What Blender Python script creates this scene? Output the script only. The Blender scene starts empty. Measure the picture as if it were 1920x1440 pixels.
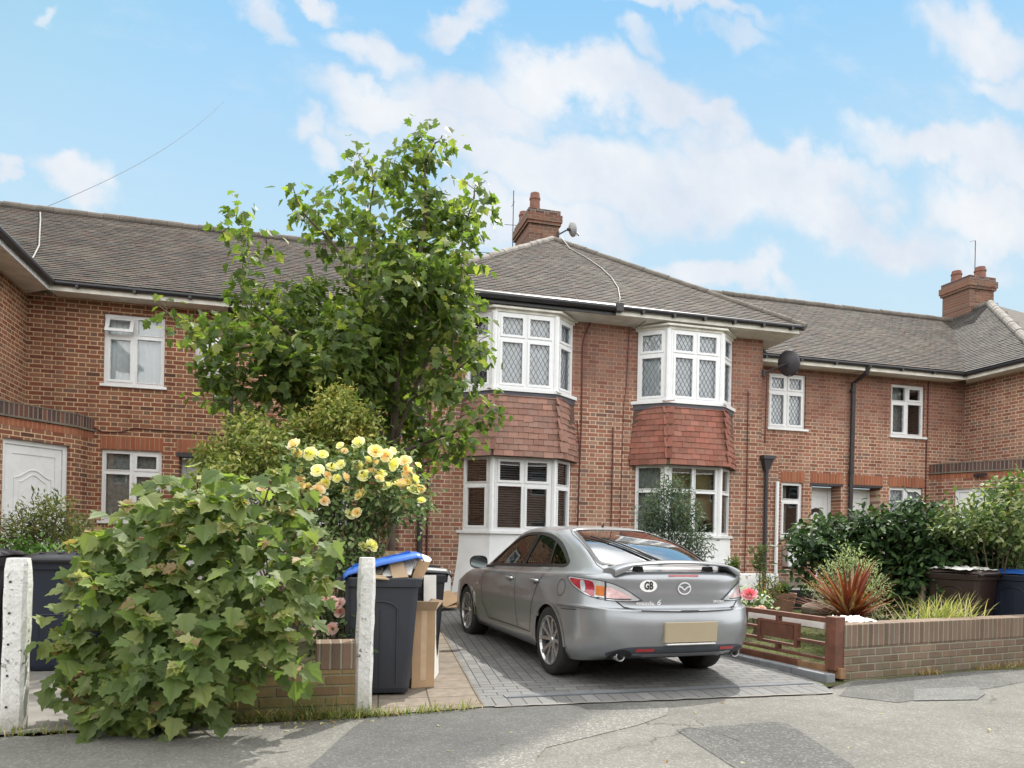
import bpy, bmesh, math, random
import numpy as np
from mathutils import Vector, Matrix
from mathutils.geometry import delaunay_2d_cdt
from mathutils.bvhtree import BVHTree

random.seed(7); rng = np.random.default_rng(7)
scene = bpy.context.scene
COL = scene.collection
rad = math.radians

# ------------------------------------------------------------------ camera
CAM_H = 1.31; F_PX = 1400.0; PP = (960.0, 1010.1); YAW = rad(15.12); ROLL = rad(1.156)
FW = Vector((math.sin(YAW), math.cos(YAW), 0)); R0 = Vector((math.cos(YAW), -math.sin(YAW), 0)); U0 = Vector((0, 0, 1))
RT = R0 * math.cos(ROLL) + U0 * math.sin(ROLL); UP = U0 * math.cos(ROLL) - R0 * math.sin(ROLL)
cam_d = bpy.data.cameras.new('camera'); cam = bpy.data.objects.new('camera', cam_d); COL.objects.link(cam)
M = Matrix((RT, UP, -FW)).transposed().to_4x4(); M.translation = (0, 0, CAM_H); cam.matrix_world = M
cam_d.sensor_width = 36; cam_d.lens = F_PX / 1920 * 36; cam_d.shift_y = (PP[1] - 720) / 1920
cam_d.clip_start = 0.05; cam_d.clip_end = 3000
scene.camera = cam

# ------------------------------------------------------------------ light and exposure
SUN_EL = rad(56); SUN_AZ = rad(40)        # azimuth from +Y towards +X: the sun stands behind the houses, to the right
sd = bpy.data.lights.new('sun', 'SUN'); sd.energy = 3.1; sd.angle = rad(0.6); sd.color = (1, .95, .87)
sun = bpy.data.objects.new('sun', sd); COL.objects.link(sun)
S = Vector((math.sin(SUN_AZ) * math.cos(SUN_EL), math.cos(SUN_AZ) * math.cos(SUN_EL), math.sin(SUN_EL)))
sun.rotation_euler = S.to_track_quat('Z', 'Y').to_euler()
scene.view_settings.view_transform = 'Standard'; scene.view_settings.look = 'None'
scene.view_settings.exposure = 0.9; scene.view_settings.gamma = 1

# ------------------------------------------------------------------ node helper
class G:
    def __init__(s, tree): s.t = tree; s.n = tree.nodes; s.l = tree.links
    def new(s, typ, **kw):
        n = s.n.new(typ)
        for k, v in kw.items(): setattr(n, k, v)
        return n
    def put(s, sock, v):
        if v is None: return
        if isinstance(v, bpy.types.NodeSocket): s.l.new(v, sock)
        else: sock.default_value = v
    def m(s, op, a, b=None, c=None, clamp=False):
        n = s.new('ShaderNodeMath', operation=op, use_clamp=clamp)
        for i, v in enumerate((a, b, c)): s.put(n.inputs[i], v)
        return n.outputs[0]
    def vm(s, op, a, b=None, sc=None):
        n = s.new('ShaderNodeVectorMath', operation=op); s.put(n.inputs[0], a); s.put(n.inputs[1], b)
        if sc is not None: s.put(n.inputs['Scale'], sc)
        return n.outputs['Value'] if op in ('LENGTH', 'DOT_PRODUCT', 'DISTANCE') else n.outputs[0]
    def mix(s, f, a, b, mode='MIX'):
        n = s.new('ShaderNodeMix', data_type='RGBA', blend_type=mode)
        s.put(n.inputs[0], f); s.put(n.inputs[6], a if not isinstance(a, tuple) else (*a[:3], 1)); s.put(n.inputs[7], b if not isinstance(b, tuple) else (*b[:3], 1))
        return n.outputs[2]
    def rng(s, v, a, b, c=0.0, d=1.0, smooth=False):
        n = s.new('ShaderNodeMapRange'); n.clamp = True
        if smooth: n.interpolation_type = 'SMOOTHSTEP'
        s.put(n.inputs[0], v)
        for i, x in enumerate((a, b, c, d)): s.put(n.inputs[i + 1], x)
        return n.outputs[0]
    def noise(s, vec, scale, detail=3.0, rough=.55, dist=0.0):
        n = s.new('ShaderNodeTexNoise'); s.put(n.inputs['Vector'], vec); s.put(n.inputs['Scale'], scale)
        s.put(n.inputs['Detail'], detail); s.put(n.inputs['Roughness'], rough); s.put(n.inputs['Distortion'], dist)
        return n.outputs['Fac']
    def ramp(s, f, stops, const=False):
        n = s.new('ShaderNodeValToRGB'); e = n.color_ramp.elements
        if const: n.color_ramp.interpolation = 'CONSTANT'
        while len(e) < len(stops): e.new(.5)
        for i, (p, c) in enumerate(stops): e[i].position = p; e[i].color = (*c[:3], 1)
        s.put(n.inputs[0], f); return n.outputs[0]
    def xyz(s, v):
        n = s.new('ShaderNodeSeparateXYZ'); s.put(n.inputs[0], v); return n.outputs
    def comb(s, x, y, z=0.0):
        n = s.new('ShaderNodeCombineXYZ'); s.put(n.inputs[0], x); s.put(n.inputs[1], y); s.put(n.inputs[2], z); return n.outputs[0]
    def white(s, v, dim='3D'):
        n = s.new('ShaderNodeTexWhiteNoise', noise_dimensions=dim); s.put(n.inputs['Vector'], v); return n.outputs
    def pos(s): return s.new('ShaderNodeNewGeometry').outputs['Position']
    def bump(s, h, strength=.5, dist=.01):
        n = s.new('ShaderNodeBump'); n.inputs['Strength'].default_value = strength; n.inputs['Distance'].default_value = dist
        s.put(n.inputs['Height'], h); return n.outputs[0]

# ------------------------------------------------------------------ sky with clouds
W = bpy.data.worlds.new('World'); scene.world = W; W.use_nodes = True
g = G(W.node_tree); g.n.clear()
sky = g.new('ShaderNodeTexSky', sky_type='NISHITA'); sky.sun_disc = False; sky.sun_elevation = SUN_EL; sky.sun_rotation = SUN_AZ
sky.air_density = 1.0; sky.dust_density = 1.0; sky.ozone_density = 1.0
tc = g.new('ShaderNodeTexCoord').outputs['Generated']; X, Y, Z = g.xyz(tc)
ysafe = g.m('MAXIMUM', Y, .08)
u = g.m('DIVIDE', X, ysafe); v = g.m('DIVIDE', Z, ysafe)
uv = g.comb(u, v, 0.0)
wob = g.vm('SCALE', g.vm('SUBTRACT', g.comb(g.noise(uv, 6.0, 6), g.noise(g.vm('ADD', uv, (7.3, 2.1, 0)), 6.0, 6), 0.0), (.5, .5, 0)), sc=.25)
uvw = g.vm('ADD', uv, wob)
def cam_uv(px, py):
    d = FW + RT * ((px - PP[0]) / F_PX) - UP * ((py - PP[1]) / F_PX)
    return d.x / d.y, d.z / d.y
CLOUDS = [(720, 190, 150, 60, 1), (880, 175, 190, 80, 1), (1080, 150, 170, 75, 1), (1250, 185, 140, 70, 1), (1345, 225, 85, 45, 1), (680, 260, 90, 50, .6), (900, 270, 230, 80, .95), (1120, 330, 330, 100, 1), (1410, 345, 260, 110, 1),
          (1560, 330, 90, 60, .9), (1620, 430, 220, 70, .9), (1450, 290, 90, 60, 1), (1740, 285, 150, 65, 1), (1880, 310, 170, 85, 1), (1850, 410, 160, 70, .9), (1345, 520, 140, 40, 1),
          (1300, 5, 170, 28, .8), (860, 15, 100, 40, .9), (550, 0, 110, 26, .9), (690, 75, 70, 45, .75), (530, 90, 70, 40, .75), (1215, 85, 50, 45, .7), (1860, 70, 130, 75, .85), (1890, 160, 90, 45, .7), (1400, 70, 70, 30, .5),
          (150, 325, 115, 52, .95), (0, 322, 35, 22, .8), (575, 250, 55, 40, .7), (620, 300, 60, 42, .75), (1000, 420, 260, 60, .85), (120, 8, 30, 25, .6), (1800, 480, 160, 45, .7), (930, 490, 60, 40, .8),
          (900, -270, 700, 150, 1), (1550, -300, 520, 170, 1), (1980, -230, 300, 120, .9), (300, -330, 500, 150, .9), (1300, -520, 900, 200, 1)]   # last row: unseen clouds added above the view to whiten the car's rear glass
mask = None
for cx, cy, rx, ry, amp in CLOUDS:
    a, b = cam_uv(cx, cy); a2, _ = cam_uv(cx + rx, cy); _, b2 = cam_uv(cx, cy - ry)
    d = g.vm('MULTIPLY', g.vm('SUBTRACT', uvw, (a, b, 0)), (1 / (a2 - a), 1 / (b2 - b), 0))
    f = g.m('MULTIPLY', g.rng(g.vm('LENGTH', d), .2, 1.45, 1, 0, True), amp)
    mask = f if mask is None else g.m('MAXIMUM', mask, f)
fine = g.noise(uv, 9.0, 8, .62)
front = g.rng(g.m('ADD', mask, g.m('MULTIPLY', g.m('SUBTRACT', fine, .5), .7)), .12, .92, 0, 1, True)
wisp = g.m('MULTIPLY', g.rng(g.noise(g.vm('MULTIPLY', uv, (1, 2, 1)), 3.2, 8, .65), .52, .75, 0, .38, True), g.rng(Z, .05, .3))
front = g.m('MAXIMUM', front, wisp)
back = g.rng(g.noise(tc, 2.2, 6, .6), .16, .40, .45, 1, True)  # unseen cloud bank added behind the camera and overhead
isb = g.m('MAXIMUM', g.rng(Y, .02, .12, 1, 0), g.rng(v, .95, 1.2))
cl = g.m('MULTIPLY', g.m('ADD', g.m('MULTIPLY', front, g.m('SUBTRACT', 1, isb)), g.m('MULTIPLY', back, isb)), g.rng(Z, 0, .05))
shade = g.rng(g.noise(g.vm('ADD', uv, (0, .06, 0)), 4.5, 5, .6), .35, .68, 0, 1)
ccol = g.mix(shade, (5.75, 6.25, 7.05), (7.5, 7.6, 7.75))
ccol = g.mix(isb, ccol, (23, 23, 22.6))  # the unseen bank is made far brighter to light the shaded fronts
blue = g.vm('MINIMUM', g.mix(1.0, sky.outputs[0], (1.35, 1.75, 1.5), 'MULTIPLY'), g.comb(g.rng(Z, .1, .75, 4.2, 1.5), g.rng(Z, .1, .75, 6.4, 4.3), 7.6))
lowc = g.mix(g.rng(Z, .10, .62, .82, .04), blue, (5.7, 6.75, 7.35))
colr = g.mix(g.m('MULTIPLY', cl, .94), lowc, ccol)
bg = g.new('ShaderNodeBackground'); g.put(bg.inputs[0], colr); bg.inputs[1].default_value = .068
out = g.new('ShaderNodeOutputWorld'); g.l.new(bg.outputs[0], out.inputs[0])

# ------------------------------------------------------------------ pixels of the survey photo -> points in the place
def at(px, py, depth):
    d = FW + RT * ((px - PP[0]) / F_PX) - UP * ((py - PP[1]) / F_PX)
    return d * depth + Vector((0, 0, CAM_H))
def gz(y): return .018 * max(0.0, y - 6.0)      # the plots rise a little towards the houses

# ------------------------------------------------------------------ objects
def tag(o, label, cat, group=None):
    o['label'] = label; o['category'] = cat
    if group: o['group'] = group
    return o
def thing(name, label, cat, loc=(0, 0, 0), group=None):
    o = bpy.data.objects.new(name, None); COL.objects.link(o); o.location = loc; o.empty_display_size = .2
    return tag(o, label, cat, group)
def rootloc(o):
    while o.parent: o = o.parent
    return o.location
def copy_tree(o, parent=None):
    c = o.copy(); COL.objects.link(c)
    if parent: c.parent = parent
    for ch in list(o.children): copy_tree(ch, c)
    return c
def link_mesh(name, me, mat, parent=None, smooth=False):
    o = bpy.data.objects.new(name, me); COL.objects.link(o)
    if mat is not None:
        for mm in (mat if isinstance(mat, (list, tuple)) else [mat]): me.materials.append(mm)
    if parent is not None: o.parent = parent
    if smooth: me.shade_smooth()
    return o

class MB:
    def __init__(s): s.v = []; s.f = []; s.c = None
    def add(s, vs, fs):
        b = len(s.v); s.v += [tuple(p) for p in vs]; s.f += [tuple(i + b for i in f) for f in fs]; return s
    def poly(s, *ps): return s.add(ps, [tuple(range(len(ps)))])
    def hexa(s, p):      # 8 corners: bottom ring 0-3, top ring 4-7
        return s.add(p, [(3, 2, 1, 0), (4, 5, 6, 7), (0, 1, 5, 4), (1, 2, 6, 5), (2, 3, 7, 6), (3, 0, 4, 7)])
    def box(s, x0, x1, y0, y1, z0, z1):
        return s.hexa([(x0, y0, z0), (x1, y0, z0), (x1, y1, z0), (x0, y1, z0), (x0, y0, z1), (x1, y0, z1), (x1, y1, z1), (x0, y1, z1)])
    def slab(s, fr, u0, u1, d0, d1, z0, z1):   # box in a wall frame (along, inward, up)
        return s.hexa([fr(u0, d0, z0), fr(u1, d0, z0), fr(u1, d1, z0), fr(u0, d1, z0), fr(u0, d0, z1), fr(u1, d0, z1), fr(u1, d1, z1), fr(u0, d1, z1)])
    def bar(s, a, b, w, h, up=(0, 0, 1)):      # square bar from a to b
        a = Vector(a); b = Vector(b); d = (b - a).normalized(); up = Vector(up)
        if abs(d.dot(up)) > .95: up = Vector((0, 1, 0))
        x = d.cross(up).normalized() * w / 2; z = x.cross(d).normalized() * h / 2
        return s.hexa([a - x - z, a + x - z, b + x - z, b - x - z, a - x + z, a + x + z, b + x + z, b - x + z])
    def tube(s, path, r, n=8, cap=True):
        P = [Vector(p) for p in path]; rs = r if isinstance(r, (list, tuple)) else [r] * len(P)
        b = len(s.v); ref = None
        for i, p in enumerate(P):
            d = (P[min(i + 1, len(P) - 1)] - P[max(i - 1, 0)]).normalized()
            if ref is None: ref = d.orthogonal().normalized()
            ref = (ref - d * ref.dot(d)).normalized(); q = d.cross(ref)
            for k in range(n):
                a = 2 * math.pi * k / n; s.v.append(tuple(p + (ref * math.cos(a) + q * math.sin(a)) * rs[i]))
        for i in range(len(P) - 1):
            for k in range(n): s.f.append((b + i * n + k, b + i * n + (k + 1) % n, b + (i + 1) * n + (k + 1) % n, b + (i + 1) * n + k))
        if cap: s.f.append(tuple(b + k for k in range(n))[::-1]); s.f.append(tuple(b + (len(P) - 1) * n + k for k in range(n)))
        return s
    def lathe(s, prof, n=24, o=(0, 0, 0), ax=(0, 0, 1), close=True):   # prof: (radius, height) along ax
        ax = Vector(ax).normalized(); e = ax.orthogonal().normalized(); q = ax.cross(e); o = Vector(o); b = len(s.v)
        for r, h in prof:
            for k in range(n):
                a = 2 * math.pi * k / n; s.v.append(tuple(o + ax * h + (e * math.cos(a) + q * math.sin(a)) * r))
        for i in range(len(prof) - 1):
            for k in range(n): s.f.append((b + i * n + k, b + i * n + (k + 1) % n, b + (i + 1) * n + (k + 1) % n, b + (i + 1) * n + k))
        if close: s.f.append(tuple(b + k for k in range(n))[::-1]); s.f.append(tuple(b + (len(prof) - 1) * n + k for k in range(n)))
        return s
    def prism(s, pts, off):      # closed outline (3D points) swept by off
        n = len(pts); off = Vector(off); a = [Vector(p) for p in pts]
        return s.add(a + [p + off for p in a], [tuple(range(n))[::-1], tuple(range(n, 2 * n))] + [(i, (i + 1) % n, n + (i + 1) % n, n + i) for i in range(n)])
    def build(s, name, mat, parent=None, smooth=False, bevel=0, local=False, solid=0, fix=False):
        me = bpy.data.meshes.new(name); vs = s.v
        if parent is not None and not local:
            L = rootloc(parent); vs = [(x - L[0], y - L[1], z - L[2]) for x, y, z in vs]
        me.from_pydata(vs, [], s.f); me.update()
        if fix or bevel:
            bm = bmesh.new(); bm.from_mesh(me); bmesh.ops.recalc_face_normals(bm, faces=bm.faces); bm.to_mesh(me); bm.free()
        o = link_mesh(name, me, mat, parent, smooth)
        if solid: md = o.modifiers.new('solid', 'SOLIDIFY'); md.thickness = solid; md.offset = -1
        if bevel:
            md = o.modifiers.new('bevel', 'BEVEL'); md.width = bevel; md.segments = 2; md.limit_method = 'ANGLE'; md.angle_limit = rad(40)
        return o
def struct(o): o['kind'] = 'structure'; return o
def stuff(o): o['kind'] = 'stuff'; return o
def set_cols(o, cols, domain='FACE'):
    at_ = o.data.attributes.new('tint', 'FLOAT_COLOR', domain); a = np.ones((len(cols), 4), np.float32); a[:, :3] = cols
    at_.data.foreach_set('color', a.ravel())
def text_mesh(txt, size, thick=0.0, bold=0.0):
    c = bpy.data.curves.new('text', 'FONT'); c.body = txt; c.size = size; c.align_x = 'CENTER'; c.align_y = 'CENTER'; c.offset = bold; c.extrude = thick; c.resolution_u = 3
    o = bpy.data.objects.new('text', c); COL.objects.link(o)
    dg = bpy.context.evaluated_depsgraph_get(); me = bpy.data.meshes.new_from_object(o.evaluated_get(dg))
    bpy.data.objects.remove(o); return me

# ------------------------------------------------------------------ materials
def mat(name): 
    m = bpy.data.materials.new(name); m.use_nodes = True; n = m.node_tree.nodes
    return m, G(m.node_tree), n['Principled BSDF']
def setb(gg, b, base=None, rough=None, metal=None, spec=None, normal=None, coat=None, alpha=None):
    for k, v in (('Base Color', base), ('Roughness', rough), ('Metallic', metal), ('Specular IOR Level', spec), ('Normal', normal), ('Coat Weight', coat), ('Alpha', alpha)):
        if v is None: continue
        if isinstance(v, tuple): v = (*v[:3], 1)
        gg.put(b.inputs[k], v)
def plain(name, c, rough=.5, metal=0.0, var=.12, vscale=6.0, bump=0.0, bscale=60.0, spec=.5, coat=0.0):
    m, gg, b = mat(name); p = gg.new('ShaderNodeTexCoord').outputs['Object']
    f = gg.noise(p, vscale, 5, .6)
    col = gg.mix(gg.rng(f, .3, .7), tuple(x * (1 - var) for x in c), tuple(min(1, x * (1 + var)) for x in c))
    setb(gg, b, col, gg.rng(gg.noise(p, vscale * 2.3, 4), .3, .7, max(0, rough - .06), min(1, rough + .06)), metal, spec, coat=coat)
    if bump: setb(gg, b, normal=gg.bump(gg.noise(p, bscale, 4), bump, .01))
    return m
def brick_mat(name, ang=0.0, soldier=False, bond='flemish', pal='red', weather=0.0, moss=0.0):
    m, gg, b = mat(name); p = gg.pos(); x, y, z = gg.xyz(p)
    wob = gg.m('MULTIPLY', gg.m('SUBTRACT', gg.noise(p, 9.0, 2), .5), .006)
    uu = gg.m('ADD', gg.m('ADD', gg.m('MULTIPLY', x, math.cos(ang)), gg.m('MULTIPLY', y, math.sin(ang))), wob); vv = gg.m('ADD', gg.m('ADD', z, 0.002), wob)
    Ls, Lh, mt, ch = .225, .1125, .0155, .075
    if soldier: uu, vv = vv, uu; 
    row = gg.m('FLOOR', gg.m('DIVIDE', vv, ch)); fv = gg.m('SUBTRACT', vv, gg.m('MULTIPLY', row, ch))
    per = Ls + Lh if bond == 'flemish' else Ls
    odd = gg.m('FLOORED_MODULO', row, 2.0)
    if soldier: xx = gg.m('ADD', uu, .4)
    else: xx = gg.m('ADD', uu, gg.m('MULTIPLY', odd, per / 2))
    c = gg.m('FLOOR', gg.m('DIVIDE', xx, per)); fx = gg.m('SUBTRACT', xx, gg.m('MULTIPLY', c, per))
    if bond == 'flemish':
        hd = gg.m('GREATER_THAN', fx, Ls); fx = gg.m('SUBTRACT', fx, gg.m('MULTIPLY', hd, Ls))
    else: hd = gg.m('MULTIPLY', c, 0.0)
    if soldier: joint = gg.rng(fv, mt * .75, mt * 1.25)
    else: joint = gg.m('MULTIPLY', gg.rng(fx, mt * .75, mt * 1.25), gg.rng(fv, mt * .75, mt * 1.25))
    rid = gg.white(gg.comb(gg.m('ADD', gg.m('MULTIPLY', c, 2.0) if not soldier else 0.0, hd), row, 3.0))
    pals = {'red': [(0, (.18, .070, .050)), (.22, (.26, .10, .068)), (.45, (.33, .145, .098)), (.62, (.29, .165, .118)), (.78, (.37, .20, .14)), (.9, (.22, .155, .125)), (1, (.14, .075, .062))],
            'deep': [(0, (.13, .042, .028)), (.25, (.19, .062, .038)), (.5, (.24, .084, .050)), (.68, (.21, .10, .064)), (.84, (.28, .13, .08)), (.93, (.15, .09, .065)), (1, (.08, .035, .03))],
            'sold': [(0, (.26, .075, .04)), (.4, (.33, .105, .055)), (.7, (.28, .09, .05)), (1, (.36, .14, .075))],
            'brown': [(0, (.10, .072, .055)), (.35, (.14, .10, .075)), (.6, (.17, .115, .085)), (.8, (.125, .10, .082)), (1, (.19, .14, .10))],
            'yellow': [(0, (.12, .075, .045)), (.3, (.19, .13, .06)), (.6, (.23, .17, .08)), (.8, (.16, .09, .055)), (1, (.25, .19, .10))],
            'chim': [(0, (.10, .045, .033)), (.3, (.15, .065, .045)), (.6, (.19, .085, .056)), (.8, (.11, .07, .055)), (1, (.22, .12, .08))],
            'dark': [(0, (.03, .022, .026)), (.3, (.07, .04, .035)), (.6, (.16, .06, .04)), (.8, (.05, .04, .05)), (1, (.12, .07, .055))]}
    bc = gg.ramp(rid[0], pals[pal])
    bc = gg.mix(gg.m('MULTIPLY', hd, .45), bc, (.20, .13, .095))
    gr = gg.noise(p, 55.0, 4, .7)
    bc = gg.mix(gg.rng(gr, .3, .75, .0, .35), bc, gg.mix(.5, bc, (.42, .26, .18)))
    mort = {'red': (.66, .49, .37), 'deep': (.66, .46, .29), 'sold': (.36, .22, .14), 'brown': (.27, .25, .19), 'yellow': (.21, .19, .12), 'dark': (.26, .24, .21), 'chim': (.24, .19, .15)}[pal]
    mo = gg.mix(gg.rng(gg.noise(p, 3.0, 4), .35, .65), tuple(k * .8 for k in mort), mort)
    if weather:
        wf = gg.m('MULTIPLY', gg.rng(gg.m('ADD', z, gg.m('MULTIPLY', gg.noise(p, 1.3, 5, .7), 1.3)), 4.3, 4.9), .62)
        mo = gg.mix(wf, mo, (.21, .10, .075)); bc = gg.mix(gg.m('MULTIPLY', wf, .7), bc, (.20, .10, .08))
    col = gg.mix(joint, mo, bc)
    big = gg.noise(p, .9, 5, .6)
    col = gg.mix(1.0, col, gg.ramp(big, [(.25, (.82, .80, .80)), (.6, (1, 1, 1)), (.85, (1.12, 1.1, 1.08))]), 'MULTIPLY')
    stk = gg.noise(gg.comb(gg.m('MULTIPLY', uu if not soldier else vv, 3.2), gg.m('MULTIPLY', z, .28), 0.0), 1.0, 5, .65); col = gg.mix(1.0, col, gg.ramp(stk, [(.3, (.74, .72, .72)), (.48, (1, 1, 1)), (.75, (1.08, 1.07, 1.05))]), 'MULTIPLY')
    pale = gg.rng(gg.noise(p, 4.0, 5, .7), .66, .8, 0, .35); col = gg.mix(pale, col, (.42, .30, .23))
    if moss: col = gg.mix(gg.m('MULTIPLY', gg.rng(z, .06, .3, 1, 0), gg.rng(gg.noise(p, 7.0, 5), .4, .6, 0, moss)), col, (.085, .10, .035))
    h = gg.m('ADD', joint, gg.m('MULTIPLY', gr, .35))
    setb(gg, b, col, .9, spec=.25, normal=gg.bump(h, .7, .008)); return m
def tinted(name, rough=.8, bump=.3, bscale=40.0, dirt=(.25, .24, .2), dirt_amt=.35, spec=.3):
    m, gg, b = mat(name); p = gg.pos()
    a = gg.new('ShaderNodeAttribute', attribute_name='tint').outputs['Color']
    f = gg.rng(gg.noise(p, 2.0, 6, .65), .45, .7, 0, dirt_amt)
    col = gg.mix(f, a, dirt); li = gg.rng(gg.noise(p, 13.0, 5, .7), .64, .72, 0, .5 * dirt_amt / .45); col = gg.mix(li, col, (.20, .195, .15)); ms = gg.rng(gg.noise(gg.vm('ADD', p, (3, 8, 1)), 1.4, 6, .7), .56, .72, 0, .5); col = gg.mix(ms, col, gg.mix(.5, a, (.035, .04, .022))); fine = gg.noise(p, bscale, 4, .65)
    col = gg.mix(1.0, col, gg.ramp(fine, [(.25, (.78, .78, .78)), (.75, (1.2, 1.2, 1.2))]), 'MULTIPLY')
    setb(gg, b, col, rough, spec=spec, normal=gg.bump(fine, bump, .006)); return m
def leaf_mat(name, rough=.42, trans=.3, spec=.5, gloss=0.0):
    m, gg, b = mat(name)
    a = gg.new('ShaderNodeAttribute', attribute_name='tint').outputs['Color']
    setb(gg, b, a, rough, spec=spec)
    tr = gg.new('ShaderNodeBsdfTranslucent'); gg.l.new(gg.mix(1.0, a, (1.5, 1.7, .7), 'MULTIPLY'), tr.inputs[0])
    mx = gg.new('ShaderNodeMixShader'); mx.inputs[0].default_value = trans
    gg.l.new(b.outputs[0], mx.inputs[1]); gg.l.new(tr.outputs[0], mx.inputs[2])
    gg.l.new(mx.outputs[0], gg.n['Material Output'].inputs[0]); return m
def glass_mat(name, tint=(.9, .93, .92), refl=1.0, rough=.01):
    m, gg, b = mat(name); gg.n.remove(b)
    t = gg.new('ShaderNodeBsdfTransparent'); t.inputs[0].default_value = (*tint, 1)
    gl = gg.new('ShaderNodeBsdfGlossy'); gl.inputs[1].default_value = rough; gl.inputs[0].default_value = (1, 1, 1, 1)
    p = gg.new('ShaderNodeTexCoord').outputs['Object']
    gg.l.new(gg.bump(gg.noise(p, 1.3, 1), .03, .02), gl.inputs['Normal'])
    fr = gg.new('ShaderNodeFresnel'); fr.inputs[0].default_value = 1.5
    mx = gg.new('ShaderNodeMixShader'); gg.l.new(gg.m('MULTIPLY', gg.m('ADD', fr.outputs[0], .05), refl, clamp=True), mx.inputs[0])
    gg.l.new(t.outputs[0], mx.inputs[1]); gg.l.new(gl.outputs[0], mx.inputs[2]); gg.l.new(mx.outputs[0], gg.n['Material Output'].inputs[0]); return m

MT = {}
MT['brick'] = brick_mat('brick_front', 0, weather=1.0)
MT['brick_side'] = brick_mat('brick_side', math.pi / 2)
MT['brick_left'] = brick_mat('brick_left', 0, pal='deep')
MT['brick_leftside'] = brick_mat('brick_left_side', math.pi / 2, pal='deep')
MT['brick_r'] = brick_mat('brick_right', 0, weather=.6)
MT['soldier'] = brick_mat('brick_soldier', 0, soldier=True, bond='stack', pal='sold')
MT['upvc'] = plain('white_upvc', (.73, .74, .75), .28, var=.03, vscale=2)
MT['render'] = plain('white_render', (.74, .75, .76), .75, var=.09, vscale=2.5, bump=.25, bscale=70)
MT['plinth'] = plain('white_plinth_paint', (.72, .72, .72), .7, var=.14, vscale=3, bump=.4, bscale=50)
MT['trim'] = plain('cream_trim_paint', (.66, .64, .58), .55, var=.18, vscale=5)
MT['black'] = plain('black_plastic', (.018, .018, .022), .4, var=.25)
MT['iron'] = plain('dark_iron', (.03, .026, .03), .55, var=.3)
MT['lead'] = plain('lead_flashing', (.07, .07, .085), .6, var=.25, bump=.3)
MT['leadstrip'] = plain('lead_came', (.10, .11, .13), .5)
MT['glass'] = glass_mat('window_glass')
MT['net'] = plain('net_curtain', (.74, .76, .82), .9, var=.12, vscale=3)
MT['netw'] = plain('white_curtain', (.72, .76, .80), .9, var=.08, vscale=3)
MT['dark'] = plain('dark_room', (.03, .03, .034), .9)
MT['blind'] = plain('dark_blind', (.16, .165, .175), .45, var=.2)
MT['blindg'] = plain('olive_blind', (.20, .17, .07), .8, var=.2)
MT['tile'] = tinted('roof_tile', dirt=(.13, .125, .10), dirt_amt=.45)
MT['hung'] = tinted('hung_tile', dirt=(.25, .15, .11), dirt_amt=.35)
MT['ridge'] = plain('ridge_mortar', (.115, .10, .085), .9, var=.25, vscale=4, bump=.5)
MT['ridgelt'] = plain('pale_hip_mortar', (.165, .15, .135), .9, var=.35, vscale=5, bump=.5)
MT['pot'] = plain('terracotta', (.17, .075, .052), .8, var=.25, vscale=8, bump=.3)
MT['steel'] = plain('galvanised_steel', (.45, .46, .47), .4, .8, var=.12)
MT['wire'] = plain('dark_wire', (.03, .025, .025), .6)
MT['redwire'] = plain('red_brown_cable', (.09, .018, .015), .6)
MT['conduit'] = plain('grey_conduit', (.17, .165, .15), .6)
MT['concrete'] = plain('concrete', (.165, .155, .14), .9, var=.2, vscale=3, bump=.4, bscale=90)
MT['stone'] = plain('stone_step', (.16, .14, .11), .9, var=.3, vscale=6, bump=.5, bscale=40)
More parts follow.
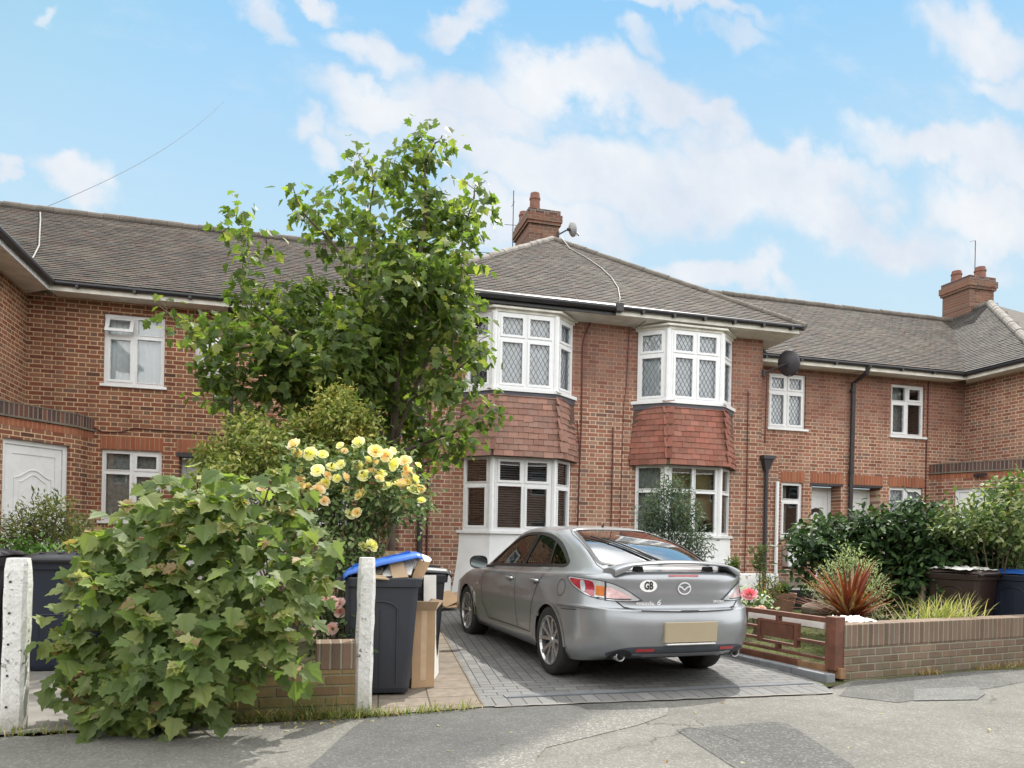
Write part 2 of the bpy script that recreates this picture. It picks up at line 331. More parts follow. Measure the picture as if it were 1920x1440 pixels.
# ================================================================== ground
def sheet(name, pts, mt, thick=0): 
    b = MB(); b.poly(*pts); return struct(b.build(name, mt))
def asphalt(name, base, lo, hi, seam=0.0, grit=.42, blend=False):
    m, gg, b = mat(name); p = gg.pos()
    f1 = gg.noise(p, 95.0, 3, .7); f2 = gg.noise(p, 210.0, 2, .6); f3 = gg.noise(p, .8, 6, .6); f4 = gg.noise(p, 4.5, 5, .65)
    vor = gg.new('ShaderNodeTexVoronoi'); gg.put(vor.inputs['Vector'], p); vor.inputs['Scale'].default_value = 75
    sp = gg.white(vor.outputs['Color'])[0]
    col = gg.mix(gg.rng(f1, .3, .7), lo, hi)
    col = gg.mix(gg.rng(sp, .72, .95, 0, .65 * grit), col, tuple(k * 2.1 for k in hi))
    col = gg.mix(gg.rng(sp, .0, .2, .5 * grit, 0), col, tuple(k * .45 for k in lo))
    col = gg.mix(1.0, col, gg.ramp(f3, [(.3, (.80, .80, .80)), (.7, (1.14, 1.13, 1.10))]), 'MULTIPLY')
    col = gg.mix(1.0, col, gg.ramp(f4, [(.3, (.88, .88, .88)), (.7, (1.08, 1.08, 1.08))]), 'MULTIPLY')
    cr_ = gg.new('ShaderNodeTexVoronoi', feature='DISTANCE_TO_EDGE'); gg.put(cr_.inputs['Vector'], gg.vm('ADD', p, gg.vm('SCALE', gg.comb(f3, f4, 0.0), sc=.5))); cr_.inputs['Scale'].default_value = .55
    crk = gg.m('MULTIPLY', gg.rng(cr_.outputs[0], .0, .006, 1, 0), gg.rng(gg.noise(p, .5, 3), .5, .6)); col = gg.mix(gg.m('MULTIPLY', crk, .75), col, (.03, .03, .028))
    st_ = gg.rng(gg.noise(gg.vm('ADD', p, (9, 4, 0)), 2.6, 5, .7), .62, .74, 0, .30); col = gg.mix(st_, col, tuple(k * .55 for k in lo))
    if blend:     # soft right edge of the painted shade, fading into the old surface
        x, y, z = gg.xyz(p); s = gg.m('ADD', gg.m('SUBTRACT', gg.m('MULTIPLY', gg.m('SUBTRACT', x, 1.28), .60), gg.m('MULTIPLY', gg.m('SUBTRACT', y, 4.2), .80)), gg.m('MULTIPLY', gg.m('SUBTRACT', f3, .5), .9))
        old = gg.mix(gg.rng(f1, .3, .7), (.134, .131, .121), (.186, .182, .168)); old = gg.mix(gg.rng(sp, .72, .95, 0, .5), old, (.42, .41, .37)); col = gg.mix(gg.rng(s, -.42, -.05, 0, 1, True), col, old)
    h = gg.m('ADD', gg.m('ADD', f1, gg.m('MULTIPLY', sp, .5)), gg.m('MULTIPLY', f2, .5))
    setb(gg, b, col, .92, spec=.25, normal=gg.bump(h, .8, .012)); return m
MT['asphalt_old'] = asphalt('old_pavement', 0, (.134, .131, .121), (.186, .182, .168))
MT['asphalt_new_shade'] = asphalt('newer_pavement_shade', 0, (.082, .082, .081), (.115, .115, .112), blend=True)  # dark tone carries painted shade as well as newer tarmac
MT['asphalt_patch_shade'] = asphalt('patch_shade_pavement', 0, (.088, .088, .086), (.128, .127, .122), grit=.7)  # also colours the strip of painted shade along the right wall
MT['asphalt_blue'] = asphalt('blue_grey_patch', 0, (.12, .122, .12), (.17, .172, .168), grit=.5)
MT['road'] = asphalt('road_asphalt', 0, (.05, .05, .05), (.08, .08, .08))
def soil_mat():
    m, gg, b = mat('garden_soil'); p = gg.pos(); f = gg.noise(p, 5.0, 6, .65); f2 = gg.noise(p, 45.0, 4)
    col = gg.mix(gg.rng(f, .4, .6), (.06, .05, .032), (.075, .10, .028)); col = gg.mix(gg.rng(f2, .3, .7, 0, .5), col, (.11, .095, .06))
    setb(gg, b, col, .95, spec=.1, normal=gg.bump(f2, .8, .03)); return m
MT['soil'] = soil_mat()
def paver_mat():
    m, gg, b = mat('block_paving'); p = gg.pos(); x, y, z = gg.xyz(p)
    a = -.095; uu = gg.m('SUBTRACT', gg.m('MULTIPLY', x, math.cos(a)), gg.m('MULTIPLY', y, -math.sin(a))); vv = gg.m('ADD', gg.m('MULTIPLY', x, -math.sin(a) * -1 * 0 + .0), y)
    head = gg.m('LESS_THAN', y, 5.915); head2 = gg.m('LESS_THAN', y, 6.03)
    def cell(U, V, L, Hh, st):
        r = gg.m('FLOOR', gg.m('DIVIDE', U, Hh)); fu = gg.m('SUBTRACT', U, gg.m('MULTIPLY', r, Hh))
        vo = gg.m('ADD', V, gg.m('MULTIPLY', gg.m('FLOORED_MODULO', r, 2.0), L * st)); k = gg.m('FLOOR', gg.m('DIVIDE', vo, L)); fv = gg.m('SUBTRACT', vo, gg.m('MULTIPLY', k, L))
        j = gg.m('MULTIPLY', gg.rng(fu, .004, .010), gg.rng(fv, .004, .010)); return j, gg.white(gg.comb(r, k, 1.0))[0]
    j1, r1 = cell(uu, vv, .21, .105, .5)
    j2, r2 = cell(gg.m('ADD', vv, .003), uu, .21, .105, .5)
    j3, r3 = cell(uu, gg.m('ADD', vv, .0), .42, .125, 0)
    near = gg.rng(gg.m('ADD', y, gg.m('MULTIPLY', x, -.25)), 6.05, 6.06)
    j = gg.mix(near, j2, j1); r = gg.mix(near, r2, r1); j = gg.mix(head, j, j3); r = gg.mix(head, r, r3)
    col = gg.ramp(r, [(0, (.122, .122, .122)), (.35, (.152, .152, .151)), (.7, (.136, .136, .135)), (1, (.182, .180, .177))])
    n = gg.noise(p, 60.0, 4, .7); col = gg.mix(1.0, col, gg.ramp(n, [(.25, (.75, .75, .75)), (.75, (1.2, 1.2, 1.2))]), 'MULTIPLY')
    col = gg.mix(gg.rng(gg.noise(p, 1.6, 5), .5, .75, 0, .4), col, (.10, .095, .085)); col = gg.mix(j, (.045, .044, .04), col)
    setb(gg, b, col, .85, spec=.3, normal=gg.bump(gg.m('ADD', j, gg.m('MULTIPLY', n, .3)), .8, .008)); return m
MT['paver'] = paver_mat()
def slab_mat():
    m, gg, b = mat('buff_slabs'); p = gg.pos(); x, y, z = gg.xyz(p)
    uu = gg.m('ADD', x, gg.m('MULTIPLY', y, -.09)); L = .40; Hh = .30
    r = gg.m('FLOOR', gg.m('DIVIDE', y, Hh)); fu = gg.m('SUBTRACT', y, gg.m('MULTIPLY', r, Hh)); k = gg.m('FLOOR', gg.m('DIVIDE', uu, L)); fv = gg.m('SUBTRACT', uu, gg.m('MULTIPLY', k, L))
    j = gg.m('MULTIPLY', gg.rng(fu, .006, .014), gg.rng(fv, .006, .014)); rr = gg.white(gg.comb(r, k, 1.0))[0]
    col = gg.ramp(rr, [(0, (.17, .14, .115)), (.5, (.215, .175, .14)), (1, (.19, .165, .14))]); n = gg.noise(p, 12.0, 6, .7)
    col = gg.mix(gg.rng(n, .35, .65, 0, .7), col, (.10, .09, .072)); col = gg.mix(j, (.075, .065, .045), col)
    setb(gg, b, col, .9, spec=.2, normal=gg.bump(gg.m('ADD', j, gg.m('MULTIPLY', n, .3)), .7, .01)); return m
MT['slab'] = slab_mat()

gb = MB(); gb.poly((-900, -900, -.02), (900, -900, -.02), (900, 900, -.02), (-900, 900, -.02)); struct(gb.build('ground', MT['soil']))
sheet('road', [(-60, -9, -.008), (60, -9, -.008), (60, 1.6, -.008), (-60, 1.6, -.008)], MT['road'])
# plots: gently rising
def plot(name, pts, mt, lift):      # 2D outline cut into strips along y so that the rise is followed
    return sheet(name, [(x, y, gz(y) + lift) for x, y in pts], mt)
plot('garden_ground', [(-30, 5.9), (40, 5.9), (40, 14.2), (-30, 14.2)], MT['soil'], 0.0) 
def jag(a, b, n, amp, seed):
    r = random.Random(seed); out = []
    for i in range(n + 1):
        t = i / n; out.append((a[0] + (b[0] - a[0]) * t + r.uniform(-amp, amp) * .3, a[1] + (b[1] - a[1]) * t + r.uniform(-amp, amp)))
    return out
edge = jag((-30, 4.95), (-1.9, 5.3), 30, .02, 1) + jag((-1.8, 5.33), (.36, 5.47), 14, .03, 2) + jag((.40, 5.44), (1.32, 5.60), 8, .02, 3) + jag((1.4, 5.60), (4.45, 5.60), 26, .018, 4) + jag((4.5, 5.72), (5.0, 6.06), 4, .02, 5) + jag((5.1, 6.10), (40, 12.6), 20, .01, 6)
b = MB(); b.poly((-30, 1.7, .004), (40, 1.7, .004), *[(x, y, .004) for x, y in edge[::-1]]); struct(b.build('pavement', MT['asphalt_old']))
b = MB(); kb = [(-60, 1.55, -.008), (60, 1.55, -.008), (60, 1.7, -.008), (-60, 1.7, -.008)]; b.prism(kb, (0, 0, .10)); struct(b.build('kerb', MT['concrete'], fix=True))
def flat(pts, z):
    n = len(pts); r = delaunay_2d_cdt([Vector(p) for p in pts], [(i, (i + 1) % n) for i in range(n)], [list(range(n))], 1, 1e-5)
    q = MB(); q.add([(v_.x, v_.y, z) for v_ in r[0]], [tuple(f) for f in r[2]]); return q
# tarmac patches on the old pavement; some sheets paint cast shade as dark tarmac
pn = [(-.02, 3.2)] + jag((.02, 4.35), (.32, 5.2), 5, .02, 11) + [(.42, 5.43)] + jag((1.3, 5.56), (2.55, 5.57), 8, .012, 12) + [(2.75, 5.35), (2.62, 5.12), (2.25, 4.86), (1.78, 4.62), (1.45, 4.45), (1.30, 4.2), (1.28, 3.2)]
b = flat(pn, .008); struct(b.build('asphalt_patch_shade', MT['asphalt_new_shade']))  # newer tarmac with the shade of car and tree painted in
b = flat(jag((2.48, 4.71), (3.30, 4.78), 9, .012, 31) + jag((3.38, 4.70), (3.08, 3.55), 9, .016, 32) + [(2.38, 3.6)] + jag((2.39, 3.7), (2.47, 4.65), 8, .012, 33), .008); struct(b.build('asphalt_patch_shade', MT['asphalt_patch_shade']))
b = flat([(4.45, 5.50), (5.02, 6.02), (9, 6.75), (9, 6.35)] + jag((8.8, 6.28), (5.9, 5.50), 14, .03, 34) + jag((5.8, 5.46), (4.75, 5.18), 9, .02, 35) + jag((4.7, 5.22), (4.48, 5.46), 4, .012, 36), .008); struct(b.build('asphalt_patch_shade', MT['asphalt_patch_shade']))  # shade at the foot of the wall, painted as a dark patched strip
b = flat([(4.95, 5.20), (5.35, 5.62), (6.05, 5.62), (5.85, 5.33), (5.55, 5.14)], .012); struct(b.build('asphalt_patch_shade', MT['asphalt_blue']))
b = flat([(4.75, 3.95), (5.2, 4.25), (7.5, 4.6), (7.5, 3.5), (4.6, 3.3)], .008); struct(b.build('asphalt_patch_shade', MT['asphalt_patch_shade']))
# left entrance path, slab strip, block-paved driveway
plot('path', [(-3.6, 5.15), (-1.75, 5.38), (-.62, 5.48), (-.62, 5.95), (-3.6, 5.95)], MT['concrete'], .012)
b = MB(); b.poly((-3.6, 5.95, .012), (-.62, 5.95, .012), (-.62, 14, gz(14) + .012), (-3.6, 14, gz(14) + .012)); struct(b.build('path', MT['concrete']))
b = MB(); b.poly((.40, 5.46, .012), (1.325, 5.60, .012), (1.36, 6.0, .012), (.40, 6.0, .012)); b.poly((.40, 6.0, .012), (1.36, 6.0, .012), (1.80, 10.5, gz(10.5) + .012), (.40, 10.5, gz(10.5) + .012)); struct(b.build('slab_path', MT['slab']))
b = MB(); b.poly((1.325, 5.60, .014), (4.47, 5.60, .014), (4.66, 6.0, .014), (1.36, 6.0, .014)); b.poly((1.36, 6.0, .014), (4.66, 6.0, .014), (4.62, 13.0, gz(13) + .014), (2.03, 13.0, gz(13) + .014)); struct(b.build('driveway', MT['paver']))
b = MB(); e2 = jag((1.40, 5.572), (4.46, 5.575), 30, .012, 4)
b.poly(*[(x, y, .016) for x, y in e2], *[(x, y + .038 + .014 * math.sin(x * 7) + .010 * math.sin(x * 19), .016) for x, y in e2[::-1]]); struct(b.build('driveway_mortar_edge', MT['concrete']))

MT['brass'] = plain('yellow_rail', (.42, .36, .18), .5)
MT['dishpale'] = plain('dish_pale', (.30, .30, .30), .5, var=.1); MT['dishgrey'] = plain('dish_grey', (.06, .055, .065), .5, var=.1)
MT['roofplain'] = plain('plain_roof', (.06, .05, .043), .9, var=.25)
# ================================================================== building helpers
def frame_of(O, D):
    nx, ny = D[1], -D[0]
    return lambda u, d, z: (O[0] + D[0] * u - nx * d, O[1] + D[1] * u - ny * d, z)
def wall(mb, fr, u0, u1, z0, z1, holes=(), depth=.12):
    us = sorted({u0, u1, *[h[0] for h in holes], *[h[1] for h in holes]}); zs = sorted({z0, z1, *[h[2] for h in holes], *[h[3] for h in holes]})
    for a, b_ in zip(us, us[1:]):
        for c, d in zip(zs, zs[1:]):
            if any(h[0] <= a and b_ <= h[1] and h[2] <= c and d <= h[3] for h in holes): continue
            mb.poly(fr(a, 0, c), fr(b_, 0, c), fr(b_, 0, d), fr(a, 0, d))
    for h in holes:
        D = h[4] if len(h) > 4 else depth; a, b_, c, d = h[:4]
        mb.poly(fr(a, 0, c), fr(a, 0, d), fr(a, D, d), fr(a, D, c)); mb.poly(fr(b_, 0, d), fr(b_, 0, c), fr(b_, D, c), fr(b_, D, d))
        mb.poly(fr(a, 0, d), fr(b_, 0, d), fr(b_, D, d), fr(a, D, d)); mb.poly(fr(b_, 0, c), fr(a, 0, c), fr(a, D, c), fr(b_, D, c))
def ribbon_sheet(fr, u0, u1, d, z0, z1, folds, amp, mb):
    n = 28
    for i in range(n):
        a, b_ = i / n, (i + 1) / n
        da = d + amp * math.sin(a * folds * 6.28); db = d + amp * math.sin(b_ * folds * 6.28)
        mb.poly(fr(u0 + (u1 - u0) * a, da, z0), fr(u0 + (u1 - u0) * b_, db, z0), fr(u0 + (u1 - u0) * b_, db, z1), fr(u0 + (u1 - u0) * a, da, z1))
def lattice(mb, fr, u0, u1, d, z0, z1, px=.085, pz=.15, w=.007):
    # lead cames: two families of diagonals clipped to the pane
    for sgn in (1, -1):
        k = -40
        while k < 40:
            pts = []
            # line: (u-u0)/px - sgn*(z-z0)/pz = k
            for (uu) in (u0, u1):
                zz = z0 + sgn * ((uu - u0) / px - k) * pz
                if z0 - 1e-6 <= zz <= z1 + 1e-6: pts.append((uu, zz))
            for zz in (z0, z1):
                uu = u0 + (k + sgn * (zz - z0) / pz) * px
                if u0 < uu < u1: pts.append((uu, zz))
            if len(pts) >= 2:
                (ua, za), (ub, zb) = pts[0], max(pts[1:], key=lambda q: (q[0] - pts[0][0]) ** 2 + (q[1] - pts[0][1]) ** 2)
                if abs(ua - ub) > .01: mb.bar(fr(ua, d, za), fr(ub, d, zb), w, .004, up=Vector(fr(0, -1, 0)) - Vector(fr(0, 0, 0)))
            k += 1
def window(parent, fr, u0, u1, z0, z1, cols=(.5, .5), top=.3, inset=.05, lead=True, behind='net', sash=None, ow=.05, mw=.055, sill=True, name='window', sub=False, open_top=None, label=None):
    """white framed window: columns, a transom, panes, optional leading, what hangs behind the glass"""
    fb = MB(); gl = MB(); ld = MB(); bh = MB(); dk = MB()
    d0, d1 = inset, inset + .065
    fb.slab(fr, u0, u0 + ow, d0, d1, z0, z1); fb.slab(fr, u1 - ow, u1, d0, d1, z0, z1)
    fb.slab(fr, u0 + ow, u1 - ow, d0 + .001, d1, z1 - ow, z1); fb.slab(fr, u0 + ow, u1 - ow, d0 + .001, d1, z0, z0 + ow)
    W_ = u1 - u0; edges = [u0]; 
    for c in cols: edges.append(edges[-1] + c * W_ / sum(cols))
    zt = z1 - top * (z1 - z0) if top else None
    if zt: fb.slab(fr, u0 + ow, u1 - ow, d0 + .003, d1, zt - mw / 2, zt + mw / 2)
    rows = [(z0, zt), (zt, z1)] if zt else [(z0, z1)]
    for e in edges[1:-1]:
        for (a, b_) in rows: fb.slab(fr, e - mw / 2, e + mw / 2, d0 + .002, d1, (a + ow if a == z0 else a + mw / 2), (b_ - ow if b_ == z1 else b_ - mw / 2))
    cells = []
    for i in range(len(cols)):
        for j, (a, b_) in enumerate(rows):
            ua = edges[i] + (ow if i == 0 else mw / 2); ub = edges[i + 1] - (ow if i == len(cols) - 1 else mw / 2)
            za = a + (ow if a == z0 else mw / 2); zb = b_ - (ow if b_ == z1 else mw / 2); cells.append((i, j, ua, ub, za, zb))
    for i, j, ua, ub, za, zb in cells:
        has = sash is None or (i, j) in sash; s = .042 if has else .012
        if open_top == (i, j):
            # a top light hung from its head, swung out
            an = rad(27); zc = zb; cs, sn = math.cos(an), math.sin(an)
            f2 = lambda U, d, z_: fr(U, d0 - (zc - z_) * sn + (d - d0) * cs, zc - (zc - z_) * cs - (d - d0) * sn * 0)
            o = MB(); o.slab(f2, ua - .02, ua + .04, d0 - .03, d0 + .02, za - .02, zb); o.slab(f2, ub - .04, ub + .02, d0 - .03, d0 + .02, za - .02, zb)
            o.slab(f2, ua + .04, ub - .04, d0 - .03, d0 + .02, zb - .06, zb); o.slab(f2, ua + .04, ub - .04, d0 - .03, d0 + .02, za - .02, za + .04)
            op = o; gl.poly(f2(ua + .04, d0, za + .04), f2(ub - .04, d0, za + .04), f2(ub - .04, d0, zb - .06), f2(ua + .04, d0, zb - .06))
            continue
        fb.slab(fr, ua, ua + s, d0 - .012, d1 - .01, za, zb); fb.slab(fr, ub - s, ub, d0 - .012, d1 - .01, za, zb)
        fb.slab(fr, ua + s, ub - s, d0 - .0115, d1 - .01, zb - s, zb); fb.slab(fr, ua + s, ub - s, d0 - .0115, d1 - .01, za, za + s)
        gl.poly(fr(ua + s, d0 + .03, za + s), fr(ub - s, d0 + .03, za + s), fr(ub - s, d0 + .03, zb - s), fr(ua + s, d0 + .03, zb - s))
        L = lead if not callable(lead) else lead(i, j)
        if L: lattice(ld, fr, ua + s, ub - s, d0 + .024, za + s, zb - s)
    w = fb.build(name, MT['upvc'], parent)
    gl.build('pane', MT['glass'], w)
    if ld.v: ld.build('leading', MT['leadstrip'], w)
    if open_top: op.build('open_sash', MT['upvc'], w)
    if sill:
        sb = MB(); sb.slab(fr, u0 - .04, u1 + .05, -.05, d1, z0 - .045, z0 - .002); sb.build('sill', MT['upvc'], w)
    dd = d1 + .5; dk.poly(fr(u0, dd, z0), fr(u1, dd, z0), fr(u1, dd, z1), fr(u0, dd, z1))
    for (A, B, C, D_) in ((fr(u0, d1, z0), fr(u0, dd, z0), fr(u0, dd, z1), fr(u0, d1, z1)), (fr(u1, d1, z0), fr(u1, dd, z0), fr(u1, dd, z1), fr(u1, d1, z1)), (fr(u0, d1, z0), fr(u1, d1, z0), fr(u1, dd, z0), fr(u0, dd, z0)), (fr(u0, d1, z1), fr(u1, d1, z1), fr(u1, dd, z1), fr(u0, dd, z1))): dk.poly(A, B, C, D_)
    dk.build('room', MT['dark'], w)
    if behind in ('net', 'netw', 'netgrey', 'half'):
        if behind == 'half': ribbon_sheet(fr, u0 + .02, u0 + (u1 - u0) * .5, d1 + .10, z0 + .02, z1 - .02, 5, .012, bh); bh.build('curtain', MT['netgrey'], w)
        else: ribbon_sheet(fr, u0 + .01, u1 - .01, d1 + .035, z0 + .02, z1 - .02, 9, .010, bh); bh.build('curtain', MT[behind], w)
    elif behind == 'blind':
        z = z0 + .03
        while z < z1 - .03:
            bh.slab(lambda U, d, zz: fr(U, d, zz + (d - d1 - .05) * .55), u0 + .02, u1 - .02, d1 + .035, d1 + .07, z, z + .003); z += .042
        bh.build('blind', MT['blind'], w)
    elif behind == 'olive':
        ribbon_sheet(fr, u0 + .02, u1 - .02, d1 + .10, z0 + .22 * (z1 - z0), z1, 3, .004, bh); bh.build('blind', MT['blindg'], w)
    return w
MT['netgrey'] = plain('grey_net', (.30, .31, .30), .9, var=.35, vscale=14)
MT['bars'] = MT['upvc']
def door(parent, fr, u0, u1, z0, z1, d, glaze='fan', hinge=1, name='door'):
    b = MB(); ow = .075
    b.slab(fr, u0, u0 + ow, d, d + .08, z0, z1); b.slab(fr, u1 - ow, u1, d, d + .08, z0, z1); b.slab(fr, u0 + ow, u1 - ow, d + .001, d + .08, z1 - ow, z1)
    b.slab(fr, u0 + ow, u1 - ow, d + .03, d + .075, z0, z1 - ow)
    a, c = u0 + ow + .015, u1 - ow - .015; zt = z1 - ow - .015
    b.slab(fr, a, a + .10, d + .018, d + .03, z0, zt); b.slab(fr, c - .10, c, d + .018, d + .03, z0, zt); b.slab(fr, a + .10, c - .10, d + .0185, d + .03, zt - .12, zt)
    # raised moulding with an arched head
    cx = (a + c) / 2; hw = (c - a) / 2 - .15; base = z0 + .25; top = zt - .48
    def arch(hw_, top_, rise):
        return [(cx - hw_, base)] + [(cx - hw_, top_)] + [(cx + hw_ * s, top_ + rise * (math.cos(s * math.pi) * .5 + .5)) for s in np.linspace(-1, 1, 15)] + [(cx + hw_, base)]
    o1 = arch(hw, top, .13)
    if glaze != 'oval':
        b.tube([fr(p[0], d + .03, p[1]) for p in o1], .016, 6)
        b.tube([fr(p[0], d + .03, p[1]) for p in arch(hw - .075, top - .06, .11)], .013, 6)
    dr = b.build(name, MT['upvc'], parent)
    h = MB(); hu = a + .05 if hinge > 0 else c - .05
    h.slab(fr, hu - .02, hu + .02, d + .005, d + .02, z0 + .95, z0 + 1.18); h.bar(fr(hu, d - .02, z0 + 1.10), fr(hu + .12 * hinge, d - .02, z0 + 1.10), .018, .018); h.bar(fr(hu, d - .02, z0 + 1.10), fr(hu, d + .015, z0 + 1.10), .016, .016)
    h.build('handle', MT['steel'] if glaze else MT['upvc'], dr)
    if glaze == 'fan':
        f = MB(); r = .19; zc = z1 - .62; pts = [fr(cx + r * math.cos(t), d + .012, zc + r * .8 * math.sin(t)) for t in np.linspace(0, math.pi, 14)]
        pin = [fr(cx + r * .45 * math.cos(t), d + .012, zc + r * .36 * math.sin(t)) for t in np.linspace(math.pi, 0, 14)]
        f.poly(*pts, *pin); f.build('fanlight', MT['darkglass'], dr)
    if glaze == 'oval':
        f = MB(); pts = [fr(cx + .12 * max(-1, min(1, 1.25 * math.cos(t))), d + .012, z1 - .80 + .30 * max(-1, min(1, 1.15 * math.sin(t)))) for t in np.linspace(0, 2 * math.pi, 28)[:-1]]
        f.poly(*pts); f.build('door_pane', MT['darkglass'], dr); q = MB(); q.slab(fr, cx - .10, cx + .10, d + .008, d + .02, z0 + 1.0, z0 + 1.04); q.build('letter_plate', MT['iron'], dr)
    if glaze is None:
        q = MB(); q.lathe([(.0, 0), (.032, 0), (.032, .012), (.02, .03), (0, .03)], 14, fr(cx, d + .03, top - .14), Vector(fr(0, -1, 0)) - Vector(fr(0, 0, 0))); q.build('knocker', MT['upvc'], dr)
    return dr
MT['darkglass'] = plain('dark_glass', (.012, .013, .015), .05, spec=.8)
def soldiers(parent, fr, u0, u1, z0, z1, name='lintel'):
    b = MB(); b.slab(fr, u0, u1, -.004, .02, z0, z1); return b.build(name, MT['soldier'], parent)
PALS = {'roof': [(0.0389, 0.0295, 0.0242), (0.0483, 0.0355, 0.0288), (0.0322, 0.0261, 0.0221), (0.0570, 0.0402, 0.0316), (0.0429, 0.0349, 0.0295), (0.0617, 0.0389, 0.0295), (0.0369, 0.0316, 0.0275)],
        'grey': [(0.0360, 0.0317, 0.0302), (0.0446, 0.0382, 0.0353), (0.0504, 0.0432, 0.0396), (0.0403, 0.0367, 0.0360)],
        'hungL': [(.27, .148, .115), (.305, .165, .128), (.24, .13, .10), (.29, .17, .135), (.25, .15, .12)],
        'hungR': [(.255, .098, .070), (.285, .112, .082), (.23, .088, .064), (.27, .122, .09), (.245, .105, .078)]}
def tile_plane(parent, O, U, V, poly, pal, name='roof_tiles', gw=.165, gh=.10, seed=1, deck=True, lift=.0):
    """plain tiles laid one by one in staggered courses; poly is in (along the eave, up the slope)"""
    r = np.random.default_rng(seed); O = np.array(O, float); U = np.array(U, float); V = np.array(V, float); U /= np.linalg.norm(U); V /= np.linalg.norm(V); Nn = np.cross(U, V)
    P = np.array(poly, float); n = len(P)
    def inside(x, y):
        c = np.zeros(x.shape, bool)
        for i in range(n):
            x0, y0 = P[i]; x1, y1 = P[(i + 1) % n]
            if y0 == y1: continue
            t = (y0 > y) != (y1 > y); c ^= t & (x < (x1 - x0) * (y - y0) / (y1 - y0) + x0)
        return c
    us, vs = [], []
    for k in range(int(math.ceil(P[:, 1].max() / gh)) + 1):
        v = k * gh; xs = np.arange(P[:, 0].min() - gw, P[:, 0].max() + gw, gw) + (gw / 2 if k % 2 else 0)
        ok = inside(xs, np.full_like(xs, min(v + .03, P[:, 1].max() - .005))); us.append(xs[ok]); vs.append(np.full(ok.sum(), v))
    us = np.concatenate(us); vs = np.concatenate(vs); N = len(us)
    hw = gw / 2 - .0022; th = .012; hung = 'hung' in pal; L = np.minimum(gh * 1.7, np.maximum(P[:, 1].max() - vs, .02)); q = .45 if hung else .42
    dn = r.normal(0, .003 * q, N); tilt = r.normal(0, .0022 * q, N); dv = r.normal(0, .003, N)
    slip = r.random(N) < .008; dv[slip] -= .02
    def pt(du, v, h): return O + us[:, None] * U + du[:, None] * U + (vs + v)[:, None] * V + h[:, None] * Nn
    one = np.ones(N); c8 = []
    lo = .022 + dn + lift; hi = .003 + dn * .3 + lift
    for h0, h1 in ((lo - th, hi - th), (lo, hi)):
        c8 += [pt(-hw * one, dv, h0 - tilt), pt(hw * one, dv, h0 + tilt), pt(hw * one, dv + L, h1), pt(-hw * one, dv + L, h1)]
    Vt = np.stack(c8, 1).reshape(-1, 3); base = np.arange(N)[:, None] * 8
    F = np.concatenate([base + np.array(q) for q in ([4, 5, 6, 7], [0, 1, 5, 4], [1, 2, 6, 5], [3, 0, 4, 7])], 1).reshape(-1, 4)
    me = bpy.data.meshes.new(name); Lr = np.array(rootloc(parent)); me.from_pydata((Vt - Lr).tolist(), [], F.tolist()); me.update()
    o = link_mesh(name, me, MT['hung'] if 'hung' in pal else MT['tile'], parent)
    pc = np.array(PALS[pal]); col = pc[r.integers(0, len(pc), N)] * r.uniform(.82, 1.18, (N, 1)); set_cols(o, np.repeat(col, 4, 0))
    if deck:
        b = MB(); b.poly(*[tuple(O + U * x + V * y - Nn * .012) for x, y in poly]); b.build('roof_deck', MT['dark'], o)
    return o
def caps(parent, a, b, r, mt, name='ridge_tiles', seg=.30):
    a, b = Vector(a), Vector(b); L = (b - a).length; n = max(1, int(L / seg)); mb = MB(); rr = random.Random(3)
    for i in range(n):
        p, q = a.lerp(b, i / n), a.lerp(b, (i + .985) / n); j = Vector((0, 0, rr.uniform(-.008, .008)))
        mb.tube([p + j, q + j], [r, r * .97], 12)
    return mb.build(name, MT[mt], parent, smooth=False)
def satellite_dish(loc, face, label, mt, w=.55, arm_from=None, elev=rad(26)):
    t = thing('satellite_dish', label, 'satellite dish', loc)
    az = math.atan2(face[1], face[0]); d = Vector((math.cos(az) * math.cos(elev * .6), math.sin(az) * math.cos(elev * .6), math.sin(elev * .6)))
    side = d.cross(Vector((0, 0, 1))).normalized(); up = side.cross(d)
    b = MB(); rings = []; c = Vector(loc)
    for i, rr in enumerate(np.linspace(0, 1, 7)):
        for k in range(28):
            a = 6.2832 * k / 28; b.v.append(tuple(c + side * math.cos(a) * rr * w * .5 + up * math.sin(a) * rr * w * .56 + d * (.085 * rr * rr)))
    for i in range(6):
        for k in range(28): b.f.append((i * 28 + k, i * 28 + (k + 1) % 28, (i + 1) * 28 + (k + 1) % 28, (i + 1) * 28 + k))
    b.build('reflector', MT[mt], t, smooth=True, solid=.006)
    a = MB(); l0 = c - up * w * .52 + d * .05; l1 = c - up * w * .42 + d * w * .75; a.tube([l0, l1], .012, 6); a.build('arm', MT['steel'], t)
    l = MB(); l.tube([l1 - d * .0 + up * -.02, l1 + up * .05 - d * .07], .026, 10); l.build('lnb', MT['steel'], t)
    m = MB(); m.tube([c - d * .01, c - d * .07], .04, 8)
    if arm_from is not None: m.tube([c - d * .07, Vector(arm_from)], .018, 8); m.tube([Vector(arm_from) + Vector((0, 0, .07)), Vector(arm_from) - Vector((0, 0, .07))], .03, 8)
    m.build('mount', MT['iron'], t); return t

